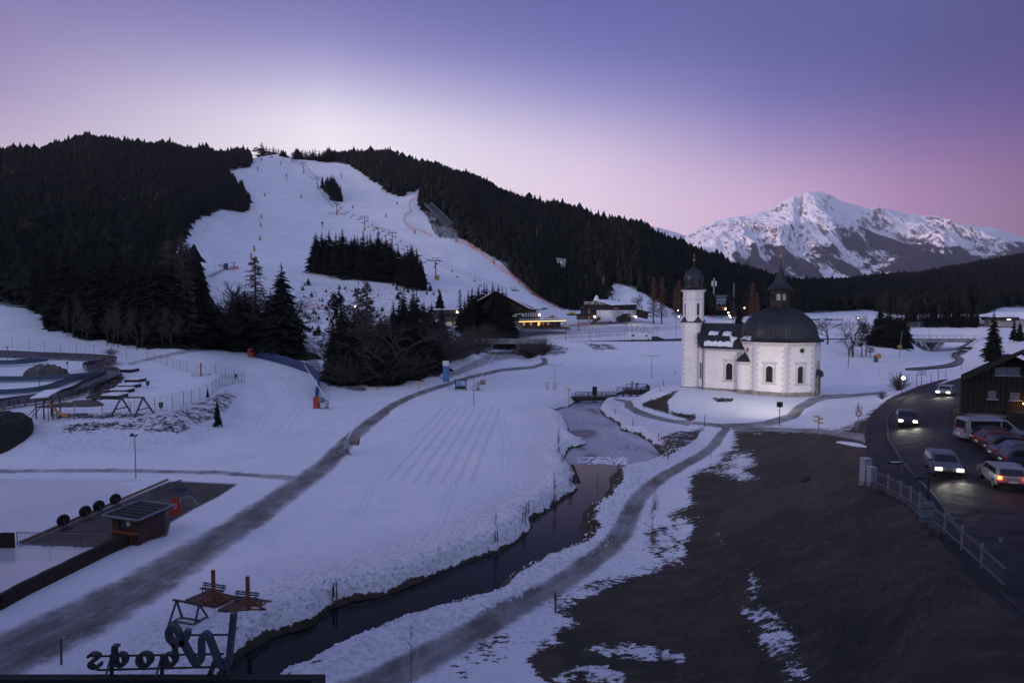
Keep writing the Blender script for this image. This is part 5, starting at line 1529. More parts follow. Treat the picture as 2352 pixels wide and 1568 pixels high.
# snow lying on the roofs (things of their own resting on the chapel)
def blob_snow(pts_zx,zfun,label,thick=.28):
 """lumpy snow slab following the roof: pts in the chapel zoom, laid on the nave roof surface"""
 pass
rsn=random.Random(3)
def roof_pt(x,t):
 """point on the front nave roof; t 0 eaves .. 1 ridge by row"""
 f=t*(len(rows)-1);i=min(int(f),len(rows)-2);a=f-i
 y=rows[i][0]+(rows[i+1][0]-rows[i][0])*a;z=rows[i][1]+(rows[i+1][1]-rows[i][1])*a
 return Vector((x,y,z))
def t_of_z(z):
 for i in range(len(rows)-1):
  if rows[i][1]<=z<=rows[i+1][1]:return(i+(z-rows[i][1])/(rows[i+1][1]-rows[i][1]))/(len(rows)-1)
 return 0
def snow_lump(name_label,xs,zlo,zhi,loc_fn=None):
 """closed lumpy slab from x range with per-station lower and upper heights"""
 mb=MB();n=len(xs);cols=6
 top=[];bot=[]
 for i,x in enumerate(xs):
  for j in range(cols+1):
   w=j/cols;z=zlo[i]+(zhi[i]-zlo[i])*w
   p=roof_pt(x,t_of_z(z))
   ed=min(1,min(i,n-1-i)/1.2,min(j,cols-j)/1.2)
   th=.30*ed**.5*rsn.uniform(.7,1.15)+.02
   top.append(p+Vector((rsn.uniform(-.04,.04),-th*.75,th*.6)));bot.append(p+Vector((0,.05,-.05)))
 m_=n*(cols+1);fs=[]
 for i in range(n-1):
  for j in range(cols):
   a=i*(cols+1)+j;b=(i+1)*(cols+1)+j
   fs.append((a,b,b+1,a+1));fs.append((m_+a,m_+a+1,m_+b+1,m_+b))
 mb.add(top+bot,fs)
 per=[j for j in range(cols+1)]+[i*(cols+1)+cols for i in range(1,n)]+[(n-1)*(cols+1)+j for j in range(cols-1,-1,-1)]+[i*(cols+1) for i in range(n-2,0,-1)]
 mb.f+=[(per[k],per[(k+1)%len(per)],per[(k+1)%len(per)]+m_,per[k]+m_) for k in range(len(per))]
 o=single('snow_patch',mb,M_SNOW,name_label,'snow',(CHX,CHY,CHZ),CH_AX,sm=True)
def nx(zx): # chapel zoom x -> local x on the front slope of the nave roof
 return-14.3+(zx-300)/60.5*1.0+.25
def nz(zy,y=-3.2):return hz(zy,wY(-9.5,y))
def seq(a,b,n):return[a+(b-a)*i/(n-1) for i in range(n)]
xs=seq(nx(385),nx(497),9);snow_lump('left of two snow patches high on the nave roof',xs,[nz(832)+rsn.uniform(-.06,.1) for _ in xs],[nz(793)+rsn.uniform(-.12,.12) for _ in xs])
xs=seq(nx(550),nx(645),8);snow_lump('snow patch high on the nave roof nearer the dome',xs,[nz(836)+rsn.uniform(-.1,.1) for _ in xs],[nz(790)+rsn.uniform(-.12,.12) for _ in xs])
xs=seq(nx(640),nx(730),8);snow_lump('slanting snow streak running down the nave roof beside the dome',xs,[nz(v_) for v_ in(862,880,930,925,900,880,872,868)],[nz(v_) for v_ in(822,828,838,845,850,852,854,856)])
xs=seq(nx(358),nx(690),24);snow_lump('long lumpy snow ledge along the nave eaves',xs,[nz(960,-4)+rsn.uniform(-.03,.1) for _ in xs],[nz(900+8*math.sin(i*1.3),-3.6)+rsn.uniform(-.15,.15) for i in range(24)])
# snow wedge on the dome flare above the turret
mb=MB();a0=AO[6];pts=[]
cs=[]
for i in range(15):
 t=i/14;aa=AO[7]*(1-t*.95)+AO[6]*t*.95 if False else AO[6]+(AO[7]-AO[6])*(.22+.72*t)
 aa=AO[6]+math.radians(45)*(.22+.72*t)
 hgt=.75*math.sin(math.pi*min(1,t*1.08+.02))**.7+.03
 rr_=7.6*(math.cos(math.radians(22.5))/math.cos((aa-AO[6])-math.radians(22.5)))
 cs.append((aa,rr_,hgt))
vs=[]
for aa,rr_,h_ in cs:
 for(dr_,dz_) in((.12,-.02),(.16,.22),(-.25,.35+.3*h_),(-.55,.45+h_*.9),(-.72,.40+h_*.9)):
  j=rsn.uniform(-.05,.05)
  vs.append(((rr_+dr_+j)*math.cos(aa),(rr_+dr_+j)*math.sin(aa),HE+dz_*(1 if h_>.1 else.3)+j))
n=len(cs)
mb.add(vs,[(i*5+j,(i+1)*5+j,(i+1)*5+j+1,i*5+j+1) for i in range(n-1) for j in range(4)]+[(0,1,2,3,4)[::-1],tuple((n-1)*5+j for j in range(5))])
single('snow_patch',mb,M_SNOW,'snow wedge on the flared foot of the black dome','snow',(CHX,CHY,CHZ),CH_AX,sm=True)

# floodlight on a pole lighting the chapel
def lamp_point(name,p,energy,color,r=.1,spot=None,aim=None):
 ld=bpy.data.lights.new(name,'SPOT' if spot else 'POINT')
 ld.energy=energy;ld.color=color;ld.shadow_soft_size=r
 if spot:ld.spot_size=spot;ld.spot_blend=.9
 o=bpy.data.objects.new(name,ld);COL.objects.link(o);o.location=p
 if aim is not None:o.rotation_euler=(Vector(aim)-Vector(p)).to_track_quat('-Z','Y').to_euler()
 return o
fp=G(1790,977);fz=CAMH+ray(1790,933)[1]*fp.y
M_LAMPON=mat('lit_lamp',(.9,.8,.6),.5,emit=(1.0,.80,.52),estr=14)
fl=thing('floodlight','black floodlight box on a pole in front of the chapel','floodlight',fp)
part('pole',MB().tube([(0,0,-.2),(0,0,fz-fp.z)],.06,8),M_IRON,fl)
part('lamp_box',MB().box((0,0,fz-fp.z+.3),(.75,.45,.75)),M_IRON,fl)
dv=Vector((CHX-3,CHY-4,0))-Vector((fp.x,fp.y,0));dv.normalize()
part('lamp_glass',MB().box((dv.x*.24,dv.y*.24,fz-fp.z+.3),(.5,.04,.55),math.atan2(dv.y,dv.x)-math.pi/2),mat('warm_lamp_glass',(.8,.7,.6),.4,emit=(1,.85,.7),estr=4),fl)
lamp_point('floodlight_beam',(fp.x+dv.x*.5,fp.y+dv.y*.5,fz+.3),6500,(1.0,.86,.74),.2,math.radians(112),(CHX-6,CHY-3,CHZ+10))
# ------------------------------------------------------------------ helpers for placing things seen in the photograph
def pw(name,mb,m,parent,label=None,sm=False):
 """part given in world coordinates under a thing that is only moved, not turned"""
 L=parent.location if parent.parent is None else parent.parent.location
 o=link(name,None,parent) if False else None
 me_mb=MB();me_mb.v=[(x-L.x,y-L.y,z-L.z) for x,y,z in mb.v];me_mb.f=mb.f
 return part(name,me_mb,m,parent,label,sm)
def fb(mb,k,x0,y0,x1,y1,Y,d):
 p=at(*Z(k,x0,y1),Y);q_=at(*Z(k,x1,y0),Y)
 return mb.box(((p.x+q_.x)/2,Y+d/2,(p.z+q_.z)/2),(abs(q_.x-p.x),d,abs(q_.z-p.z)))
def fpoly(mb,k,pts,Y,d):
 P=[at(*Z(k,*p),Y) for p in pts]
 return mb.extr([(p.x,p.z) for p in P],(0,Y,0),(1,0,0),(0,0,1),(0,d,0))
def text_obj(name,txt,m,parent,loc,size,rot,label=None,ext=.03):
 cu=bpy.data.curves.new(name,'FONT');cu.body=txt;cu.size=size;cu.extrude=ext;cu.align_x='CENTER';cu.align_y='CENTER'
 cu.materials.append(m)
 tmp=bpy.data.objects.new('t',cu);me=bpy.data.meshes.new_from_object(tmp);bpy.data.objects.remove(tmp)
 o=link(name,me,parent);o.location=loc;o.rotation_euler=rot
 if label:o['label']=label
 return o
M_STEEL=mat('galvanised_steel',(.20,.21,.23),.5,metal=.6,var=.2)
M_DSTEEL=mat('dark_steel',(.05,.052,.058),.55,metal=.5,var=.25)
M_YEL=mat('yellow_padding',(.40,.22,.04),.8,var=.15)
M_ORNG=mat('orange_net',(.50,.20,.16),.85,var=.15)
M_RED=mat('red_paint',(.40,.04,.028),.6,var=.12)
M_BLUEB=mat('blue_banner',(.06,.16,.36),.7,var=.1)
M_NAVY=mat('navy_padding',(.045,.06,.14),.8,var=.15)
M_WHITE=mat('white_paint',(.72,.72,.74),.55,var=.05)
M_GREY=mat('grey_paint',(.32,.33,.36),.6,var=.08)
M_CONC=mat('bridge_concrete',(.26,.25,.26),.9,var=.2,vscale=.6,bump=.2)
M_WOOD=mat('weathered_wood',(.10,.072,.055),.85,var=.3,vscale=5,stretch=(1,1,.3))
M_WOODG=mat('grey_wood',(.085,.078,.078),.85,var=.3,vscale=5)
M_ORWOOD=mat('orange_glazed_wood',(.19,.068,.028),.7,var=.2,vscale=3)
M_RUB=mat('black_rubber',(.012,.012,.013),.8)
M_TEAL=mat('teal_rail',(.03,.11,.12),.6)
M_GREEN=mat('green_bin',(.02,.07,.04),.7)
M_ROCK=mat('rock',(.10,.09,.085),.95,var=.35,vscale=1.2,bump=.6)
M_WARMWIN=mat('lit_window',(.6,.4,.2),.5,emit=(1.0,.50,.14),estr=1.1)
M_DWIN=mat('dark_window',(.02,.022,.028),.2,var=.3)

def post_fence(name,label,cat,pts,h,step,mp,mw_,wires=3,rp=.035,rw=.012,group=None,net=None,brace=False,vstep=0,lo=.08):
 """posts (own parts) and strands between them along world points"""
 P=[Vector(p) for p in pts]
 seg=[];L=0
 for a,b in zip(P[:-1],P[1:]):seg.append((L,a,b));L+=(b-a).length
 n=max(1,int(round(L/step)))
 pos=[]
 for i in range(n+1):
  d=L*i/n
  for l0,a,b in seg:
   ll=(b-a).length
   if l0<=d<=l0+ll+1e-6:q_=a.lerp(b,(d-l0)/max(ll,1e-6));pos.append(Vector((q_.x,q_.y,float(T(q_.x,q_.y)))));break
 r=thing(name,label,cat,pos[0],0,group)
 pm=MB().tube([(0,0,-.3),(0,0,h)],rp,5).mesh('post',mp)
 for q_ in pos:
  o=link('post',pm,r);o.location=q_-pos[0]
 mb=MB()
 for k in range(wires):
  zz=lo+(h-lo-.03)*(k/max(1,wires-1))
  for a,b in zip(pos[:-1],pos[1:]):mb.tube([a+Vector((0,0,zz)),b+Vector((0,0,zz))],rw,3,cap=False)
 if vstep:
  for a,b in zip(pos[:-1],pos[1:]):
   m_=max(1,int((b-a).length/vstep))
   for j in range(1,m_):
    q_=a.lerp(b,j/m_);mb.tube([q_+Vector((0,0,lo)),q_+Vector((0,0,h-.03))],rw*.8,3,cap=False)
 pw('wire_mesh' if vstep else 'wire',mb,mw_,r)
 if net:
  mb=MB()
  for a,b in zip(pos[:-1],pos[1:]):
   for k in range(5):
    z0=lo+(h-lo)*k/5;z1=z0+(h-lo)/5*.30
    mb.quad(a+Vector((0,0,z0)),b+Vector((0,0,z0)),b+Vector((0,0,z1)),a+Vector((0,0,z1)))
  pw('net',mb,net,r)
 return r
def gpts(k,pts,**kw):return[G(*Z(k,*p),**kw) for p in pts]

# ------------------------------------------------------------------ chair lift
pyl=[(475,245,205),(555,257,210),(653,300,246),(722,297,238),(812,384,297),(922,506,412),(1072,706,618),(1291,826,724),(1508,975,845),(1849,1212,1062)]
pb_=[]
for zx,b,t in pyl:
 u,vb=Z('sk',zx,b);_,vt=Z('sk',zx,t)
 p=G(u,vb,300,985 if zx<700 else 1100);hgt=CAMH+ray(u,vt)[1]*p.y-p.z;pb_.append((p,max(hgt,7.5)))
pb_.append((G(1180,700,300),8.0))
ln_dir=[]
for i in range(len(pb_)):
 a=pb_[max(0,i-1)][0];b=pb_[min(len(pb_)-1,i+1)][0]
 d=Vector((b.x-a.x,b.y-a.y,0)).normalized();ln_dir.append(d)
names_p=['topmost','second from the top','third from the top','fourth from the top','fifth from the top','beside the island clump of spruces, sixth from the top','seventh from the top in a fenced ring','just above the big spruce clump','half hidden behind the big spruce clump','the lowest one standing in full view','bottom one behind the lodge spruces']
heads=[]
AR=3.0
for i,((p,hgt),d) in enumerate(zip(pb_,ln_dir)):
 if i in(2,):heads.append(None);continue
 n=Vector((-d.y,d.x,0))
 r=thing('lift_pylon','chairlift pylon with yellow padded foot, '+names_p[i],'lift pylon',p,0,'pylons of the chairlift')
 pad=MB().tube([(0,0,-.5),(0,0,2.3)],.75,8)
 part('foot_padding',pad,M_YEL,r)
 part('mast',MB().tube([(0,0,2.2),(0,0,hgt)],.34,8,r2=.24),M_DSTEEL,r)
 arm=MB().bar(n*-AR+Vector((0,0,hgt)),n*AR+Vector((0,0,hgt)),.35,.35)
 arm.bar(n*-AR*.9+Vector((0,0,hgt+1.5)),n*AR*.9+Vector((0,0,hgt+1.5)),.14,.14)
 for s in(-1,1):arm.bar(n*AR*.25*s+Vector((0,0,hgt)),n*AR*.85*s+Vector((0,0,hgt+1.5)),.14,.14)
 part('crossarm',arm,M_DSTEEL,r)
 for s in(-1,1):
  c=n*AR*s+Vector((0,0,hgt-.25))
  part('wheel_set',MB().bar(c-d*1.8,c+d*1.8,.22,.4),M_DSTEEL,r)
 heads.append((p+Vector((0,0,hgt-.1)),n))
hd=[h_ for h_ in heads if h_]
chair_me=None
def chair_mesh():
 mb=MB()
 mb.tube([(0,0,0),(0,.25,-.5),(0,.25,-1.7),(0,0,-2.1)],.06,4)
 mb.bar((-1.1,0,-2.1),(1.1,0,-2.1),.09,.09)
 mb.bar((-1.1,0,-2.1),(-1.1,.1,-3.0),.08,.08);mb.bar((1.1,0,-2.1),(1.1,.1,-3.0),.08,.08)
 mb.box((0,.28,-3.02),(2.3,.55,.14));mb.box((0,.02,-2.72),(2.2,.08,.3))
 mb.bar((-1.1,.6,-3.3),(1.1,.6,-3.3),.07,.07)
 return mb.mesh('lift_chair',M_DSTEEL)
chair_me=chair_mesh()
cab={}
for s,side in((-1,'left'),(1,'right')):
 mb=MB();tot=0;nxt=5.0 if s<0 else 12.0;span=0
 base=hd[0][0]+hd[0][1]*AR*s
 for(h0,n0),(h1,n1) in zip(hd[:-1],hd[1:]):
  a=h0+n0*AR*s;b=h1+n1*AR*s;L=(b-a).length
  pts=[]
  for i in range(13):
   t=i/12;q_=a.lerp(b,t);q_.z-=L*.018*4*t*(1-t);pts.append(q_)
  mb.tube(pts,.07,3,cap=False)
  while nxt<tot+L:
   t=(nxt-tot)/L;q_=a.lerp(b,t);q_.z-=L*.018*4*t*(1-t)
   d=(b-a).normalized()
   o=link('lift_chair',chair_me);o.location=q_;o.rotation_euler=(0,0,math.atan2(d.y,d.x)+math.pi/2)
   tag(o,'empty chair, %s cable, %s span from the summit'%(side,('topmost','second','third','fourth','fifth','sixth','seventh','eighth','ninth','tenth')[span]),'lift chair','empty chairs of the chairlift')
   nxt+=17.0
  tot+=L;span+=1
 single('lift_cable',mb,M_DSTEEL,'steel cable on the %s side of the chairlift'%side,'cable',group='chairlift cables')
 # summit: station, hut, mast
st=thing('lift_station','small top station of the chairlift with a flat canopy on the skyline','lift station',G(*Z('sk',440,207),ymin=600))
Ys=st.location.y
mb=MB();fb(mb,'sk',408,196,464,208,Ys,6);pw('cabin',mb,M_WOOD,st)
mb=MB();fb(mb,'sk',415,184,470,190,Ys-1,7);pw('canopy',mb,M_DSTEEL,st)
mb=MB();fb(mb,'sk',428,174,450,180,Ys,3);pw('roof_frame',mb,M_DSTEEL,st)
hut_=thing('mountain_hut','small pinkish hut on the skyline beside the top lift pylon','hut',G(*Z('sk',480,215),ymin=600));Ys=hut_.location.y
mb=MB();fb(mb,'sk',468,186,494,216,Ys,5);pw('wall',mb,mat('pink_render',(.42,.33,.32),.9),hut_)
mb=MB();fpoly(mb,'sk',[(465,187),(481,178),(497,187)],Ys-.4,6);pw('roof',mb,M_WOOD,hut_)
mast=thing('radio_mast','thin tall radio mast above the summit trees','mast',G(*Z('sk',545,212),ymin=600));Ys=mast.location.y
zt_=at(*Z('sk',543,50),Ys).z-mast.location.z
part('mast',MB().tube([(0,0,-1),(0,0,zt_)],.35,5,r2=.15),M_GREY,mast)
part('antenna',MB().box((.6,0,zt_*.55),(.9,.5,2.2)),M_WHITE,mast)
kz=thing('equipment_hut','tiny yellowish hut on the skyline right of the summit trees','hut',G(*Z('sk',727,238),ymin=600));Ys=kz.location.y
mb=MB();fpoly(mb,'sk',[(716,240),(716,222),(727,208),(740,222),(740,240)],Ys,4);pw('wall',mb,mat('ochre_render',(.4,.26,.16),.9),kz)

# ------------------------------------------------------------------ snow guns on the slope
def gun_on_pole(zx,b,t,lb,k='sk',ym=300):
 p=G(*Z(k,zx,b),ymin=ym);h_=CAMH+ray(*Z(k,zx,t))[1]*p.y-p.z;h_=min(max(h_,3),14)
 r=thing('snow_gun',lb,'snow gun',p,0,'snow guns on the ski slope')
 part('pole',MB().tube([(0,0,-.5),(0,0,h_*.82)],.32,6),M_YEL,r)
 part('fan_drum',MB().tube([(-.9,.3,h_*.86),(.9,-.3,h_*.95)],.75,8,r2=.6),M_DSTEEL,r)
 part('control_box',MB().box((.35,0,h_*.62),(.6,.5,1.1)),M_DSTEEL,r)
def gun_squat(zx,b,t,lb,k='sk',ym=300,col=None):
 p=G(*Z(k,zx,b),ymin=ym);h_=CAMH+ray(*Z(k,zx,t))[1]*p.y-p.z;h_=min(max(h_,2.5),12)
 r=thing('snow_gun',lb,'snow gun',p,0,'snow guns on the ski slope')
 part('padded_base',MB().lathe([(.85,-.4),(.75,h_*.35),(.42,h_*.6)],6,cap=True),col or M_YEL,r)
 part('fan_drum',MB().tube([(-.7,.3,h_*.74),(.8,-.4,h_*.86)],.7,8,r2=.55),M_GREY,r)
for a in((453,372,333,'snow gun on a yellow post near the left forest corner high on the slope'),(633,320,288,'snow gun on a post below the third lift pylon'),(678,433,388,'snow gun on a yellow post left of the fifth lift pylon'),(1107,426,384,'snow gun on a post right of the island clump of spruces'),(959,813,760,'tall snow gun post above the left end of the big spruce clump'),(482,287,265,'small snow gun below the summit station')):gun_on_pole(*a)
for a in((482,731,700,'yellow snow gun upper one in the left column on the slope'),(477,799,770,'small yellow snow gun second in the left column'),(471,904,866,'yellow snow gun third in the left column on the slope'),(426,989,945,'yellow snow gun fourth in the left column on the slope'),(403,1050,1006,'yellow snow gun just above the rounded bare larch'),
(1198,653,628,'squat yellow snow gun right of the seventh pylon'),(1546,624,598,'yellow snow gun near the bend of the orange net'),(1430,501,478,'yellow snow gun high up near the right forest edge'),(1457,723,694,'yellow snow gun in the middle of the right hand slope'),(1684,850,826,'yellow snow gun on the orange net below the ski jump'),(1381,818,796,'triangular yellow snow gun beside the eighth pylon'),
(1866,1214,1190,'yellow snow gun at the foot of the lowest visible pylon'),(2008,918,868,'yellow snow gun with white board at the brow of the slope'),(566,258,240,'snow gun at the foot of the second lift pylon')):gun_squat(*a)
for zx,b,t,lb in((507,557,541,'small red snow gun box with lance high on the left slope'),(792,571,556,'small red snow gun box in the middle of the slope')):
 gun_squat(zx,b,t,lb,col=M_RED)
gun_squat(*(540,300,256),'yellow snow gun on the brow above the inn slope',k='mid',ym=380)
for k,a in(('sk',(478,490,510,548)),('sk',(825,482,795,560)),('sk',(72,770,25,845)),('sk',(432,655,476,770))):
 x0,y0,x1,y1=a
 q_=G(*Z(k,x1,y1),ymin=300);tp=at(*Z(k,x0,y0),q_.y-4)
 single('snow_lance',MB().tube([q_,tp],.10,4),M_STEEL,'thin slanting snow lance standing on the slope at %s'%{510:'the left red box',795:'the middle red box',25:'the left forest corner',476:'the second gun of the left column'}[x1],'snow lance',group='snow lances on the slope')

 # ------------------------------------------------------------------ orange safety nets
NETG='orange safety nets of the ski slope'
post_fence('safety_net','orange net curving round the wooded corner above the ski jump','safety net',gpts('sk',[(1700,572),(1645,600),(1640,650),(1662,687),(1605,712),(1597,765),(1655,818),(1740,842),(1815,880)],ymin=300),2.4,9,M_ORNG,M_ORNG,2,.10,.06,NETG,M_ORNG)
post_fence('safety_net','long orange net down the right edge of the ski slope to the inn','safety net',gpts('sk',[(2000,915),(2060,925),(2150,968)],ymin=300)+gpts('mid',[(340,162),(400,202),(470,252),(540,312),(620,366),(700,424),(760,474),(850,556),(930,612),(1040,662)],ymin=300),2.6,9,M_ORNG,M_ORNG,2,.10,.06,NETG,M_ORNG)
post_fence('safety_net','ring of orange net round the seventh lift pylon','safety net',gpts('sk',[(1012,700),(1060,692),(1110,697),(1128,712)],ymin=300),1.6,9,M_ORNG,M_ORNG,2,.08,.05,NETG,M_ORNG)
post_fence('safety_net','short orange net beside the eighth lift pylon','safety net',gpts('sk',[(1345,808),(1400,812),(1475,832)],ymin=300),1.6,9,M_ORNG,M_ORNG,2,.08,.05,NETG,M_ORNG)
post_fence('safety_net','dark red net along the lower edge of the bushy slope','safety net',gpts('sk',[(760,1440),(900,1446),(1010,1448),(1150,1450),(1250,1460)],ymin=240),2.2,8,M_RED,M_RED,2,.08,.05,NETG,mat('dark_red_net',(.30,.05,.03),.85))
# drag lift portals along the slope edge
for(k,x0,x1,b,t,lb) in(('mid',380,435,188,118,'left'),('mid',740,800,460,388,'right lower'),('mid',162,208,106,52,'upper')):
 p0=G(*Z(k,x0,b),ymin=300);p1=G(*Z(k,x1,b+8),ymin=300);zt2=at(*Z(k,x0,t),p0.y).z
 r=thing('drag_lift_portal','dark steel drag lift portal at the %s edge of the slope'%{'left':'brow of the right','right lower':'lower right','upper':'upper right'}[lb],'lift portal',p0,0,'drag lift portals')
 for p in(p0,p1):pw('leg',MB().bar(p+Vector((0,0,-.5)),Vector((p.x+(1 if p is p0 else-1)*.6,p.y,zt2)),.35),M_DSTEEL,r);pw('foot_padding',MB().tube([p,p+Vector((0,0,1.8))],.5,6),M_YEL,r)
 pw('crossbar',MB().bar((p0.x-.4,p0.y,zt2),(p1.x+.4,p1.y,zt2),.35),M_DSTEEL,r)
 # practice lift on the left with red net and conveyor
p=G(*Z('sk',268,1130),ymin=300);tz=at(*Z('sk',268,1078),p.y).z-p.z
r=thing('drag_lift_post','T shaped steel post of the practice lift with red base net','lift post',p)
part('mast',MB().tube([(0,0,-.5),(0,0,tz)],.28,6),M_DSTEEL,r);part('crossarm',MB().bar((-1.6,0,tz),(1.6,0,tz),.25),M_DSTEEL,r)
part('base_net',MB().box((0,-1,.8),(4.2,.1,1.5)).box((2.1,0,.8),(.1,2,1.5)),M_ORNG,r)
r=thing('lift_winch','dark blue winch housing with red arm of the practice lift','lift winch',G(*Z('sk',203,1130),ymin=300))
part('housing',MB().box((0,0,1.5),(2.0,1.5,3.4)),M_NAVY,r);part('arm',MB().bar((-1,0,1.6),(-4,0,2.6),.5),M_RED,r)
mb=MB();pts=gpts('sk',[(75,1195),(120,1168),(180,1138),(250,1132)],ymin=280)
for o_ in(-.9,.9):mb.tube([p+Vector((o_,0,.35)) for p in pts],.22,4)
single('conveyor_lift',mb,M_WOODG,'dark sloping conveyor lift below the left part of the slope','conveyor')

# ------------------------------------------------------------------ ski jump and judges' tower
def jpt(zx,zy,Y):return at(*Z('sk',zx,zy),Y)
Yj=G(*Z('sk',1900,850),ymin=300).y+25
r=thing('ski_jump','steel ski jump inrun with teal rails leaning out of the forest','ski jump',G(*Z('sk',1940,850),ymin=300))
a0,a1,b0,b1=jpt(1760,622,Yj+45),jpt(1810,612,Yj+45),jpt(1945,805,Yj),jpt(1985,778,Yj)
mb=MB();mb.add([a0,a1,b1,b0]+[q_+Vector((0,0,-.6)) for q_ in(a0,a1,b1,b0)],[(0,1,2,3),(7,6,5,4),(0,3,7,4),(1,0,4,5),(2,1,5,6),(3,2,6,7)]);pw('inrun_deck',mb,M_DSTEEL,r)
for q0,q1 in((a0,b0),(a1,b1)):
 pw('side_rail',MB().bar(q0+Vector((0,0,.9)),q1+Vector((0,0,.9)),.25,.7),M_TEAL,r)
mb=MB()
for i in range(8):
 t=i/7
 for q0,q1 in((a0,b0),(a1,b1)):
  p=q0.lerp(q1,t);l=p-Vector((0,0,4.0));mb.bar(p,l,.25)
  if i<7:p2=q0.lerp(q1,(i+1)/7);mb.bar(l,p2,.2);mb.bar(l,p2-Vector((0,0,4.0)),.25)
for t in(.1,.35,.6,.85):
 for q0,q1 in((a0,b0),(a1,b1)):
  p=q0.lerp(q1,t);mb.bar(p-Vector((0,0,4)),Vector((p.x,p.y,float(T(p.x,p.y))-1)),.35)
pw('steel_truss',mb,M_DSTEEL,r)
a0,b0=jpt(1820,740,Yj+20),jpt(1935,828,Yj-5)
mb=MB();mb.bar(a0,b0,5.0,.6);pw('landing_deck',mb,M_DSTEEL,r)
mb=MB()
for i in range(6):
 p=a0.lerp(b0,i/5);mb.bar(p,Vector((p.x,p.y,float(T(p.x,p.y))-1)),.3)
pw('steel_leg',mb,M_DSTEEL,r)
mb=MB();fb(mb,'sk',1803,724,1850,756,Yj+16,6);pw('start_cabin',mb,M_STEEL,r)
p=G(*Z('mid',1088,400),ymin=300);r=thing('judges_tower','dark angular judging tower with lit white windows in the forest','tower',p);Yq=p.y
mb=MB();fb(mb,'mid',1078,320,1098,402,Yq,4);pw('shaft',mb,M_WHITE,r)
mb=MB();fpoly(mb,'mid',[(1030,256),(1106,266),(1100,328),(1076,330),(1040,300)],Yq-1,6);pw('cabin',mb,M_GREY,r)
for i in range(4):
 mb=MB();fb(mb,'mid',1042+i*8.5,286+i,1048+i*8.5,296+i,Yq-1.05,.05);pw('window',mb,mat('pale_lit_window',(.7,.7,.8),.5,emit=(.75,.8,1),estr=.35),r)
for(k,zx,b,t,lb) in(('mid',876,165,25,'grey mast in the forest right of the slope'),('mid',1150,380,240,'grey mast right of the judging tower'),('mid',1398,580,405,'tall blue grey mast rising above the inn roof'),('mid',1750,540,405,'floodlight mast behind the inn')):
 p=G(*Z(k,zx,b),ymin=330);h_=at(*Z(k,zx,t),p.y).z-p.z
 r=thing('light_mast',lb,'mast',p);part('mast',MB().tube([(0,0,-1),(0,0,h_)],.32,6,r2=.2),M_STEEL,r);part('lamp_bank',MB().box((0,-.2,h_),(2.2,.4,.5)),M_DSTEEL,r)

 # ------------------------------------------------------------------ small conifers and scrub dotted on the bushy slope
bushes=random.Random(77)
sm_me=[conifer_mesh(80+i,10,.30) for i in range(3)]
cnt=0
for i in range(150):
 u=bushes.uniform(690,1010);v=bushes.uniform(652,800)
 if 735<u and v>745 and u<1000:continue
 p=G(u,v,235,400)
 if T(p.x,p.y)>34:continue
 o=link('young_spruce',bushes.choice(sm_me));h_=bushes.uniform(1.0,3.0)*(1.5 if bushes.random()<.12 else 1);o.scale=(h_*1.5,h_*1.5,h_);o.location=p;o.rotation_euler=(0,0,bushes.uniform(0,6.28))
 row=int((v-652)/37)
 tag(o,'young spruce on the bushy slope, '+('highest','upper','middle','lowest')[min(3,row)]+' belt','young spruce','young spruces dotted on the bushy slope')
 # ------------------------------------------------------------------ buildings in the valley
M_DWOOD=mat('old_dark_timber',(.022,.017,.014),.9,var=.3,vscale=3)
M_RENDER=mat('white_render',(.68,.68,.70),.9,var=.06,vscale=1)
M_ROOFS=M_SNOW
def base_pt(k,x,y,**kw):return G(*Z(k,x,y),**kw)
# lodge with the lit terrace
Yl=300.0
lo=thing('ski_lodge','large alpine lodge with snowy roof and white lower walls behind spruces','lodge',at(*Z('lod',1200,830),Yl))
mb=MB();fpoly(mb,'lod',[(260,660),(260,540),(700,75),(1550,450),(1550,520),(1300,520),(1300,535),(260,535)],Yl,16);pw('gable_wall',mb,M_DWOOD,lo)
mb=MB();fb(mb,'lod',860,535,1545,612,Yl+.3,15);pw('upper_wall',mb,M_RENDER,lo)
mb=MB();fb(mb,'lod',840,670,1250,850,Yl+.3,15);pw('lower_wall',mb,M_RENDER,lo)
mb=MB();fb(mb,'lod',820,610,1620,668,Yl-1.4,1.6);pw('balcony',mb,M_DWOOD,lo)
for x in range(1300,1560,48):
 mb=MB();fb(mb,'lod',x,520,x+14,612,Yl-.2,.5);pw('timber_post',mb,M_DWOOD,lo)
for x0,y0,x1,y1 in((925,562,1030,612),(1140,562,1243,612)):
 mb=MB();fb(mb,'lod',x0,y0,x1,y1,Yl+.15,.2);pw('window',mb,M_DWIN,lo)
for x in(955,990,1155,1195):
 mb=MB();fb(mb,'lod',x,430,x+30,458,Yl-.12,.2);pw('window',mb,mat('grey_pane',(.10,.10,.12),.3),lo)
mb=MB();fb(mb,'lod',1070,742,1112,832,Yl+.15,.2);pw('door',mb,M_DWOOD,lo)
# roof: right plane seen from the gable, thick snow
a=at(*Z('lod',700,70),Yl-1.5);b=at(*Z('lod',1690,445),Yl-1.5);
def slab(p0,p1,dy,th):
 return MB().add([p0,p1,p1+Vector((0,dy,0)),p0+Vector((0,dy,0))]+[q+Vector((0,0,-th)) for q in(p0,p1,p1+Vector((0,dy,0)),p0+Vector((0,dy,0)))],[(0,1,2,3),(7,6,5,4),(4,5,1,0),(5,6,2,1),(6,7,3,2),(7,4,0,3)])
b1=at(*Z('lod',1420,447),Yl-1.5)
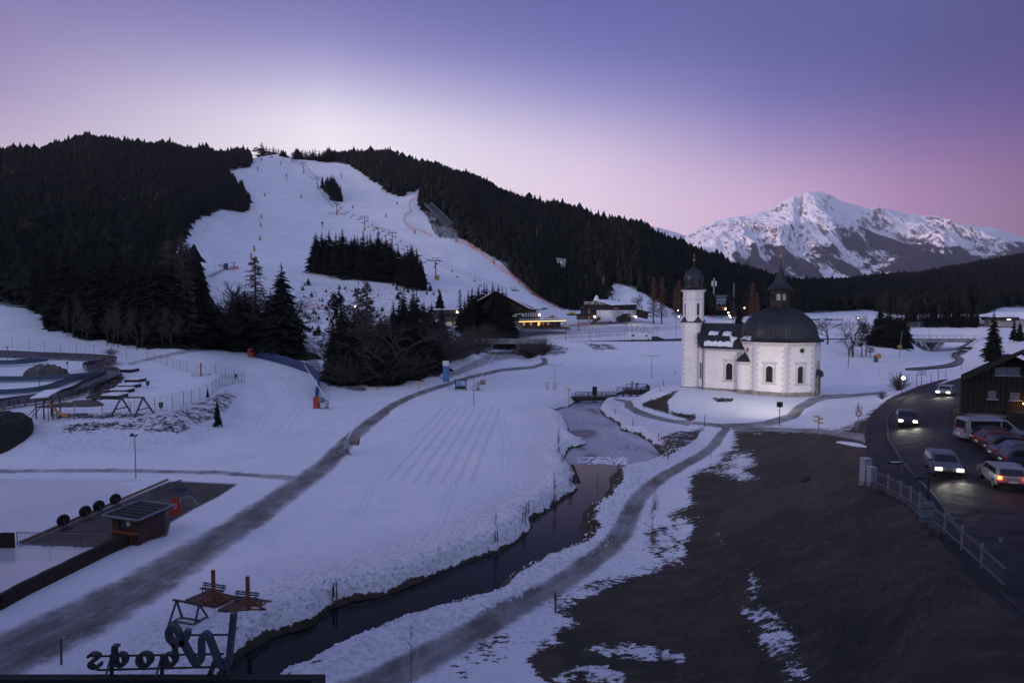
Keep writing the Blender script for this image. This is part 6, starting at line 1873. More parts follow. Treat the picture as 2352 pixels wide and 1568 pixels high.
# the ridge runs away from us and a little to the right
def para(p0,p1,dv,th):
 P=[p0,p1,p1+dv,p0+dv]
 return MB().add(P+[q+Vector((0,0,-th)) for q in P],[(0,1,2,3),(7,6,5,4),(4,5,1,0),(5,6,2,1),(6,7,3,2),(7,4,0,3)])
dv=Vector((6.0,20,.6))
pw('roof',para(a,b1,dv,.5),M_DWOOD,lo)
pw('roof_snow',para(a+Vector((0,0,.38)),b1+Vector((0,0,.38)),dv,.36),M_SNOW,lo)
pw('roof',para(b1+Vector((0,0,-.1)),at(*Z('lod',1690,452),Yl-1.5),Vector((3,14,.4)),.3),M_DWOOD,lo)
pw('roof_snow',para(b1+Vector((0,.3,.3)),at(*Z('lod',1640,450),Yl-1.2)+Vector((0,0,.3)),Vector((2,12,.4)),.3),M_SNOW,lo)
a2=at(*Z('lod',220,330),Yl-1.5)
pw('roof',para(a2,a,dv,.5),M_DWOOD,lo);pw('roof_snow',para(a2+Vector((0,0,.38)),a+Vector((0,0,.38)),dv,.36),M_SNOW,lo)
for x,y in((1058,185),(1112,300)):
 p=at(*Z('lod',x,y),Yl+6);t_=at(*Z('lod',x,y-72),Yl+6)
 pw('chimney',MB().tube([p-Vector((0,0,.8)),t_],.95,8,r2=.55),M_RENDER,lo)
for x0,y0,x1,y1 in((1150,245,1222,280),(1255,290,1296,330)):
 mb=MB();fb(mb,'lod',x0,y0,x1,y1,Yl+7,1.6);pw('dormer',mb,M_DWOOD,lo)
pw('eaves_post',MB().bar(at(*Z('lod',1590,460),Yl-1),at(*Z('lod',1590,640),Yl-1),.3),M_DWOOD,lo)
# terrace bar
tb=thing('terrace_bar','long low terrace bar with a glowing light strip under its roof beside the lodge','bar',at(*Z('lod',1700,870),Yl-6))
Yb=Yl-6
mb=MB();fb(mb,'lod',1175,672,2170,706,Yb-.6,9);pw('roof',mb,M_DWOOD,tb)
mb=MB();fb(mb,'lod',1190,664,2150,674,Yb-.3,8);pw('roof_snow',mb,M_SNOW,tb)
mb=MB();mb.bar(at(*Z('lod',1180,713),Yb-.7),at(*Z('lod',2165,690),Yb-.7),.16,.22);pw('light_strip',mb,mat('warm_strip',(1,.7,.3),.4,emit=(1.0,.58,.20),estr=3.2),tb)
mb=MB();fb(mb,'lod',1240,716,2050,830,Yb+6,.4);pw('back_wall',mb,mat('bar_wall',(.20,.14,.11),.9,var=.3,vscale=.4),tb)
mb=MB();fb(mb,'lod',1235,832,2240,872,Yb-.3,8);pw('deck',mb,M_WOOD,tb)
for x in(1250,1365,1410,1460,1655,1745,1830,1915,2040,2118):
 mb=MB();fb(mb,'lod',x,712,x+14,845,Yb,.35);pw('timber_post',mb,mat('post_wood',(.22,.16,.12),.85),tb)
for x0,x1,m_ in((1265,1306,mat('soft_window',(.6,.5,.4),.5,emit=(1,.66,.40),estr=.42)),(1410,1440,mat('soft_window2',(.6,.5,.4),.5,emit=(1,.66,.36),estr=.7)),(1578,1620,mat('orange_window',(.6,.4,.2),.5,emit=(1.0,.45,.08),estr=2.6)),(1678,1702,mat('dim_red_window',(.4,.2,.1),.5,emit=(1,.25,.06),estr=.32)),(1785,1805,mat('soft_window',(.6,.5,.4),.5))):
 mb=MB();fb(mb,'lod',x0,730,x1,796,Yb+5.7,.2);pw('lit_window',mb,m_,tb)
for x0,x1 in((1265,1450),(2045,2125)):
 for y in(785,806,826):
  mb=MB();mb.bar(at(*Z('lod',x0,y),Yb),at(*Z('lod',x1,y),Yb),.08,.25);pw('rail',mb,M_DWOOD,tb)
mb=MB();fpoly(mb,'lod',[(1770,622),(1890,575),(1955,618),(1940,635),(1800,636)],Yb,1.0);sg=thing('roof_sign','small colourful roof sign on blue beams above the terrace bar','sign',at(*Z('lod',1860,660),Yb))
pw('sign_board',mb,mat('yellow_sign',(.50,.32,.05),.7),sg)
mb=MB();fpoly(mb,'lod',[(1865,612),(1893,566),(1925,612)],Yb-.05,.2);pw('sign_peak',mb,M_RED,sg)
mb=MB();fpoly(mb,'lod',[(1810,618),(1850,602),(1862,622),(1830,630)],Yb-.05,.2);pw('sign_leaf',mb,mat('green_sign',(.08,.26,.10),.7),sg)
mb=MB();fb(mb,'lod',1700,628,1990,636,Yb,.4)
for x in(1712,1890,1975):fb(mb,'lod',x,636,x+8,664,Yb,.3)
pw('beam',mb,mat('blue_beam',(.03,.09,.14),.6),sg)
def umbrella_dark(k,x,y,w,h,Y,lb):
 p=at(*Z(k,x,y),Y)
 r=thing('parasol',lb,'parasol',p,0,'folded dark parasols at the terrace bar')
 part('canopy',MB().lathe([(w,h*.55),(.1,h)],8),M_RUB,r);part('pole',MB().tube([(0,0,0),(0,0,h)],.06,5),M_STEEL,r);part('table_top',MB().lathe([(.9,.95),(.9,1.05)],10,cap=True),M_DWOOD,r)
for i,x in enumerate((1640,1720,1815,1900,1985)):umbrella_dark('lod',x,882,1.9,2.3,Yb-4,'low black parasol in front of the terrace bar, %s from the left'%('first','second','third','fourth','fifth')[i])
def street_lamp(name_label,k,x,y,Y,e=120,col=(1,.72,.40),r=.28,base=None,arm=True,group='lit lamps in the valley',es=22):
 p=at(*Z(k,x,y),Y)
 gz_=float(T(p.x,p.y))
 o=thing('street_lamp',name_label,'lamp',(p.x,p.y,gz_),0,group)
 part('pole',MB().tube([(0,.3,-.3),(0,.3,p.z-gz_),(0,.0,p.z-gz_+.25)],.06,6),M_DSTEEL,o)
 part('lamp_globe',MB().lathe([(.02,-r),(r*.75,-r*.65),(r,0),(r*.75,r*.65),(.02,r)],10,(0,0,p.z-gz_)),mat('lit_globe_%d'%int(col[2]*100),(.9,.8,.6),.5,emit=col,estr=es),o,sm=True)
 lamp_point('lamp_light',(p.x,p.y-r-.15,p.z),e,col,.25)
street_lamp('bright lamp at the right corner of the lodge roof','lod',1612,572,Yl-2,160,r=.42)
street_lamp('warm lamp shining between the dark trees below the bushy slope','sk',1217,1423,262,60,r=.32)
# low flat building with lit windows left of the spruces
fl_=thing('flat_roofed_building','low dark flat roofed building with two lit windows among the trees','building',at(*Z('mid',180,800),285))
mb=MB();fb(mb,'mid',60,664,262,672,283,12);pw('roof',mb,M_DSTEEL,fl_)
mb=MB();fb(mb,'mid',60,656,262,664,283.5,11);pw('roof_snow',mb,M_SNOW,fl_)
mb=MB();fb(mb,'mid',70,672,252,800,284,10);pw('wall',mb,mat('brown_render',(.07,.055,.05),.9),fl_)
for x0,x1 in((172,212),(226,254)):
 mb=MB();fb(mb,'mid',x0,760,x1,796,283.9,.1);pw('lit_window',mb,mat('yellow_window',(.6,.5,.2),.5,emit=(.95,.72,.25),estr=.20),fl_)
mb=MB();fb(mb,'mid',100,690,240,720,283.9,.1);pw('window',mb,M_DWIN,fl_)
street_lamp('lamp on the right corner of the low flat roofed building','mid',253,682,282,60,(1,.78,.42),.34)

# inn with the big lettering
Yi=335.0
inn=thing('alpine_inn','alpine inn with snow covered roof, dark gable and white ground floor','inn',at(*Z('spo',950,740),Yi))
def S(x,y,Y):return at(*Z('spo',x,y),Y)
g0,g1=S(330,620,Yi+4),S(920,620,Yi)
pk=S(610,335,Yi+2)
mb=MB();P=[S(340,600,Yi+4),S(640,600,Yi+2),S(640,520,Yi+2),S(930,520,Yi),S(925,440,Yi),pk,S(340,438,Yi+4)]
mb.add(P+[p+Vector((3,12,0)) for p in P],[tuple(range(7))[::-1],tuple(range(7,14))]+[(i,(i+1)%7,7+(i+1)%7,7+i) for i in range(7)]);pw('gable_wall',mb,M_DWOOD,inn)
mb=MB();mb.quad(S(930,520,Yi),S(1378,520,Yi+9),S(1400,418,Yi+9),S(925,436,Yi));pw('upper_wall',mb,M_DWOOD,inn)
mb=MB();mb.quad(S(640,700,Yi+2),S(930,690,Yi),S(930,518,Yi),S(640,518,Yi+2));mb.quad(S(930,690,Yi),S(1378,660,Yi+9),S(1378,516,Yi+9),S(930,518,Yi));mb.quad(S(930,690,Yi),S(930,740,Yi),S(1130,740,Yi+4),S(1130,680,Yi+4));pw('lower_wall',mb,M_RENDER,inn)
P=[S(300,430,Yi+2),S(608,328,Yi+1)]
dvr=S(1130,335,Yi+14)-S(608,328,Yi+1)
pw('roof',para(S(318,440,Yi+3),pk+Vector((0,-1,0)),Vector((dvr.x*.8,14,0)),.4),M_DWOOD,inn)
rp=[pk+Vector((0,-1,0)),S(922,428,Yi-1),S(1405,410,Yi+9),S(1130,335,Yi+16)]
mb=MB();mb.add(rp+[p-Vector((0,0,.5)) for p in rp],[(0,1,2,3),(7,6,5,4),(4,5,1,0),(5,6,2,1),(6,7,3,2),(7,4,0,3)]);pw('roof',mb,M_DWOOD,inn)
mb=MB();mb.add([p+Vector((0,0,.4)) for p in rp]+[p+Vector((0,0,.02)) for p in rp],[(0,1,2,3),(4,5,1,0),(5,6,2,1),(6,7,3,2),(7,4,0,3)]);pw('roof_snow',mb,M_SNOW,inn)
for x,w in((848,26),(985,26),(1062,22),(925,30),(768,24)):
 mb=MB();fb(mb,'spo',x-w/2,312 if x!=768 else 290,x+w/2,352,Yi+9,1);pw('chimney',mb,M_DSTEEL,inn)
pw('turret',MB().lathe([(2.2,-2.4),(1.4,-.8),(.9,0),(1.0,.5),(.05,1.5)],8,tuple(S(642,290,Yi+8))),M_SNOW,inn)
text_obj('lettering','SPORTALM',mat('pale_letters',(.62,.60,.60),.6),inn,S(612,388,Yi+.9)-Vector(inn.location),2.25,(math.pi/2,0,math.atan2(-4,(g1-g0).x)),ext=.06)
sb=MB();sb.quad(S(958,500,Yi+.4),S(1060,500,Yi+1.6),S(1060,470,Yi+1.6),S(958,470,Yi+.4));pw('banner',sb,mat('pink_banner',(.42,.10,.14),.7),inn)
for x in(360,382,404,418):mb=MB();fb(mb,'spo',x,448,x+12,472,Yi+3.6,.1);pw('window',mb,mat('pale_pane',(.25,.27,.34),.4),inn)
for x in(385,420,460,510,545,575):mb=MB();fb(mb,'spo',x,545,x+22,570,Yi+2.8,.1);pw('window',mb,mat('grey_pane',(.10,.10,.12),.3),inn)
for x in(920,1030,1078,1122,1240,1268,1328):mb=MB();fb(mb,'spo',x,538,x+12,572,Yi-.2+(x-930)/448*9*(x>930),.2);pw('window',mb,M_DWIN,inn)
for x,y in((985,575),(1052,640)):mb=MB();fb(mb,'spo',x,y,x+9,y+45,Yi+.8,.2);pw('window',mb,M_DWIN,inn)
mb=MB();fpoly(mb,'spo',[(1018,738),(1018,660),(1050,625),(1085,625),(1118,660),(1118,738)],Yi+.5,.4);pw('arched_doorway',mb,M_DWIN,inn)
mb=MB();fb(mb,'spo',1130,610,1290,740,Yi-3,6);pw('porch',mb,M_DWOOD,inn)
mb=MB();mb.add([S(1100,588,Yi-4),S(1250,582,Yi-4),S(1320,618,Yi+2),S(1160,618,Yi+2)],[(0,1,2,3)]);pw('porch_roof',mb,M_DWOOD,inn)
mb=MB();mb.add([S(1215,620,Yi-5),S(1330,618,Yi-5),S(1372,640,Yi-1),S(1250,642,Yi-1)],[(0,1,2,3)]);pw('porch_snow',mb,M_SNOW,inn)
mb=MB();fb(mb,'spo',285,620,600,700,Yi-.5,6);pw('stone_base',mb,M_ROCK,inn)
mb=MB();fb(mb,'spo',95,590,640,618,Yi-2.5,5);pw('terrace',mb,M_DWOOD,inn)
mb=MB();fb(mb,'spo',120,555,235,590,Yi-2,1.2);pw('counter',mb,mat('yellow_counter',(.45,.26,.04),.7),inn)
mb=MB();fpoly(mb,'spo',[(520,780),(600,690),(690,640),(735,690),(640,730),(560,785)],Yi-4,1);pw('stairs',mb,M_DWOOD,inn)
mb=MB();mb.add([S(1380,500,Yi+6),S(1620,570,Yi+3),S(1600,690,Yi+3),S(1385,640,Yi+6)],[(0,1,2,3)]);mb.add([S(1380,500,Yi+6),S(1620,570,Yi+3),S(1660,560,Yi+12),S(1420,495,Yi+14)],[(0,1,2,3)]);pw('annexe',mb,M_DWOOD,inn)
street_lamp('warm lamp on the stone base of the inn, the left one','spo',605,640,Yi-4.5,150,(1,.70,.34),.42)
street_lamp('warm lamp on the porch of the inn, the right one','spo',1378,640,Yi-3,150,(1,.74,.40),.42)
for i,(k,x,y,Y,c) in enumerate((('chw',272,580,380,(1,.62,.3)),('chw',280,643,345,(1,.66,.3)),('chw',757,604,380,(1,.85,.6)),('chw',766,632,370,(1,.85,.6)),('chw',777,649,360,(1,.80,.5)),('chw',912,558,400,(1,.5,.2)))):
 street_lamp('small warm lamp %s'%('far left of the chapel tower, upper one','far left of the chapel tower, on a curved pole','right of the belfry, highest of three','right of the belfry, middle of three','right of the belfry, lowest of three','orange one behind the nave roof')[i],k,x,y,Y,40,c,.32)
for i,(x,y) in enumerate(((175,533),(195,538),(267,538),(13,537))):
 street_lamp('pale globe lamp right of the chapel dome, %s'%('left one of a pair','right one of a pair','rightmost','low one beside the dome')[i],'rt2',x,y,300,90,(1,.86,.66),.36)
street_lamp('orange lamp in the twigs of the bare tree right of the chapel','rt2',438,352,330,25,(1,.5,.2),.28)
street_lamp('bright street lamp in front of the big round bush','rt2',962,1042,108,240,(1,.88,.68),.22,group=None,es=40)
# scoreboard-like control building and masts behind the chapel
cb=thing('control_building','small three storey glass fronted control building behind the chapel','building',at(*Z('chw',690,560),420))
mb=MB();fb(mb,'chw',637,440,742,560,420,6);pw('wall',mb,M_DSTEEL,cb)
for y in(444,466,498):
 mb=MB();fb(mb,'chw',642,y,732,y+(10 if y==444 else 24),419.9,.1);pw('window',mb,mat('blue_pane',(.16,.20,.27),.3,var=.3,vscale=.6),cb)
mb=MB();fb(mb,'chw',630,437,748,442,419,8);pw('roof',mb,M_STEEL,cb)
for x,t,lb in((612,268,'tall grey telecom mast with white antennas behind the nave'),(805,322,'thinner grey floodlight mast behind the nave')):
 p=G(*Z('chw',x,585),ymin=300);h_=at(*Z('chw',x,t),p.y).z-p.z
 r=thing('telecom_mast' if x<700 else 'light_mast',lb,'mast',p)
 part('mast',MB().tube([(0,0,-1),(0,0,h_)],.7 if x<700 else.4,7,r2=.4 if x<700 else.25),M_GREY,r)
 if x<700:
  for dx in(-1.2,1.2):part('antenna',MB().box((dx,-.4,h_*.82),(.9,.5,3.4)),M_WHITE,r)
kk=thing('kiosk','small kiosk with red front and lit corner behind the nave','kiosk',at(*Z('chw',700,585),395))
mb=MB();fpoly(mb,'chw',[(655,582),(655,560),(685,546),(740,556),(740,582)],395,4);pw('wall',mb,M_DWOOD,kk)
mb=MB();fpoly(mb,'chw',[(688,550),(722,546),(722,580),(700,580)],394.8,.2);pw('red_front',mb,M_RED,kk)
mb=MB();fb(mb,'chw',723,556,736,578,394.8,.2);pw('lit_window',mb,mat('kiosk_light',(.8,.6,.3),.5,emit=(1,.75,.4),estr=3),kk)
# banners and rail fences of the sports field
for(k,x0,y0,x1,y1,m_,lb,tx) in(('chw',580,638,632,648,M_RED,'small red banner on the rail fence behind the nave',None),('rt2',160,358,270,380,mat('crimson_banner',(.45,.03,.09),.7),'crimson banner behind the bare round tree','ARENA'),('rt2',60,358,152,380,mat('teal_banner',(.04,.14,.17),.7),'dark teal banner left of the crimson one',None),('chw',1545,664,1640,680,mat('teal_banner',(.04,.14,.17),.7),'teal banner just right of the dome',None),('chw',635,645,700,655,M_BLUEB,'small blue banner on the rail fence behind the nave',None)):
 r=thing('banner',lb,'banner',at(*Z(k,(x0+x1)/2,y1+4),340),0,'banners of the sports field')
 mb=MB();fb(mb,k,x0,y0,x1,y1,340,.1);pw('cloth',mb,m_,r)
 mb=MB();fb(mb,k,x0,y0,x0+2,y1+12,340.1,.15);pw('post',mb,M_WOOD,r)
 mb=MB();fb(mb,k,x1-2,y0,x1,y1+12,340.1,.15);pw('post',mb,M_WOOD,r)
 if tx:text_obj('lettering',tx,M_WHITE,r,at(*Z(k,(x0+x1)/2,(y0+y1)/2),339.8)-Vector(r.location),1.5,(math.pi/2,0,0),ext=.02)
post_fence('rail_fence','dark wooden rail fence left of the chapel tower','fence',[G(*Z('spo',1960,628),ymin=300),G(*Z('spo',2260,632),ymin=300)],2.0,5,M_DWOOD,M_DWOOD,3,.12,.09,'rail fences behind the chapel')
post_fence('rail_fence','long dark rail fence behind the nave roof','fence',[G(*Z('chw',560,655),ymin=280),G(*Z('chw',700,668),ymin=280),G(*Z('chw',800,690),ymin=280)],2.0,5,M_DWOOD,M_DWOOD,4,.12,.09,'rail fences behind the chapel')
post_fence('rail_fence','dark rail fence right of the chapel dome','fence',[G(*Z('chw',1560,735),ymin=280),G(*Z('chw',1700,745),ymin=280),G(*Z('chw',1900,755),ymin=280)],1.8,5,M_DWOOD,M_DWOOD,3,.12,.09,'rail fences behind the chapel')

# motorhome and cars on the valley road
def car_mesh_parts(r,L=4.3,W=1.78,Ht=1.45,body=None,hatch=True,lights=None,glass=None,van=False):
 """car along +x, rear at -x, resting on z 0"""
 l=L/2
 if van:pr=[(-l,.35),(-l+.02,1.0),(-l+.10,Ht-.12),(-l+.25,Ht),(l-1.9,Ht),(l-1.55,Ht-.08),(l-.75,1.18),(l-.12,.95),(l,.7),(l,.35)]
 elif hatch:pr=[(-l,.35),(-l+.02,.85),(-l+.12,.95),(-l+.42,Ht-.10),(-l+.75,Ht),(-.1,Ht),(.35,Ht-.08),(l-1.15,.98),(l-.15,.82),(l,.62),(l,.35)]
 else:pr=[(-l,.35),(-l+.03,.85),(-l+.25,.98),(-l+.75,1.0),(-l+1.35,Ht-.02),(-.2,Ht),(.3,Ht-.08),(l-1.25,.98),(l-.15,.82),(l,.62),(l,.35)]
 mb=MB();n=len(pr)
 def tum(z):return W/2*(1-max(0,z-.9)*(.10 if van else.22))
 rows_=[]
 for s in(-1,1):
  rows_.append([(x,s*tum(z),z) for x,z in pr]);
 inner=[[(x*.985,s*tum(z)*.93,z+(.03 if z>.9 else 0)) for x,z in pr] for s in(-1,1)]
 vs=rows_[0]+inner[0]+inner[1]+rows_[1]
 fs=[]
 for a in range(3):
  for i in range(n-1):fs.append((a*n+i,a*n+i+1,(a+1)*n+i+1,(a+1)*n+i))
 fs.append(tuple(range(n)));fs.append(tuple(range(3*n,4*n))[::-1])
 mb.add(vs,fs)
 part('body',mb,body,r)
 g=glass or mat('car_glass',(.012,.013,.016),.12,var=.1)
 zt_=Ht-.14;zb=1.0 if not van else 1.12
 def side(x0,x1,x2,x3):
  for s in(-1,1):
   m=MB();y0=s*(tum(zb)+.006);y1=s*(tum(zt_)+.006)
   m.add([(x0,y0,zb),(x1,y0,zb),(x2,y1,zt_),(x3,y1,zt_)],[(0,1,2,3) if s<0 else(3,2,1,0)]);part('side_window',m,g,r)
 if van:
  side(-l+.45,l-2.15,l-2.15,-l+.45);side(l-2.05,l-.95,l-1.65,l-2.05)
  m=MB();m.add([(-l-.005,-.75,1.1),(-l-.005,.75,1.1),(-l+.07,.72,Ht-.2),(-l+.07,-.72,Ht-.2)],[(3,2,1,0)]);part('rear_window',m,g,r)
  m=MB();m.add([(l-.76,-.75,1.2),(l-.76,.75,1.2),(l-1.55,.7,Ht-.12),(l-1.55,-.7,Ht-.12)],[(0,1,2,3)]);part('windscreen',m,g,r)
 else:
  x_b=-l+(.30 if hatch else 1.05);side(x_b,-.15,-.15,x_b+.32);side(-.08,l-1.35,.28,-.08)
  m=MB();m.add([(-l+.13 if hatch else-l+.80,-.68,1.0),(-l+.13 if hatch else-l+.80,.68,1.0),(-l+.41 if hatch else-l+1.3,.6,Ht-.1),(-l+.41 if hatch else-l+1.3,-.6,Ht-.1)],[(3,2,1,0)])
  m.v=[(x-.012,y,z+.01) for x,y,z in m.v];part('rear_window',m,g,r)
  m=MB();m.add([(l-1.18,-.72,1.01),(l-1.18,.72,1.01),(.38,.62,Ht-.09),(.38,-.62,Ht-.09)],[(0,1,2,3)]);m.v=[(x+.015,y,z+.02) for x,y,z in m.v];part('windscreen',m,g,r)
 rim=MB().tube([(0,-.02,0),(0,.02,0)],.2,10).mesh('rim',M_STEEL)
 for x in(-l+.78,l-.82):
  for s in(-1,1):
   w=part('wheel',MB().tube([(x,s*(W/2-.20),.32),(x,s*(W/2+.005),.32)],.32,14),M_RUB,r)
   part('rim',MB().tube([(x,s*(W/2+.006),.32),(x,s*(W/2+.02),.32)],.2,10),M_STEEL,w)
 on=lights
 for s in(-1,1):
  part('tail_light',MB().box((-l-.005,s*(W/2-.16),.85 if not van else 1.0),(.05,.22,.2 if not van else.42)),mat('tail_light_on' if on else 'tail_light',(.35,.01,.01),.3,emit=(1,.10,.02),estr=14 if on else 0.0),r)
  part('headlight',MB().box((l-.03,s*(W/2-.24),.70),(.08,.36,.16)),mat('headlight_on' if on else 'headlight',(.7,.7,.72),.2,emit=(1,.93,.82),estr=22 if on else 0.0),r)
 part('bumper',MB().box((-l-.02,0,.45),(.12,W*.96,.22)).box((l+.0,0,.45),(.12,W*.94,.22)),M_RUB if not van else body,r)
 part('number_plate',MB().box((-l-.09,0,.62),(.02,.5,.11)),M_WHITE,r)
 for s in(-1,1):part('wing_mirror',MB().box((l-1.55 if not van else l-1.25,s*(W/2+.08),1.0 if not van else 1.2),(.12,.18,.14)),body,r)
def car(label,p,rz,group=None,name='car',cat='car',**kw):
 r=thing(name,label,cat,p,rz,group);car_mesh_parts(r,**kw);return r
def paint_mat(n,c):return mat(n,c,.35,var=.05,metal=.2)
p=at(*Z('spo',1450,1098),250);p.z=float(T(p.x,p.y))
mh=thing('motorhome','white motorhome driving on the valley road beyond the frozen field','motorhome',p)
L_=8.6
part('living_cell',MB().prism([(-4.2,-1.15),(1.6,-1.15),(1.6,1.15),(-4.2,1.15)],.5,3.1),M_WHITE,mh)
part('cab',MB().extr([(1.6,.4),(1.6,3.0),(2.9,3.0),(3.3,2.5),(2.9,1.9),(3.6,1.3),(4.2,1.1),(4.2,.4)],(0,-1.1,0),(1,0,0),(0,0,1),(0,2.2,0)),M_WHITE,mh)
part('side_window',MB().box((-2.6,-1.16,2.0),(1.1,.04,.6)).box((2.3,-1.12,1.9),(.8,.04,.5)),M_DWIN,mh)
part('wheel',MB().tube([(-2.6,-1.1,.4),(-2.6,1.1,.4)],.4,12),M_RUB,mh);part('wheel',MB().tube([(3.0,-1.1,.4),(3.0,1.1,.4)],.4,12),M_RUB,mh)
part('roof_box',MB().box((1.0,0,3.25),(1.4,1.4,.35)),M_GREY,mh)
p=at(*Z('spo',1780,1098),251);p.z=float(T(p.x,p.y))+.02
car('black car following the motorhome on the valley road',p,0,body=paint_mat('black_car_paint',(.015,.015,.018)))

# ------------------------------------------------------------------ road bridges
def road_bridge(label,k,x0,x1,yt,yb,Y,w,legs,wing=None,wall=True):
 p0=at(*Z(k,x0,yb),Y);p1=at(*Z(k,x1,yb),Y);ztop=at(*Z(k,x0,yt),Y).z
 r=thing('road_bridge',label,'bridge',p0)
 zb=p0.z
 d=ztop-zb
 pw('deck_beam',MB().box(((p0.x+p1.x)/2,Y+w/2,zb+d*.32),(p1.x-p0.x,w,d*.62)),M_CONC,r)
 n=max(4,int((p1.x-p0.x)/2.2))
 for i in range(n):
  xa=p0.x+(p1.x-p0.x)*i/n;xb=p0.x+(p1.x-p0.x)*(i+1)/n
  pw('parapet_panel',MB().box(((xa+xb)/2,Y-.08,zb+d*.82),(xb-xa-.08,.12,d*.36)),M_CONC,r)
  pw('rail_post',MB().box((xa,Y+.1,ztop+.35),(.09,.09,.9)),M_DSTEEL,r)
 pw('handrail',MB().bar((p0.x,Y+.1,ztop+.8),(p1.x,Y+.1,ztop+.8),.09),M_DSTEEL,r)
 pw('handrail',MB().bar((p0.x,Y+w-.1,ztop+.8),(p1.x,Y+w-.1,ztop+.8),.09),M_DSTEEL,r)
 for(xa,ya,xb,yb_) in legs:
  a_=at(*Z(k,xa,ya),Y+1);b_=at(*Z(k,xb,yb_),Y+1)
  for dy in(0,w*.38,w*.75):
   pw('raking_leg',MB().bar(a_+Vector((0,dy,0)),b_+Vector((0,dy,-.6)),.8,.8),M_CONC,r)
 return r
rb=road_bridge('road bridge with grey parapet and slanting legs left of the embankment','lod',250,1780,1062,1178,262,9,((640,1180,540,1330),(1130,1180,1230,1340)))
mb=MB();mb.add([at(*Z('lod',1300,1175),263),at(*Z('lod',1720,1150),263),at(*Z('lod',1560,1400),263),at(*Z('lod',1260,1400),263)]+[at(*Z('lod',1300,1175),263)+Vector((0,8,0)),at(*Z('lod',1720,1150),263)+Vector((0,8,0)),at(*Z('lod',1560,1400),263)+Vector((0,8,0)),at(*Z('lod',1260,1400),263)+Vector((0,8,0))],[(0,1,2,3),(7,6,5,4),(4,5,1,0),(5,6,2,1),(6,7,3,2),(7,4,0,3)])
pw('abutment',mb,mat('dark_concrete',(.07,.065,.065),.95,var=.3),rb)
rb2=road_bridge('road bridge on V shaped legs over the snow field at the right','rt2',985,1850,585,632,258,9,((1185,630,1250,700),(1370,630,1310,700),(1420,630,1350,700)))
pw('deck_beam',MB().box((at(*Z('rt2',2000,632),258).x,262.5,at(*Z('rt2',1900,626),258).z),(18,9,1.0)),M_CONC,rb2)
hb=thing('field_hut','small grey hut on the sports ground beyond the right bridge','hut',at(*Z('rt2',1680,560),300))
mb=MB();fb(mb,'rt2',1598,510,1765,558,300,5);pw('wall',mb,mat('grey_boarding',(.24,.23,.26),.9,var=.2,vscale=2),hb)
mb=MB();fb(mb,'rt2',1590,503,1772,511,299.5,6);pw('roof',mb,M_DWOOD,hb)
mb=MB();fb(mb,'rt2',1650,522,1670,550,299.9,.1);pw('window',mb,M_DWIN,hb)
for(x0,x1,y0,y1,lb) in((1370,1490,502,552,'green grey wire mesh cage on the sports ground'),(1045,1220,520,558,'low wire mesh fence of the sports ground'),(1490,1560,502,552,'slanting end of the mesh cage on the sports ground')):
 r=thing('mesh_fence',lb,'fence',at(*Z('rt2',x0,y1),296),0,'wire mesh fences on the sports ground')
 a_=at(*Z('rt2',x0,y1),296);b_=at(*Z('rt2',x1,y0),296)
 mb=MB()
 for i in range(int((b_.x-a_.x)/.5)+1):mb.bar((a_.x+i*.5,296,a_.z),(a_.x+i*.5,296,b_.z),.045)
 for i in range(6):mb.bar((a_.x,296,a_.z+(b_.z-a_.z)*i/5),(b_.x,296,a_.z+(b_.z-a_.z)*i/5),.045)
 pw('wire_mesh',mb,M_STEEL,r)
 for i in range(5):pw('post',MB().bar((a_.x+(b_.x-a_.x)*i/4,296.1,a_.z-1),(a_.x+(b_.x-a_.x)*i/4,296.1,b_.z+1.2),.14),M_DSTEEL,r)
post_fence('mesh_fence','pale fence along the far side of the sports ground','fence',[G(*Z('rt2',1000,478),ymin=300),G(*Z('rt2',1250,455),ymin=300),G(*Z('rt2',1850,475),ymin=300)],2.6,5,M_STEEL,M_GREY,6,.1,.06,'wire mesh fences on the sports ground')
# buildings at the far right edge
bR=thing('flat_building','long pale building with deep snow on its flat roof at the right edge','building',at(*Z('rt2',2200,450),290))
mb=MB();fb(mb,'rt2',2075,375,2400,450,290,12);pw('wall',mb,mat('beige_render',(.34,.31,.30),.9),bR)
mb=MB();fb(mb,'rt2',2065,342,2300,378,288.5,14);pw('fascia',mb,M_DWOOD,bR)
mb=MB();fpoly(mb,'rt2',[(2075,342),(2130,318),(2300,285),(2420,280),(2420,375),(2300,360),(2290,342)],289.5,14);pw('roof_snow',mb,M_SNOW,bR)
mb=MB();fb(mb,'rt2',2160,364,2200,374,288.3,.3);pw('ceiling_lamp',mb,mat('ceiling_lamp',(.9,.7,.5),.5,emit=(1,.75,.5),estr=5),bR)
bO=thing('orange_building','small orange walled building with snowy roof left of the big spruce','building',at(*Z('rt2',1840,455),300))
mb=MB();fb(mb,'rt2',1790,415,1920,456,300,8);pw('wall',mb,mat('orange_boarding',(.34,.16,.06),.85),bO)
mb=MB();fpoly(mb,'rt2',[(1780,416),(1840,350),(1990,345),(1990,416)],299.5,9);pw('roof_snow',mb,M_SNOW,bO)
mb=MB();fpoly(mb,'rt2',[(1775,345),(1840,330),(1900,345),(1890,358),(1790,358)],310,6);pw('rear_gable',mb,mat('orange_boarding',(.34,.16,.06),.85),bO)
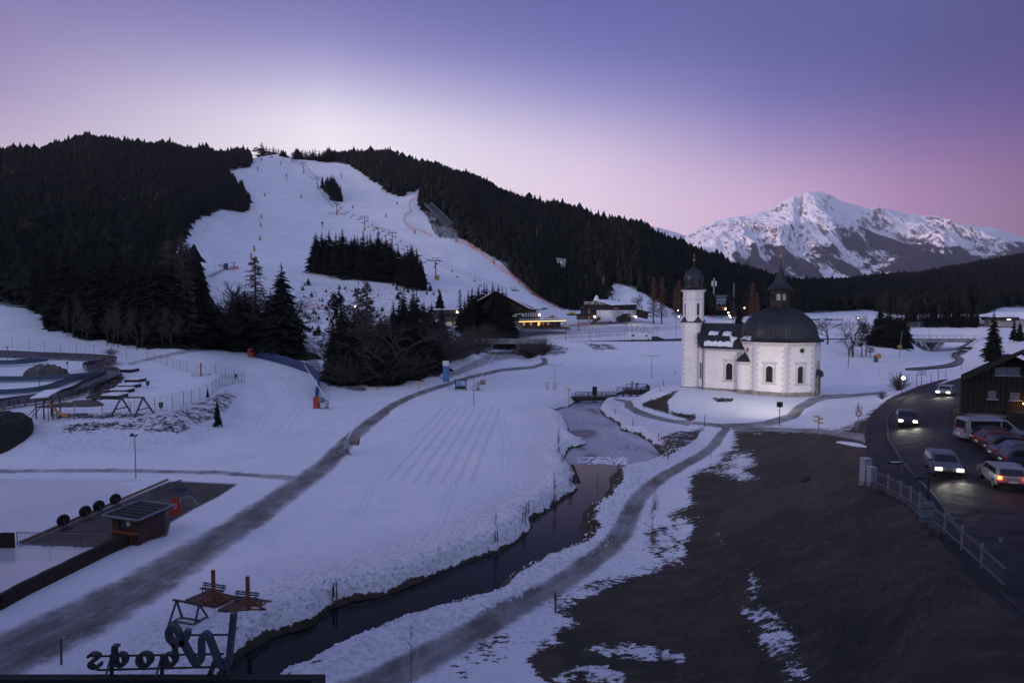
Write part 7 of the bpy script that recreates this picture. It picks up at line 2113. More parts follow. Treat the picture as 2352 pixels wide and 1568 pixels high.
# poles beyond
for i,(k,x,b,t) in enumerate((('mid',1623,893,720),('mid',1293,905,770),('mid',1968,882,690),('mid',1103,908,770),('rt2',692,680,578),('rt2',1253,572,450))):
 p=G(*Z(k,x,b),ymin=225);h_=at(*Z(k,x,t),p.y).z-p.z
 r=thing('lamp_post','tall thin unlit lamp post along the valley road, %s'%('right of the middle','left of the inn','just left of the chapel tower','above the road bridge','left of the right bridge','behind the right bridge')[i],'lamp post',p,0,'unlit posts along the valley road')
 part('pole',MB().tube([(0,0,-.5),(0,0,h_)],.12,5,r2=.07),M_STEEL,r);part('lamp_arm',MB().bar((0,0,h_),(1.4,0,h_+.15),.08),M_STEEL,r)
for i,(x,b,t,lb) in enumerate(((497,790,480,'red and white flag pole in front of the inn'),(295,920,680,'long red pennant on a pole right of the terrace bar'),(57,945,720,'long red pennant on a pole at the right end of the terrace bar'))):
 p=G(*Z('spo',x,b),ymin=285);h_=at(*Z('spo',x,t),p.y).z-p.z
 r=thing('flag_pole',lb,'flag pole',p,0,'flag poles by the inn')
 part('pole',MB().tube([(0,0,-.5),(0,0,h_)],.10,5),M_GREY,r);part('pennant',MB().box((.25,0,h_*.45),(.5,.08,h_*.7)),M_RED,r)
pr=random.Random(5)
for i in range(34):
 x=pr.uniform(60,1850);y=1090-190*pr.random()+(x>1300)*-60
 p=G(*Z('spo',x,y),ymin=240,ymax=420)
 o=single('marker_pole',MB().tube([(0,0,-.3),(0,0,pr.uniform(1.6,2.8))],.05,4),M_RED if i%3 else M_DWOOD,'thin %s marker pole on the groomed ground before the inn'%('red','dark')[0 if i%3 else 1],'marker pole',p,0,'marker poles in front of the inn')
 # ------------------------------------------------------------------ playground on the left
def PL(x,y,dz=0,**kw):
 p=G(*Z('pl',x,y),**kw);p.z+=dz;return p
M_CHUTE=mat('steel_chute',(.16,.15,.17),.35,metal=.8,var=.2,vscale=1.5)
M_BLUES=mat('blue_slide',(.04,.075,.12),.4,var=.2)
def chute(name,label,pts,w,h,m,cat='slide',dz=.5,ribs=True):
 P=[]
 n=len(pts)
 # catmull-rom through ground points
 def cr(p0,p1,p2,p3,t):
  return.5*((2*p1)+(p2-p0)*t+(2*p0-5*p1+4*p2-p3)*t*t+(-p0+3*p1-3*p2+p3)*t**3)
 V_=[Vector(p) for p in pts]
 for i in range(n-1):
  a,b,c,d=V_[max(i-1,0)],V_[i],V_[i+1],V_[min(i+2,n-1)]
  for k in range(8):P.append(cr(a,b,c,d,k/8))
 P.append(V_[-1])
 r=thing(name,label,cat,P[0])
 mb=MB();prof=[(-w,h),(-w*.95,.1),(-w*.6,-.12),(0,-.2),(w*.6,-.12),(w*.95,.1),(w,h),(w+.07,h),(w+.03,-.05),(w*.6,-.3),(-w*.6,-.3),(-w-.03,-.05),(-w-.07,h)]
 vs=[];m_=len(prof)
 for i,p in enumerate(P):
  d=(P[min(i+1,len(P)-1)]-P[max(i-1,0)]);d.z=0;d.normalize();s=Vector((d.y,-d.x,0))
  vs+=[p+s*a+Vector((0,0,b+dz)) for a,b in prof]
 mb.add(vs,[(i*m_+j,(i+1)*m_+j,(i+1)*m_+(j+1)%m_,i*m_+(j+1)%m_) for i in range(len(P)-1) for j in range(m_)])
 pw('chute',mb,m,r,sm=False)
 if ribs:
  for i in range(4,len(P)-1,4):
   d=(P[i+1]-P[i-1]);d.z=0;d.normalize();s=Vector((d.y,-d.x,0));p=P[i]+Vector((0,0,dz))
   pw('joint_rib',MB().tube([p+s*(-w-.1)+Vector((0,0,h)),p+s*(-w-.1)+Vector((0,0,-.1)),p+Vector((0,0,-.34)),p+s*(w+.1)+Vector((0,0,-.1)),p+s*(w+.1)+Vector((0,0,h))],.05,4),M_DSTEEL,r)
   pw('support',MB().tube([p+Vector((0,0,-.3)),(p.x,p.y,float(T(p.x,p.y))-.2)],.09,5),M_DSTEEL,r)
 return r
big=[PL(-200,575),PL(0,580),PL(250,592),PL(500,602),PL(700,610),(PL(840,620)),PL(925,632),PL(900,655),PL(800,672),PL(750,690),PL(790,715),PL(900,728),PL(945,752),PL(880,785),PL(780,830),PL(700,880),PL(600,920),PL(450,955),PL(300,975),PL(120,1000),PL(-60,1035),PL(-250,1080)]
chute('summer_toboggan_run','long winding grey metal slide snaking down the playground hill',big,1.15,.85,M_CHUTE,dz=.7)
chute('water_slide','narrow dark blue slide, upper one behind the rock mound',[PL(-150,655),PL(100,660),PL(250,650),PL(390,632)],.55,.35,M_BLUES,dz=.8,ribs=False)
chute('water_slide','dark blue slide below the rock mound joining the winding slide',[PL(-150,790),PL(150,788),PL(400,782),PL(600,768),PL(840,748)],.8,.45,M_BLUES,dz=.6,ribs=False)
chute('water_slide','dark blue slide curving down left from the winding slide',[PL(-100,900),PL(120,892),PL(300,875),PL(430,850),PL(560,805),PL(700,775),PL(830,752)],.6,.4,M_BLUES,dz=.5,ribs=False)
chute('water_slide','dark blue slide at the far left under the grey one',[PL(-150,632),PL(60,640),PL(200,628),PL(330,622)],.5,.35,M_BLUES,dz=.5,ribs=False)
def rock_mound(label,c,rx,ry,h,seed,m=M_ROCK,snow=True):
 r=random.Random(seed);mb=MB();nu,nv=22,8
 vs=[]
 for j in range(nv+1):
  t=j/nv
  for i in range(nu):
   a=6.283*i/nu;k=1+.28*(float(fbm(math.cos(a)*1.5+seed,math.sin(a)*1.5+t*2,3))-.5)*2
   rr=math.cos(t*1.45)**.6*k
   x,y=c.x+rx*rr*math.cos(a),c.y+ry*rr*math.sin(a)
   vs.append((x,y,float(T(x,y))-.1+h*math.sin(t*1.57)*(1+.3*(r.random()-.5))))
 mb.add(vs,[(j*nu+i,j*nu+(i+1)%nu,(j+1)*nu+(i+1)%nu,(j+1)*nu+i) for j in range(nv) for i in range(nu)]+[tuple(nv*nu+i for i in range(nu))])
 o=single('rock_mound',mb,m,label,'rock mound');return o
rock_mound('big dark rock mound between the slides',PL(380,740),3.6,3,2.2,3)
rock_mound('low dark rock heap below the bend of the grey slide',PL(720,985),2.6,1.4,.9,5)
rock_mound('low dark rock heap beside the green box',PL(560,990),2.2,1.1,.6,6)
rock_mound('dark shrub covered bank at the left edge below the playground',PL(-60,1280),4.6,5,2.8,9,mat('dark_shrubbery',(.018,.018,.015),.95,var=.5,vscale=3,bump=1))
# terrace steps with snow on top
for i,(x0,x1,y0,y1) in enumerate(((968,1140,668,708),(1042,1180,760,796),(985,1140,812,845),(915,1078,852,886),(846,1015,893,933))):
 a=PL(x0,y1);b=PL(x1,y1-6)
 r=thing('terrace_step','dark wooden terrace step with snow on top, %s from the top'%('first','second','third','fourth','fifth')[i],'step',a,0,'snow topped terrace steps on the playground hill')
 zt=a.z+.55
 pw('timber_front',MB().box(((a.x+b.x)/2,a.y+1.6,zt-.7),(b.x-a.x,3.2,1.4)),M_DWOOD,r)
 pw('snow_cap',MB().box(((a.x+b.x)/2,a.y+1.65,zt+.13),(b.x-a.x+.1,3.1,.24)),M_SNOW,r)
 # fences
FG_='wire fences round the playground'
post_fence('wire_fence','long wire fence up the slope at the back of the playground','fence',[PL(-150,480),PL(0,495),PL(220,512),PL(460,538),PL(690,560),PL(910,575),PL(1080,596),PL(1230,603)],2.6,5.2,M_STEEL,M_STEEL,5,.06,.018,FG_,vstep=1.3)
post_fence('wire_fence','wire fence along the right side of the playground by the piste','fence',[PL(1230,605),PL(1320,628),PL(1400,655),PL(1480,680),PL(1560,705),PL(1645,718),PL(1730,722),PL(1805,722)],2.2,4,M_STEEL,M_STEEL,5,.05,.016,FG_,vstep=1.0)
post_fence('wire_fence','wire fence at the narrow right corner of the playground','fence',[PL(1805,722),PL(1860,748),PL(1925,768),PL(1985,782),PL(2045,790)],2.4,2.4,M_STEEL,M_STEEL,5,.05,.016,FG_,vstep=.8)
post_fence('wire_fence','wire fence along the crest of the bank below the playground','fence',[PL(225,1190),PL(300,1150),PL(425,1112),PL(625,1108),PL(885,1102),PL(1120,1088),PL(1275,1058),PL(1395,1030),PL(1510,1000),PL(1610,970),PL(1700,935),PL(1780,892),PL(1860,830)],2.4,3.6,M_STEEL,M_STEEL,6,.05,.016,FG_,vstep=1.0)
post_fence('wire_fence','short wire fence joining the right corner of the playground','fence',[PL(1860,830),PL(1910,818),PL(1960,806),PL(2045,792)],2.2,2.2,M_STEEL,M_STEEL,4,.05,.016,FG_,vstep=.8)
# swing and frames
def a_swing(label,base_l,base_r,top_l,top_r,k,Y,spread,m,name='swing_frame',cat='swing frame',r_=.10,low=False):
 a=at(*Z(k,*top_l),Y);b=at(*Z(k,*top_r),Y)
 r=thing(name,label,cat,Vector((a.x,Y,float(T(a.x,Y)))))
 pw('top_beam',MB().bar(a+(a-b).normalized()*.25,b+(b-a).normalized()*.25,r_*2),m,r)
 for c,s in((a,-1),(b,1)):
  feet=[]
  for d in(-1,1):
   f=Vector((c.x+s*.12+d*spread*.45,Y+d*spread,0));f.z=float(T(f.x,f.y))-.1;feet.append(f)
   pw('leg',MB().bar(c,f,r_*1.8),m,r)
  m1=c.lerp(feet[0],.62);m2=c.lerp(feet[1],.62)
  if not low:pw('brace',MB().bar(m1,m2,r_*1.4),m,r)
  else:pw('brace',MB().bar(c.lerp(feet[0],.85),c.lerp(feet[1],.85),r_*1.4),m,r)
 return r,a,b
p=PL(1110,1060)
r,a,b=a_swing('wooden swing frame with A shaped ends on the playground',None,None,(1015,918),(1195,918),'pl',p.y,1.5,M_WOODG,r_=.11)
for t in(.3,.6):
 c=a.lerp(b,t);pw('swing_rope',MB().tube([c,c-Vector((0,0,2.2))],.02,3),M_STEEL,r)
 # play tower with yellow slide
p=PL(400,1090)
pt_=thing('play_tower','wooden play tower with small snowy roof at the playground','play tower',p)
tz_=at(*Z('pl',360,905),p.y).z-p.z
for dx in(-1.1,.0,1.3):
 for dy in(-.8,.8):part('post',MB().bar((dx,dy,-.3),(dx,dy,tz_),.14),M_WOODG,pt_)
part('platform',MB().box((.1,0,tz_*.52),(2.6,1.8,.14)),M_WOODG,pt_)
part('platform',MB().box((.4,0,tz_*.85),(2.6,1.8,.10)),M_WOODG,pt_)
part('roof',MB().add([(-1.6,-1.2,tz_-.1),(.9,-1.2,tz_+.1),(1.3,1.2,tz_+.9),(-1.1,1.2,tz_+.7)]+[(-1.6,-1.2,tz_-.25),(.9,-1.2,tz_-.05),(1.3,1.2,tz_+.75),(-1.1,1.2,tz_+.55)],[(0,1,2,3),(7,6,5,4),(4,5,1,0),(5,6,2,1),(6,7,3,2),(7,4,0,3)]),M_SNOW,pt_)
part('ladder',MB().bar((-1.2,-.6,tz_*.52),(-2.8,-.6,0),.1).bar((-1.2,.6,tz_*.52),(-2.8,.6,0),.1),M_WOODG,pt_)
s0=at(*Z('pl',415,975),p.y-.3);s1=at(*Z('pl',480,1045),p.y-1.0);s2=at(*Z('pl',565,1078),p.y-1.2)
sl=MB();sl.tube([s0,s0.lerp(s1,.5)+Vector((.1,0,.05)),s1,s2],.22,6)
pw('slide_chute',sl,mat('yellow_slide',(.42,.20,.03),.5),pt_)
# climbing carousel: red pole with ropes and ring
p=PL(1682,740)
cz_=at(*Z('pl',1680,630),p.y).z-p.z
r=thing('rope_carousel','red pole carousel with ropes and a ground ring','carousel',p)
part('pole',MB().tube([(0,0,-.2),(0,0,cz_)],.16,8),M_RED,r)
ring=[(2.0*math.cos(a_*.3142*2),2.0*math.sin(a_*.3142*2),.3) for a_ in range(11)]
part('ring',MB().tube(ring,.05,5),M_STEEL,r)
rp_=MB()
for a_ in range(6):rp_.tube([(0,0,cz_-.1),(2*math.cos(a_*1.047),2*math.sin(a_*1.047),.3)],.02,3)
part('rope',rp_,M_STEEL,r)
for x,y,lb in((1236,838,'green litter bin on a post beside the terrace steps'),(1347,1028,'green litter bin on a post at the crest fence'),(1972,770,'green litter bin at the right corner of the playground'),(790,985,'low green box among the rocks')):
 p=PL(x,y);r=thing('litter_bin',lb,'litter bin',p,0,'green bins on the playground')
 part('post',MB().tube([(0,0,-.2),(0,0,1.1)],.05,5),M_STEEL,r);part('bin',MB().lathe([(.28,.45),(.36,1.25)],8,cap=True),M_GREEN,r)
for x,b,t,lb in((65,640,500,'grey lamp post at the far left of the slides'),(565,735,628,'slim lamp post right of the rock mound'),(332,870,760,'thin post between the blue slides')):
 p=PL(x,b);h_=at(*Z('pl',x,t),p.y).z-p.z
 r=thing('lamp_post',lb,'lamp post',p,0,'thin posts on the playground');part('pole',MB().tube([(0,0,-.2),(0,0,h_)],.06,5),M_STEEL,r);part('lamp_head',MB().box((0,0,h_),(.4,.3,.25)),M_DSTEEL,r)
p=PL(1820,1160);tree('spruce',p,4.4,'tiny scraggly conifer alone on the snowy bank',None,.8)
tree('spruce',PL(1737,920),1.9,'tiny conifer at the crest fence',None,1.2)
tree('bush',PL(930,560),2.0,'small bare shrub behind the playground fence',None,1.5)
br=random.Random(8)
# birch trunks and saplings in front of the left forest
for i in range(16):
 x=br.uniform(500,1480);y=np.interp(x,[400,850,1150,1480],[380,478,525,508])+br.uniform(-8,2)
 p=PL(x,y);tree('bare',p,br.uniform(7,13),'slender bare birch in front of the dark left forest','slender birches in front of the left forest',.55)
 # dark ragged foliage of rock plants
 # ------------------------------------------------------------------ blue padded wall along the piste
def quad_strip_fence(label,pts,h,m,name='padded_fence',cat='padded fence',step=2.2,th=.25,endm=None):
 P=[Vector(p) for p in pts]
 r=thing(name,label,cat,P[0])
 seg=[];L=0
 for a,b in zip(P[:-1],P[1:]):seg.append((L,a,b));L+=(b-a).length
 n=max(1,int(L/step));pos=[]
 for i in range(n+1):
  d=L*i/n
  for l0,a,b in seg:
   if l0<=d<=l0+(b-a).length+1e-5:
    q_=a.lerp(b,(d-l0)/max((b-a).length,1e-6));q_.z=float(T(q_.x,q_.y));pos.append(q_);break
 for i in range(n):
  a,b=pos[i],pos[i+1];dv_=(b-a).normalized();s=Vector((dv_.y,-dv_.x,0))*th/2;b2=b-dv_*.06
  V8=[a-s,b2-s,b2+s,a+s];V8=[v-Vector((0,0,.3)) for v in V8]+[v+Vector((0,0,h)) for v in V8]
  pw('pad',MB().add(V8,[(0,3,2,1),(4,5,6,7),(0,1,5,4),(1,2,6,5),(2,3,7,6),(3,0,4,7)]),(endm if endm and(i==n-1) else m),r)
 return r
quad_strip_fence('long dark blue padded safety wall along the piste edge below the tall spruce',[G(*Z('lf',1355,1378)),G(*Z('lf',1560,1430)),G(*Z('lf',1760,1490)),G(*Z('lf',1960,1560)),G(*Z('gun',140,540)),G(*Z('gun',190,590)),G(*Z('gun',200,650)),G(*Z('gun',185,730)),G(*Z('gun',168,790))],2.3,mat('blue_padding',(.035,.055,.14),.8,var=.15),step=3.0)
r=thing('red_pad','bright red pad at the upper end of the blue padded wall','safety pad',G(*Z('lf',1325,1378)));part('pad',MB().box((0,0,1.0),(2.0,.9,2.8)),M_RED,r)
r=thing('red_pad','bright red pad at the lower end of the dark padded wall','safety pad',G(*Z('gun',160,875)));part('pad',MB().box((0,1.0,1.0),(.9,1.6,2.2)),M_RED,r)

# ------------------------------------------------------------------ snow guns near the dirt road
def big_gun(label,k,bx,by,lance,scale=1.0,flip=1):
 p=G(*Z(k,bx,by));r=thing('snow_gun',label,'snow gun',p)
 s=scale
 part('tripod',MB().tube([(0,0,-.1),(0,0,1.2*s)],.16*s,6).bar((-.6*s,-.4*s,0),(0,0,.7*s),.12*s).bar((.6*s,-.4*s,0),(0,0,.7*s),.12*s),M_STEEL,r)
 part('control_box',MB().box((.1*s,-.3*s,1.35*s),(.75*s,.5*s,1.0*s)),M_GREY,r)
 part('fan_drum',MB().lathe([(.3*s,-.55*s),(.52*s,-.4*s),(.52*s,.35*s),(.42*s,.55*s)],12),M_STEEL,r).matrix_local=Matrix.Translation((flip*1.0*s,0,1.75*s))@Matrix.Rotation(math.pi/2*flip,4,'Y')
 part('fan_ring',MB().lathe([(.5*s,.35*s),(.58*s,.38*s),(.58*s,.58*s),(.46*s,.6*s)],12),M_YEL,r).matrix_local=Matrix.Translation((flip*1.0*s,0,1.75*s))@Matrix.Rotation(math.pi/2*flip,4,'Y')
 h0=[(-.2*s,0,1.1*s),(-1.0*s,-.2*s,.9*s),(-1.35*s,-.3*s,.4*s),(-.9*s,-.3*s,.02),(-.3*s,-.3*s,.05)]
 part('hose',MB().tube(h0,.05*s,5),M_RUB,r)
 if lance:
  tp=at(*Z(k,*lance),p.y+6)
  l0=Vector((0,0,1.9*s));l1=tp-p
  part('lance',MB().tube([l0,l0.lerp(l1,.45)],.085,6).tube([l0.lerp(l1,.45),l1],.055,6),M_WHITE,r)
  part('lance_head',MB().tube([l0.lerp(l1,.96),l0.lerp(l1,1.01)],.16,6),M_YEL,r)
big_gun('snow gun with orange fan and long white lance beside the dirt road','gun',490,1350,(815,655),1.0,1)
big_gun('snow gun with orange fan and lance by the red end of the blue padded wall','gun',280,875,(45,415),.95,-1)
big_gun('snow gun with orange fan behind the information board','gun',1860,685,(2035,305),1.1,1)
# info board, banner, sign posts
p0=G(*Z('gun',1625,680));p1=G(*Z('gun',1738,680));zt=at(*Z('gun',1625,572),p0.y).z
r=thing('information_board','framed information board with pale blue map on the snow field','information board',p0)
for p in(p0,p1):pw('post',MB().bar(Vector((p.x,p0.y,p0.z-.3)),Vector((p.x,p0.y,zt)),.16),M_DWOOD,r)
pw('top_beam',MB().bar((p0.x-.3,p0.y,zt),(p1.x+.3,p0.y,zt),.14),M_DWOOD,r)
pw('panel',MB().box(((p0.x+p1.x)/2,p0.y,(zt+p0.z)/2+.35),(p1.x-p0.x-.2,.06,(zt-p0.z)*.62)),mat('map_panel',(.20,.27,.42),.6,var=.35,vscale=1.5),r)
pw('map_patch',MB().box(((p0.x+p1.x)/2+.5,p0.y-.05,(zt+p0.z)/2+.5),((p1.x-p0.x)*.35,.04,(zt-p0.z)*.4)),mat('map_patch',(.36,.44,.58),.6,var=.2),r)
pw('base_panel',MB().box(((p0.x+p1.x)/2,p0.y,p0.z+.55),(p1.x-p0.x-.2,.08,.6)),M_RUB,r)
p=G(*Z('gun',1560,672));zt=at(*Z('gun',1536,372),p.y).z-p.z;zb=at(*Z('gun',1536,595),p.y).z-p.z;zm=at(*Z('gun',1536,425),p.y).z-p.z
r=thing('beach_flag','tall upright blue banner with white top beside the information board','banner',p)
part('pole',MB().tube([(0,0,-.3),(0,0,zt)],.05,5),M_STEEL,r)
part('banner_cloth',MB().box((-.75,0,(zm+zb)/2),(1.4,.04,zm-zb)),M_BLUEB,r)
part('banner_top',MB().box((-.75,0,(zt+zm)/2),(1.4,.04,zt-zm)),M_WHITE,r)
text_obj('lettering','tirol',M_GREY,r,(-.75,-.04,(zt+zm)/2),.5,(math.pi/2,0,0),ext=.005)
for zz in(.3,.5,.7):
 part('banner_mark',MB().box((-.75,-.03,zb+(zm-zb)*zz),(.16,.02,.5)),mat('pale_blue',(.2,.36,.6),.7),r)
def arrow_sign(label,k,x,b,t,n=3,group='yellow hiking signposts'):
 p=G(*Z(k,x,b));h_=at(*Z(k,x,t),p.y).z-p.z
 r=thing('signpost',label,'signpost',p,0,group)
 part('post',MB().tube([(0,0,-.2),(0,0,h_)],.05,5),M_STEEL,r)
 for i in range(n):
  s=1 if i%2 else-1
  part('sign_arm',MB().extr([(-.1,-.1),(.55,-.1),(.68,0),(.55,.1),(-.1,.1)],(0,-.08,h_-.15-i*.27),(s,.3,0),(0,0,1),(0,.04,0)),mat('yellow_sign2',(.60,.36,.05),.6),r)
arrow_sign('yellow hiking signpost beside the dirt road','gun',1242,695,592)
arrow_sign('yellow hiking signpost on the snow at the left end of the footbridge','br',295,640,395,2)
arrow_sign('yellow hiking signpost right of the floodlight before the chapel','rt',152,1530,1382,4)
for i,(k,x,b,t,lb) in enumerate((('gun',920,945,865,'dark marker post on the dirt road edge'),('pth',510,108,68,'short wooden stake on the bank left of the chapel mound'),('pth',648,198,148,'second wooden stake on the bank above the pond'),('pth',848,318,262,'wooden stake at the right edge of the pond'),('pth',925,465,408,'leaning stake at the lower right edge of the pond'),('hut',437,1435,1250,'thin dark post on the snow left of the mirrored sign'),('str',1888,1090,970,'dark wooden post beside the gravel path'),('pth',320,985,880,'dark stake on the stream bank below the path'),('pth',1211,208,118,'thin post at the path junction before the chapel'),('pth',38,1568,1520,'short dark stump post by the lower path'),('rt',404,985,880,'thin post on the snow right of the chapel'),('mid',1868,1262,1215,'red tipped pole in the snow left of the chapel'),('mid',1961,1165,1132,'short pole on the snow near the chapel tower'),('mid',1844,1305,1278,'short stake behind the lookout deck'))):
 p=G(*Z(k,x,b));h_=max(.6,at(*Z(k,x,t),p.y).z-p.z)
 single('stake',MB().tube([(0,0,-.2),(.03,0,h_)],.06 if h_<2 else.07,5),M_WOOD,lb,'stake',p,0,'single posts and stakes')
for i,(x0,x1) in enumerate(((950,966),(1007,1029))):
 for j,x in enumerate((x0,(x0+x1)/2,x1)):
  p=G(*Z('mid',x,1286));h_=at(*Z('mid',x,1222),p.y).z-p.z
  r=thing('barrier_pole','red and white striped pole, %s of the %s group on the snow field'%(('left','middle','right')[j],('left','right')[i]),'striped pole',p,0,'red and white poles on the snow field')
  for q_ in range(6):part('stripe',MB().tube([(0,0,h_*q_/6),(0,0,h_*(q_+1)/6)],.075,6),M_RED if q_%2==0 else M_WHITE,r)
def twin_lamp(label,k,x,b,t,sp):
 p=G(*Z(k,x,b));h_=at(*Z(k,x,t),p.y).z-p.z
 r=thing('lamp_post',label,'lamp post',p,0,'unlit twin armed lamp posts on the snow field')
 part('pole',MB().tube([(0,0,-.3),(0,0,h_)],.075,6,r2=.05),M_STEEL,r)
 for s in(-1,1):part('lamp_arm',MB().tube([(0,0,h_),(s*sp*.5,0,h_+.2),(s*sp,0,h_+.32)],.045,4),M_STEEL,r)
twin_lamp('unlit twin armed lamp post in front of the information board','gun',1818,845,530,1.9)
twin_lamp('unlit twin armed lamp post with striped poles at its foot','mid',1017,1285,1102,2.2)
twin_lamp('unlit twin armed lamp post between embankment and chapel tower','mid',1776,1200,1028,2.4)
p=G(*Z('pl',1135,1568+90));p=G(*Z('hut',968,110));h_=at(*Z('pl',1110,1240),p.y).z-p.z
r=thing('lamp_post','unlit lamp post with a square head left of the rink surround','lamp post',p);part('pole',MB().tube([(0,0,-.3),(0,0,h_)],.07,6,r2=.05),M_STEEL,r);part('lamp_head',MB().box((-.12,0,h_+.05),(.75,.4,.14)).box((-.3,0,h_+.22),(.2,.2,.2)),M_DSTEEL,r)
# far side poles on the right snow field
for(x,b,t,lb) in((830,895,675,'slanting lamp post in front of the dark spruce stand'),(404,985,880,'slim pole right of the chapel')):
 p=G(*Z('rt',x,b));q_=at(*Z('rt',x+(24 if x==830 else 0),t),p.y)
 r=thing('lamp_post',lb,'lamp post',p,0,'poles right of the chapel');pw('pole',MB().tube([p,q_],.09,5),M_STEEL,r)
r=thing('snow_gun','yellow snow gun beside the mound with the bare trees','snow gun',G(*Z('rt2',670,862)));part('stand',MB().tube([(0,0,-.2),(0,0,1.6)],.15,6),M_STEEL,r);part('fan_drum',MB().tube([(-.5,0,2.0),(.6,-.2,2.2)],.7,8),M_YEL,r)
r=thing('switch_box','small teal box on the snow beside the mound','box',G(*Z('rt2',640,858)));part('cabinet',MB().box((0,0,1.0),(.9,.7,2.2)),M_TEAL,r)
p=G(*Z('rt2',920,712));r=thing('distribution_box','orange box on the pole in front of the spruce stand','box',p);part('cabinet',MB().box((0,0,.9),(1.3,.6,1.2)),M_YEL,r)
for(k,x,b,t,lb) in(('rt2',435,1045,925,'bare sapling on the snow right of the chapel'),('rt2',300,1060,970,'small bare sapling near the dome'),('rt2',685,1040,950,'small bare sapling left of the round bush'),
('pth',68,410,205,'bare sapling with stakes on the left bank of the pond'),('pth',35,795,560,'bare sapling with stakes on the left stream bank'),('pth',372,815,560,'bare young tree leaning over the open water'),('pth',828,860,665,'bare sapling right of the gravel path, upper one'),('pth',805,1118,705,'tall bare sapling tied to stakes right of the gravel path'),('pth',1262,512,392,'small bushy sapling beside the bend of the gravel path'),('str',1885,345,155,'bare sapling on the left bank near the narrow bend'),('str',1487,608,385,'bare sapling with stake cage on the left bank'),('str',920,1640,1165,'tall bare sapling in front of the lower gravel path'),('pth',68,408,208,'thin sapling beside the frozen pond')):
 u,v=Z(k,x,b);tree_px('sapling',u,v,Z(k,x,t)[1],lb,None,.62)
for(k,x,b,t,lb) in(('str',400,1008,885,'single clump of dark stakes on the left bank of the lower stream'),('str',1698,420,345,'stakes of a sapling on the left stream bank, upper pair'),('str',1675,488,415,'stakes of a sapling on the left stream bank, lower pair'),('str',1487,610,540,'cage of stakes round a sapling on the left bank'),('pth',98,482,418,'pair of dark stakes at the pond edge'),('pth',165,552,495,'pair of dark stakes at the ice edge'),('pth',160,660,590,'clump of stakes on the left bank tip'),('pth',537,560,490,'clump of stakes at the right end of the ice edge'),('pth',808,1118,1020,'stakes of the tall sapling right of the path'),('pth',828,858,780,'stakes of the upper sapling right of the path'),('pth',68,408,362,'stakes of the sapling left of the pond'),('str',1885,345,290,'stakes of the sapling near the narrow bend')):
 p=G(*Z(k,x,b));h_=max(.7,at(*Z(k,x,t),p.y).z-p.z)
 r=thing('tree_stakes',lb,'stakes',p,0,'stakes of saplings along the stream')
 for a_ in range(3):part('stake',MB().tube([(.16*math.cos(a_*2.1),.16*math.sin(a_*2.1),-.2),(.14*math.cos(a_*2.1),.14*math.sin(a_*2.1),h_*(1-.1*a_))],.045,5),M_WOOD,r)
 # reeds and grass tufts, stones along the right bank
tf=MB();tr2=random.Random(12)
def tuft(p,h,n=7):
 for _ in range(n):
  a_=tr2.uniform(0,6.28);d=Vector((math.cos(a_)*tr2.uniform(.1,.5),math.sin(a_)*tr2.uniform(.1,.5),1)).normalized()*h*tr2.uniform(.6,1.1)
  b_=p+Vector((tr2.gauss(0,.07),tr2.gauss(0,.07),-.03));s_=Vector((-math.sin(a_),math.cos(a_),0))*.018
  tf.add([b_-s_,b_+s_,b_+d],[(0,1,2)])
m_ok=(sd>.2)&(sd<1.8)&(GY>40)&(GY<125)
ii_=np.argwhere(m_ok);tr_np=np.random.RandomState(2)
for k in tr_np.choice(len(ii_),min(900,len(ii_)),replace=False):
 i,j=ii_[k];tuft(Vector((GX[i,j],GY[i,j],TB[i,j])),tr2.uniform(.12,.3),4)
m_ok=(A['snow']<.35)&(A['asph']<.1)&(A['path']<.2)&(GY>28)&(GY<110)&(GX>8)
ii_=np.argwhere(m_ok)
wgt=GY[m_ok]**0
for k in tr_np.choice(len(ii_),min(4500,len(ii_)),replace=False):
 i,j=ii_[k];tuft(Vector((GX[i,j],GY[i,j],TB[i,j])),tr2.uniform(.08,.22),3)
single('grass',tf,mat('dry_grass',(.085,.062,.042),.95,var=.4,vscale=.5),'dry brown grass blades on the bare meadow and along the stream banks','grass',kind='stuff')
# snow clods and lumps along the edge of the stream, driftwood
sc_=MB();
m_ok=(sd>.6)&(sd<3.2)&(GY>36)&(GY<110)
ii_=np.argwhere(m_ok)
for k in tr_np.choice(len(ii_),min(1300,len(ii_)),replace=False):
 i,j=ii_[k];rr_=tr2.uniform(.03,.11)*(1.8 if tr2.random()<.08 else 1)
 c=(GX[i,j],GY[i,j],TB[i,j]+rr_*.15)
 ph=tr2.uniform(0,6);sc_.lathe([(rr_*.9,-rr_*.3),(rr_*tr2.uniform(.8,1.1),rr_*.15),(rr_*.55,rr_*.5),(.01,rr_*.6)],6,c,ph)
single('snow_clods',sc_,M_SNOW,'loose snow clods scattered along both banks of the stream','snow clods',kind='stuff',sm=True)
fl2=MB()
for _ in range(120):
 u=tr2.uniform(1325,1440);v=tr2.uniform(1050,1066);p=gz(u,v,WZ+.02)
 if T(p.x,p.y)<WZ:rr_=tr2.uniform(.08,.35);fl2.lathe([(rr_,-.02),(rr_,.03),(rr_*.5,.05)],6,(p.x,p.y,WZ+.02),tr2.uniform(0,6),cap=True)
for _ in range(60):
 u=tr2.uniform(1310,1500);v=tr2.uniform(955,1060);p=gz(u,v,WZ+.02)
 if T(p.x,p.y)<WZ:rr_=tr2.uniform(.05,.14);fl2.lathe([(rr_,-.02),(rr_,.05)],5,(p.x,p.y,WZ+.02),0,cap=True)
single('ice_lumps',fl2,M_SNOW,'small lumps of ice and snow lying on the frozen pond','ice lumps',kind='stuff')

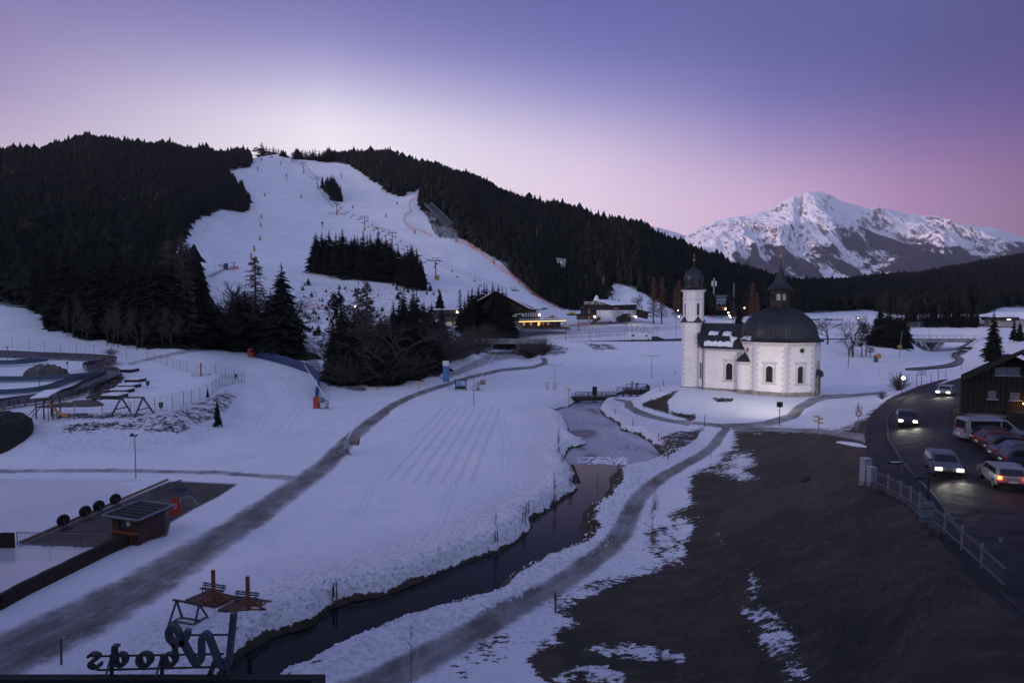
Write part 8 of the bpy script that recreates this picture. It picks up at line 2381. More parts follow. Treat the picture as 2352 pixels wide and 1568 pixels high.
# ------------------------------------------------------------------ footbridge and lookout deck
def baluster_rail(r,a,b,h,step=.28,mat_=M_DWOOD,base=0):
 a=Vector(a);b=Vector(b);L=(b-a).length;n=int(L/step)
 pw('handrail',MB().bar(a+Vector((0,0,h)),b+Vector((0,0,h)),.12,.08),mat_,r)
 pw('bottom_rail',MB().bar(a+Vector((0,0,base+.15)),b+Vector((0,0,base+.15)),.08,.08),mat_,r)
 bm=MB().box((0,0,(h+base+.15)/2),(.045,.045,h-base-.15)).mesh('baluster',mat_)
 rot=math.atan2((b-a).y,(b-a).x)
 for i in range(1,n):
  o=link('baluster',bm,r);o.location=a.lerp(b,i/n)-Vector(r.location);o.rotation_euler=(0,0,rot)
 m=max(1,int(L/2.2));pm=MB().box((0,0,h/2-.2),(.12,.12,h+.4)).mesh('rail_post',mat_)
 for i in range(m+1):
  o=link('rail_post',pm,r);o.location=a.lerp(b,i/m)-Vector(r.location);o.rotation_euler=(0,0,rot)
zb_=1.0
y_b=gz(*Z('br',350,560),zb_-.9).y
fl0=at(*Z('br',340,550),y_b);fr0=at(*Z('br',1055,580),y_b+.5)
zf=fl0.z
fbg=thing('footbridge','dark timber footbridge with baluster railings over the frozen stream','footbridge',fl0)
fr0.z=zf
hh2=at(*Z('br',340,485),y_b).z-zf
w2=2.6
pw('girder',MB().bar(fl0-Vector((.3,0,.35)),fr0+Vector((.3,0,-.35)),.25,.5).bar(fl0-Vector((.3,-w2,.35)),fr0+Vector((.3,w2,-.35)),.25,.5),M_DWOOD,fbg)
nb=int((fr0.x-fl0.x)/.35)
plm=MB().box((0,w2/2,-.04),(.31,w2+.2,.07)).mesh('plank',M_WOOD)
for i in range(nb+1):
 o=link('plank',plm,fbg);o.location=Vector(((fr0.x-fl0.x)*i/nb,(fr0.y-fl0.y)*i/nb,0))
baluster_rail(fbg,fl0,fr0,hh2,.32);baluster_rail(fbg,fl0+Vector((1.0,w2,0)),fr0+Vector((-.2,w2,0)),hh2,.32)
for t in(.12,.9):
 c=fl0.lerp(fr0,t);pw('pier_post',MB().box((c.x,c.y,zf-1.6),(.3,.3,2.6)),M_DWOOD,fbg)
kd=thing('waste_bin_box','dark box bin standing behind the middle of the footbridge','bin',G(*Z('br',700,505),ymin=fl0.y+3));part('box',MB().box((0,0,.9),(.95,.7,1.8)),M_DWOOD,kd)
# lookout deck
yd=fl0.y+6
def D(x,y,Y):return at(*Z('br',x,y),Y)
zd=D(1050,475,yd).z
dk0=D(1050,475,yd);dk1=D(1420,500,yd-.8);dk2=D(1560,480,yd+2.5);dk3=D(1215,420,yd+5.5)
ld_=thing('lookout_deck','dark timber lookout platform with railings over the frozen pond','lookout platform',Vector((dk0.x,dk0.y,zd)))
cs_=[Vector((p.x,p.y,zd)) for p in(dk0,dk1,dk2,Vector((dk2.x,yd+6,0)),Vector((dk0.x+3,yd+6,0)))]
pw('platform',MB().prism([(p.x,p.y) for p in cs_],zd-.25,zd),M_DWOOD,ld_)
hr=1.25
for a_,b_ in zip(cs_[:4],cs_[1:4]+[cs_[4]]):baluster_rail(ld_,a_,b_,hr,.3)
for p in(cs_[0]+Vector((1.5,1,0)),cs_[1]+Vector((-.6,.6,0)),cs_[2]+Vector((-.6,.6,0)),cs_[0].lerp(cs_[1],.6)+Vector((0,.5,0))):
 pw('pile',MB().box((p.x,p.y,zd-1.3),(.28,.28,2.4)),M_DWOOD,ld_)
for(x0,y0,x1,y1,lb,m_) in((1270,292,1308,390,'tall narrow grey panel on the lookout deck',M_GREY),(1352,318,1388,350,'small dark information sign on a post behind the deck',M_TEAL),(1474,366,1504,400,'small pale sign board at the right of the lookout deck',M_GREY)):
 a_=D(x0,y1,yd+4);b_=D(x1,y0,yd+4)
 r=thing('sign_panel',lb,'sign',Vector(((a_.x+b_.x)/2,yd+4,zd)),0,'signs on the lookout deck')
 pw('panel',MB().box(((a_.x+b_.x)/2,yd+4,(a_.z+b_.z)/2),(b_.x-a_.x,.12,b_.z-a_.z)),m_,r);pw('post',MB().box(((a_.x+b_.x)/2,yd+4.1,(zd+a_.z)/2),(.1,.1,abs(a_.z-zd)+.2)),M_DWOOD,r)
def bench(label,p,rz,L=1.9,group=None,back=True,s=1.0):
 r=thing('bench',label,'bench',p,rz,group)
 for i in range(3):part('seat_slat',MB().box((0,(-.16+.15*i)*s,.45*s),(L,.11*s,.04)),M_WOODG,r)
 if back:
  for i in range(2):part('back_slat',MB().box((0,(.27+.05*i)*s,(.62+.19*i)*s),(L,.04,.13*s)),M_WOODG,r)
 for x in(-L*.38,L*.38):
  part('leg',MB().bar((x,-.2*s,0),(x,-.16*s,.44*s),.06).bar((x,.2*s,0),(x,.22*s,.44*s),.06).bar((x,.22*s,.42*s),(x,.36*s,.92*s),.05).bar((x,-.2*s,.42*s),(x,.25*s,.42*s),.05),M_STEEL,r)
 return r
bench('dark bench standing on the lookout deck',(cs_[1].x-2.5,yd+2.2,zd),math.pi)

# ------------------------------------------------------------------ boardwalk on the right snow field
bw=gpts('rt2',[(1040,955),(1200,942),(1350,930),(1480,912),(1580,885),(1635,850),(1620,815),(1580,790),(1600,765),(1680,748),(1660,725),(1620,708)],ymin=120,ymax=262)
def ribbon_slab(name,label,pts,w,m,m2,cat,z0=.25):
 V_=[Vector(p) for p in pts];P=[]
 for i in range(len(V_)-1):
  a,b,c,d=V_[max(i-1,0)],V_[i],V_[i+1],V_[min(i+2,len(V_)-1)]
  for k in range(8):
   t=k/8;q_=.5*((2*b)+(c-a)*t+(2*a-5*b+4*c-d)*t*t+(-a+3*b-3*c+d)*t**3);q_.z=float(T(q_.x,q_.y));P.append(q_)
 r=thing(name,label,cat,P[0])
 n=len(P);top=[];
 for i,p in enumerate(P):
  d=P[min(i+1,n-1)]-P[max(i-1,0)];d.z=0;d.normalize();s=Vector((d.y,-d.x,0))*w/2
  top.append((p-s,p+s))
 mb=MB();vs=[]
 for a,b in top:vs+=[a+Vector((0,0,z0)),b+Vector((0,0,z0)),b+Vector((0,0,-.3)),a+Vector((0,0,-.3))]
 mb.add(vs,[(i*4+j,i*4+(j+1)%4,(i+1)*4+(j+1)%4,(i+1)*4+j) for i in range(n-1) for j in range(4)])
 pw('walkway',mb,m,r)
 for s_ in(0,1):pw('kerb_beam',MB().tube([t_[s_]+Vector((0,0,z0+.12)) for t_ in top],.14,4),m2,r)
 return r
ribbon_slab('boardwalk','curving grey boardwalk with dark edge beams across the right snow field',bw,3.0,mat('grey_planking',(.19,.17,.17),.9,var=.15,vscale=2),M_DWOOD,'boardwalk')
fbr=thing('small_footbridge','short dark footbridge at the far end of the boardwalk','footbridge',at(*Z('rt2',1690,715),235))
mb=MB();fb(mb,'rt2',1680,690,1850,712,235,3);pw('deck',mb,M_DWOOD,fbr)
# ------------------------------------------------------------------ rink side: hut, benches, discs, rails
def HP_(x,y,z=0.05):
 return gz(*Z('hut',x,y),z)
M_HUTW=mat('red_brown_boards',(.055,.030,.024),.85,var=.3,vscale=3,stretch=(1,1,.15))
# corners: front-left, front-right (gable wall), back-right
fl3=HP_(800,560);fr3=HP_(985,590);br3=HP_(1180,490)
hut3=thing('ticket_hut','small brown timber hut with dark framed lean-to roof beside the ice rink','hut',fl3)
zt1=at(*Z('hut',800,385),fl3.y).z;zt2=at(*Z('hut',985,412),fr3.y).z;zt3=at(*Z('hut',1178,330),br3.y).z
bl3=fl3+(br3-fr3)
zt4=zt1+(zt3-zt2)
def board_wall(r,a,b,za,zb,step=.2,m=M_HUTW,out=None,skip=()):
 a=Vector(a);b=Vector(b);L=(b-a).length;n=int(L/step);d=(b-a).normalized();s=Vector((d.y,-d.x,0))
 for i in range(n):
  if any(k0<=(i+.5)/n<=k1 for k0,k1 in skip):continue
  x0=a+d*(L*i/n);x1=a+d*(L*(i+1)/n-.012);h=za+(zb-za)*(i+.5)/n
  pr_=.02 if i%2 else 0.0
  V8=[x0+s*pr_,x1+s*pr_,x1-s*.05,x0-s*.05]
  V8=[Vector((v.x,v.y,a.z-.1)) for v in V8]+[Vector((v.x,v.y,h)) for v in V8]
  pw('board',MB().add(V8,[(0,3,2,1),(4,5,6,7),(0,1,5,4),(1,2,6,5),(2,3,7,6),(3,0,4,7)]),m,r)
board_wall(hut3,fl3,fr3,zt1,zt2,.17,skip=((.28,.62),))
board_wall(hut3,fr3,br3,zt2,zt3,.22)
board_wall(hut3,br3,bl3,zt3,zt4,.25);board_wall(hut3,bl3,fl3,zt4,zt1,.25)
d3=(fr3-fl3).normalized();L3=(fr3-fl3).length
w0=fl3+d3*L3*.28;w1=fl3+d3*L3*.62;zc0=1.0
pw('counter_board',MB().bar(fl3+Vector((0,-.15,zc0)),fr3+Vector((0,-.15,zc0)),.35,.07),mat('red_counter',(.28,.07,.03),.7),hut3)
pw('serving_hatch',MB().add([w0+Vector((0,.06,zc0)),w1+Vector((0,.06,zc0)),w1+Vector((0,.06,2.1)),w0+Vector((0,.06,2.1))],[(0,1,2,3)]),M_DWIN,hut3)
board_wall(hut3,w0,w1,zc0+.05,zc0+.05,.17)
pw('notice',MB().box(tuple(fl3.lerp(fr3,.66)+Vector((0,-.06,1.75))),(.28,.02,.38)),M_WHITE,hut3)
ov=.55
c0=fl3-d3*ov;dd=(br3-fr3).normalized()
q1=fl3-d3*ov-dd*ov;q2=fr3+d3*ov-dd*ov;q3=br3+d3*ov+dd*ov;q4=bl3-d3*ov+dd*ov
Zr=[zt1+.08,zt2+.08,zt3+.08,zt4+.08]
RP=[Vector((q.x,q.y,z)) for q,z in zip((q1,q2,q3,q4),Zr)]
pw('roof',MB().add(RP+[p+Vector((0,0,.12)) for p in RP],[(3,2,1,0),(4,5,6,7),(0,1,5,4),(1,2,6,5),(2,3,7,6),(3,0,4,7)]),M_RUB,hut3)
up=Vector((0,0,.17))
for a_,b_ in zip(RP,RP[1:]+RP[:1]):pw('roof_edge',MB().bar(a_+up,b_+up,.16,.12),mat('frosted_edge',(.16,.18,.22),.6),hut3)
for t in(.17,.34,.5,.67,.84):pw('roof_batten',MB().bar(RP[1].lerp(RP[2],t)+up,RP[0].lerp(RP[3],t)+up,.06,.07),mat('batten',(.055,.058,.066),.6),hut3)
# dark timber wall along the rink in the foreground
wl=[]
def edge_wall(label,pts,h,th,name='timber_wall',m=M_DWOOD,board=.9):
 P=[Vector(p) for p in pts];r=thing(name,label,'wall',P[0])
 for a,b in zip(P[:-1],P[1:]):
  L=(b-a).length;n=max(1,int(L/board));d=(b-a).normalized();s=Vector((d.y,-d.x,0))*th/2
  for i in range(n):
   x0=a+d*(L*i/n);x1=a+d*(L*(i+1)/n-.02);hh_=h+random.Random(i*7+3).uniform(-.03,.05)
   V8=[x0-s,x1-s,x1+s,x0+s];V8=[v-Vector((0,0,.8)) for v in V8]+[v+Vector((0,0,hh_)) for v in V8]
   pw('board',MB().add(V8,[(0,3,2,1),(4,5,6,7),(0,1,5,4),(1,2,6,5),(2,3,7,6),(3,0,4,7)]),m,r)
 return r
edge_wall('long dark timber wall beside the rink running to the lower left corner',[HP_(-340,1180-5),HP_(0,1040),HP_(200,930),HP_(400,830),HP_(660,700),HP_(780,640),HP_(900,590)],.95,.35)
edge_wall('short dark board wall at the left edge beside the barrier fence',[HP_(-260,604),HP_(104,604)],1.25,.2,board=.3)
# frozen smooth ice of the rink in front
mb=MB();mb.prism([(p.x,p.y) for p in(HP_(-500,606),HP_(150,606),HP_(770,606),HP_(660,690),HP_(200,915),HP_(-340,1150))],-.02,.055)
single('ice_rink',mb,mat('rink_ice',(.50,.52,.56),.12,var=.04,vscale=.3,spec=.6),'smooth pale ice of the rink in the lower left corner','ice rink')
mb=MB();mb.prism([(p.x,p.y) for p in(HP_(-500,110),HP_(1180,122),HP_(140,578),HP_(-500,590))],-.02,.05)
single('ice_rink',mb,mat('rink_snow',(.66,.68,.72),.5,var=.05,vscale=.15),'snow dusted ice surface behind the row of round discs','ice rink')
mb=MB();mb.bar(HP_(145,575)+Vector((0,0,.1)),HP_(1195,126)+Vector((0,0,.1)),.16,.22)
single('rink_kerb',mb,mat('orange_kerb',(.20,.12,.06),.8),'thin wooden kerb along the edge of the rink','kerb')
for i,(x,y) in enumerate(((452,458),(608,392),(705,352),(822,302))):
 p=HP_(x,y);r=thing('round_disc_stand','round black disc on a tilted stand at the rink edge, %s from the left'%('first','second','third','fourth')[i],'disc stand',p,math.radians(-40),'round discs along the rink edge')
 part('disc',MB().tube([(-.07,0,.62),(.0,0,.63),(.07,0,.62)],[.48,.54,.48],18),mat('disc_black',(.02,.018,.02),.6,var=.3,vscale=8),r)
 part('hub',MB().tube([(-.16,0,.63),(.16,0,.63)],.10,8),M_DSTEEL,r)
 part('stand',MB().bar((.1,0,.7),(1.0,0,.08),.09).bar((1.0,-.4,.06),(1.0,.4,.06),.09).bar((.1,-.3,.35),(1.4,-.3,.1),.05),M_DSTEEL,r)
 # crowd barrier
def barrier(a,b,label):
 r=thing('crowd_barrier',label,'barrier',a,0,'crowd barriers beside the rink')
 pw('frame',MB().bar(a+Vector((0,0,1.1)),b+Vector((0,0,1.1)),.05).bar(a+Vector((0,0,.2)),b+Vector((0,0,.2)),.05).bar(a,a+Vector((0,0,1.1)),.05).bar(b,b+Vector((0,0,1.1)),.05),M_STEEL,r)
 n=16;bm=MB().box((0,0,.65),(.018,.018,.9)).mesh('bar',M_STEEL)
 for i in range(1,n):o=link('bar',bm,r);o.location=(b-a)*(i/n)
 for t in(.12,.88):c=a.lerp(b,t);pw('foot',MB().bar(c+Vector((0,-.3,.04)),c+Vector((0,.3,.04)),.05),M_STEEL,r)
xs_=[120,355,580,780]
for i in range(3):barrier(HP_(xs_[i]+4,588+i*5),HP_(xs_[i+1]-6,588+(i+1)*5),'grey crowd barrier at the rink corner, %s from the left'%('first','second','third')[i])
a_=HP_(1110,250);b_=HP_(1190,225);bench('slatted bench on the brown paving, nearer one',HP_(1145,240),math.atan2((b_-a_).y,(b_-a_).x)+.1,2.2)
bench('slatted bench on the brown paving, farther one',HP_(1256,195),math.atan2((b_-a_).y,(b_-a_).x)+.1,2.2)
# red A board with the figure, hanging frame of grey mesh beside it
p=HP_(1252,365)
r=thing('a_board','red slanted stand board with a pale figure 9 on it','sign',p,.15)
part('board',MB().add([(-.62,-.28,0),(.62,-.28,0),(.34,.0,1.55),(-.34,.0,1.55),(-.62,-.20,0),(.62,-.20,0),(.34,.06,1.55),(-.34,.06,1.55)],[(0,1,2,3),(7,6,5,4),(1,5,6,2),(2,6,7,3),(3,7,4,0)]),M_RED,r)
text_obj('figure','9',mat('pale_figure',(.6,.45,.42),.7),r,(0,-.19,.72),.75,(math.radians(80),0,0),ext=.005)
part('rear_leg',MB().bar((0,.05,1.4),(0,.8,0),.05),M_STEEL,r)
p=HP_(1335,325);r=thing('goal_frame','folded grey netted frame lying behind the red stand board','frame',p,.3)
part('frame',MB().tube([(-.8,0,0),(-.6,.3,1.05),(.3,.3,1.1),(.9,0,.4),(.9,-.2,0),(-.8,0,0)],.04,5),M_GREY,r)
nt_=MB()
for t in np.linspace(-.6,.7,9):nt_.tube([(t-.1,0,.05),(t,.28,1.0-max(0,t-.2)*.9)],.012,3)
part('net',nt_,M_STEEL,r);part('sign_board',MB().box((-.5,.6,1.75),(.8,.05,.32)).bar((-.5,.6,0),(-.5,.6,1.7),.05),M_NAVY,r)
# small dirt ridges of snow beside the field
# ------------------------------------------------------------------ platforms with benches and orange posts
def WD(x,y,z=0.05):return gz(*Z('wd',x,y),z)
def platform(label,A,B,C,post,bench_a,bench_b,h=.32):
 A,B,C=WD(*A,h),WD(*B,h),WD(*C,h);Dp=A+(C-B)
 r=thing('wooden_platform',label,'platform',(A.x,A.y,0))
 ax=(B-A);ay=(Dp-A);n=18
 for i in range(n):
  p0=A+ax*(i/n);p1=A+ax*((i+1)/n-.008);
  V8=[p0,p1,p1+ay,p0+ay];V8=[v+Vector((0,0,-.06)) for v in V8]+V8
  pw('plank',MB().add(V8,[(0,3,2,1),(4,5,6,7),(0,1,5,4),(1,2,6,5),(2,3,7,6),(3,0,4,7)]),mat('platform_plank',(.12,.065,.05),.8,var=.3,vscale=2),r)
 V4=[A,B,C,Dp]
 for p,q_ in zip(V4,V4[1:]+V4[:1]):pw('edge_beam',MB().bar(p+Vector((0,0,-.2)),q_+Vector((0,0,-.2)),.10,.24),M_WOOD,r)
 o=thing('orange_post','orange glazed timber post with angle braces on the '+label.split(' carrying')[0],'post',WD(*post[0],h))
 hp=at(*Z('wd',*post[1]),o.location.y).z-h
 part('post',MB().box((0,0,hp/2),(.2,.2,hp)),M_ORWOOD,o)
 for dx,dy in((-1,-.12),(1,.1),(.1,1)):
  part('brace',MB().bar((dx*.95,dy*.95,.06),(0,0,.85),.12),M_ORWOOD,o)
  part('foot_beam',MB().bar((0,0,.06),(dx*1.1,dy*1.1,.06),.14,.1),M_ORWOOD,o)
 a,b=WD(*bench_a,h),WD(*bench_b,h)
 bench('bench with two back slats on the '+label.split(' carrying')[0],(a.x*.5+b.x*.5,a.y*.5+b.y*.5,h),math.atan2((b-a).y,(b-a).x),(b-a).length*1.1,s=.72)
 return r
platform('left wooden platform carrying an orange post',(1095,735),(1390,795),(1610,700),((1380,765),(1380,445)),(1262,668),(1470,700))
platform('right wooden platform carrying an orange post',(1425,828),(1730,872),(1958,745),((1722,850),(1712,508)),(1585,755),(1800,775))
# dark A frame of trestles
p=WD(975,985);Yf_=p.y
r,a,b=a_swing('dark timber trestle frame standing in the snow above the mirrored sign',None,None,(1010,745),(1235,785),'wd',WD(1090,960).y,.5,M_WOODG,name='trestle_frame',cat='trestle',r_=.055,low=True)
pw('lower_rail',MB().bar(WD(985,955,.35),WD(1190,985,.35),.09),M_WOODG,r)
pw('lower_rail',MB().bar(WD(1055,915,.35),WD(1250,945,.35),.09),M_WOODG,r)
# ------------------------------------------------------------------ hotel with annexe, the sign seen from behind
YS=29.0
def SG(x,y,dy=0):return at(*Z('wd',x,y),YS+dy)
sgn=thing('hotel_sign','big roof sign reading Woods seen from behind on the annexe roof','sign',SG(700,1510))
M_LET=mat('letter_metal',(.045,.065,.08),.5,metal=.3,var=.15)
M_LET2=mat('letter_dark',(.022,.026,.030),.6,var=.15)
def stroke_shape(name,pts,w,m,depth=.28,closed=False,dy=0.0):
 """flat band following pts (zoom px), width w px, with real depth"""
 def cr(p0,p1,p2,p3,t):return tuple(.5*((2*p1[i])+(p2[i]-p0[i])*t+(2*p0[i]-5*p1[i]+4*p2[i]-p3[i])*t*t+(-p0[i]+3*p1[i]-3*p2[i]+p3[i])*t**3) for i in range(len(p0)))
 pts=[tuple(p)+((w,) if len(p)==2 else()) for p in pts]
 n=len(pts);Q=[]
 rng=range(n if closed else n-1)
 for i in rng:
  g_=(lambda k:pts[k%n]) if closed else(lambda k:pts[min(max(k,0),n-1)])
  for k in range(7):Q.append(cr(g_(i-1),g_(i),g_(i+1),g_(i+2),k/7))
 if not closed:Q.append(pts[-1])
 L_,R_=[],[]
 m_=len(Q)
 for i,q_ in enumerate(Q):
  a=Q[(i-1)%m_] if closed else Q[max(i-1,0)];b=Q[(i+1)%m_] if closed else Q[min(i+1,m_-1)]
  dx,dy_=b[0]-a[0],b[1]-a[1];l=math.hypot(dx,dy_) or 1;nx_,ny_=-dy_/l,dx/l;hw=q_[2]/2
  L_.append((q_[0]+nx_*hw,q_[1]+ny_*hw));R_.append((q_[0]-nx_*hw,q_[1]-ny_*hw))
 mb=MB();vs=[]
 for l,r_ in zip(L_,R_):vs+=[SG(*l,dy),SG(*r_,dy),SG(*r_,dy)+Vector((0,depth,0)),SG(*l,dy)+Vector((0,depth,0))]
 fs=[(i*4+j,i*4+(j+1)%4,((i+1)%m_)*4+(j+1)%4,((i+1)%m_)*4+j) for i in range(m_ if closed else m_-1) for j in range(4)]
 if not closed:fs+=[(0,3,2,1),tuple((m_-1)*4+j for j in range(4))]
 mb.add(vs,fs);pw(name,mb,m,sgn)
stroke_shape('letter_w',[(1565,885),(1555,1000),(1540,1150),(1520,1340),(1500,1400),(1440,1400),(1400,1330),(1355,1210),(1310,1110),(1270,1095),(1245,1150),(1245,1250),(1240,1350),(1210,1390),(1175,1370),(1110,1260),(1050,1150),(990,1040),(945,1020),(918,1060),(925,1130),(975,1180),(1040,1185),(1090,1140),(1108,1050)],52,M_LET)
stroke_shape('letter_o',[(930,1290,20),(975,1310,40),(985,1345,46),(970,1385,38),(930,1402,20),(890,1385,38),(873,1345,46),(885,1310,38)],30,M_LET2,closed=True)
stroke_shape('letter_tail',[(975,1180,34),(980,1250,30),(990,1310,24)],30,M_LET2)
stroke_shape('letter_o',[(677,1282,20),(722,1305,40),(735,1345,48),(720,1388,40),(677,1410,20),(633,1388,40),(620,1345,48),(633,1305,40)],30,M_LET2,closed=True)
stroke_shape('letter_d',[(435,1287,20),(475,1308,38),(485,1348,44),(472,1390,36),(435,1408,20),(400,1392,24),(390,1348,30),(402,1305,24)],28,M_LET2,closed=True)
stroke_shape('letter_d_stem',[(376,1208),(376,1300),(376,1412)],36,M_LET2,dy=.005)
stroke_shape('letter_d_serif',[(360,1214),(418,1214)],22,M_LET2,dy=-.01)
stroke_shape('letter_s',[(122,1320,22),(135,1296,26),(175,1290,24),(212,1310,34),(205,1335,34),(170,1352,34),(138,1378,34),(140,1408,30),(178,1428,22),(225,1415,26),(235,1380,20)],30,M_LET2)
for y0,y1,x0,x1 in((1300,1276,150,1480),(1436,1404,220,1420),(1090,1085,1060,1520)):
 pw('rail',MB().bar(SG(x0,y0,.32),SG(x1,y1,.32),.07),M_DSTEEL,sgn)
for x in(365,865):
 pw('post',MB().bar(SG(x,1515,.3),SG(x,1280,.3),.12),M_DSTEEL,sgn);pw('strut',MB().bar(SG(x-62,1515,-.9),SG(x-18,1340,.25),.07),M_DSTEEL,sgn)
pw('post',MB().bar(SG(1330,1515,.3),SG(1400,1330,.3),.4,.15),M_DSTEEL,sgn);pw('post',MB().bar(SG(1500,1515,.3),SG(1500,1330,.3),.3,.15),M_DSTEEL,sgn)
# annexe roof in the bottom left corner
zr=SG(700,1512).z
M_HOTEL=mat('hotel_facade',(.30,.26,.23),.9,var=.1)
hot=thing('hotel','hotel behind and below the viewpoint with a low snow covered annexe roof, its unseen wings added for shade','hotel',(0,-2,0))
xr_=at(*Z('str',330,1510),29.0).x
pw('annexe_wall',MB().box(((-34+xr_)/2,14.5,(zr-1.0)/2-1),(xr_+34-.6,28.6,zr-.2)),M_DWOOD,hot)
pw('annexe_roof',MB().box(((-34+xr_)/2,14.4,zr-.45),(xr_+34,29.6,.3)),M_RUB,hot)
pw('parapet',MB().box(((-34+xr_)/2,29.0,zr-.18),(xr_+34,.45,.42)),M_RUB,hot)
pw('parapet',MB().box((xr_-.2,14.4,zr-.18),(.45,28.8,.42)),M_RUB,hot)
xsn=at(*Z('str',235,1560),27.0).x
sn=MB();nx_,ny_=40,30
for i in range(nx_):
 for j in range(ny_):
  x=-33.6+(xsn+33.6)*i/(nx_-1);y=.6+27.9*j/(ny_-1)
  e=min(1,i/1.5,(nx_-1-i)/1.5,j/1.5,(ny_-1-j)/1.5)
  sn.v.append((x,y,zr-.28+e**.5*(.42+.12*float(fbm(x*.4,y*.4,2)))))
sn.f=[(i*ny_+j,(i+1)*ny_+j,(i+1)*ny_+j+1,i*ny_+j+1) for i in range(nx_-1) for j in range(ny_-1)]
pw('roof_snow',sn,M_SNOW,hot,sm=True)
pw('main_wall',MB().box((2,-12.2,15),(108,22,36)),M_HOTEL,hot)  # main block behind the camera, unseen, made large to shade the foreground
pw('main_roof',MB().add([(-54,-25,32),(58,-25,32),(58,.6,32),(-54,.6,32),(-54,-12,40),(58,-12,40)],[(3,2,5,4),(1,0,4,5),(0,3,4),(2,1,5),(0,1,2,3)]),M_DWOOD,hot)
pw('added_shade_wing',MB().box((-56,12,13),(15,56,32)),M_HOTEL,hot)  # unseen wings left and right, added to block sky light from the near ground
pw('added_shade_wing',MB().box((60,2,13),(16,28,32)),M_HOTEL,hot)
for i in range(24):
 for z in(8,11.2,14.4,17.6,24,27.2):
  pw('window',MB().box((-50+i*4.4,-1.18,z),(1.5,.06,1.7)),M_DWIN,hot)
pw('balcony',MB().box((2,-.9,18.35),(96,.6,.2)),M_CONC,hot)
# snow man lump on the lower meadow
p=G(*Z('str',1770,1568-3));p=G(1530,1512)
single('snowball',MB().lathe([(.16,-.12),(.26,.03),(.27,.2),(.15,.36),(.01,.42)],10,cap=False),M_SNOW,'large round snowball sitting on the snowy scrap at the bottom of the meadow','snowball',p,0,sm=True)
for i,(x,y,s) in enumerate(((2010,630,.9),(3300,0,0))):
 if s:
  p=G(*Z('pth',x,y));single('molehill',MB().lathe([(.6,-.1),(.45,.18),(.2,.32),(.01,.36)],8),mat('dark_soil',(.03,.022,.018),1,var=.3),'small dark mound with a dab of snow on the brown slope','mound',p,0,sm=True)
sp_=gpts('rd',[(120,436),(200,440),(300,452),(380,462),(450,485),(440,495),(300,482),(200,460),(130,446)])
mb=MB();c=sum(sp_,Vector())/len(sp_);mb.add([p+Vector((0,0,.01)) for p in sp_]+[c.lerp(p,.7)+Vector((0,0,.16)) for p in sp_],[(i,(i+1)%9,9+(i+1)%9,9+i) for i in range(9)]+[tuple(range(9,18))])
single('snow_patch',mb,M_SNOW,'isolated strip of snow on the brown slope left of the footway','snow',sm=True)
p=G(1850,1105)

# ------------------------------------------------------------------ road side on the right
def RD(x,y,z=None,**kw):
 if z is None:return G(*Z('rd',x,y),**kw)
 return gz(*Z('rd',x,y),z)
M_CAB=mat('cabinet_grey',(.36,.36,.40),.7,var=.06)
for(x0,x1,b,t,d,lb) in((402,500,888,618,.55,'tall pale grey electric cabinet at the end of the picket fence'),(474,543,900,706,.45,'lower grey electric cabinet beside the tall one')):
 p0=RD(x0+12,b);q_=at(*Z('rd',x1,b),p0.y);h_=at(*Z('rd',x0,t),p0.y).z-p0.z
 r=thing('electric_cabinet',lb,'electric cabinet',p0,.25,'electric cabinets by the footway')
 w_=(q_.x-p0.x)
 part('plinth',MB().box((w_/2,.2,.05),(w_+.02,d,.5)),M_CONC,r)
 for i in range(2):part('door_panel',MB().box((w_*(.25+.5*i),-.085,h_/2+.12),(w_/2-.03,.03,h_-.45)),M_CAB,r)
 part('housing',MB().box((w_/2,.2,h_/2+.1),(w_-.02,d-.02,h_-.3)),M_CAB,r)
 part('cap',MB().box((w_/2,.2,h_+.0),(w_+.08,d+.08,.08)),M_CAB,r)
 # picket fence with posts
fp_=[RD(540,890),RD(668,945),RD(800,1022),RD(905,1088),RD(998,1160),RD(1130,1290),RD(1260,1400),RD(1440,1560)]
P8=[]
for a,b in zip(fp_[:-1],fp_[1:]):
 P8.append(a)
P8.append(fp_[-1])
e=(P8[-1]-P8[-2]);
for k in range(2):q_=P8[-1]+e;P8.append(Vector((q_.x,q_.y,float(T(q_.x,q_.y)))))
pf=thing('picket_fence','long metal picket fence between brown slope and footway','fence',P8[0])
M_FEN=mat('fence_paint',(.16,.15,.165),.7,var=.15)
ctr=0
pkm=MB().box((0,0,.62),(.03,.03,1.0)).mesh('picket',M_FEN)
for i,(a,b) in enumerate(zip(P8[:-1],P8[1:])):
 pw('post',MB().box((a.x,a.y,a.z+.55),(.09,.09,1.3)),mat('pale_post',(.30,.27,.28),.7),pf)
 for z in(.22,.95):pw('rail',MB().bar(a+Vector((0,0,z)),b+Vector((0,0,z)),.06,.07),M_FEN,pf)
 n=max(3,int((b-a).length/.3))
 for k in range(1,n):
  if ctr>=280:break
  o=link('picket',pkm,pf);o.location=a.lerp(b,k/n)-Vector(pf.location);ctr+=1
  # retaining stones below the fence
rs_=thing('stone_kerb','low rough stone kerb under the picket fence','kerb',P8[0]);rk=random.Random(9);ctr=0
for a,b in zip(P8[:6],P8[1:7]):
 n=int((b-a).length/.55)
 for k in range(n):
  if ctr>120:break
  c=a.lerp(b,(k+.5)/n);s=rk.uniform(.2,.28)
  pw('stone',MB().lathe([(s,-.15),(s*1.05,.05),(s*.7,.14)],6,(c.x+rk.uniform(-.05,.05)-.12,c.y,c.z),rk.uniform(0,3),cap=True),M_ROCK,rs_);ctr+=1
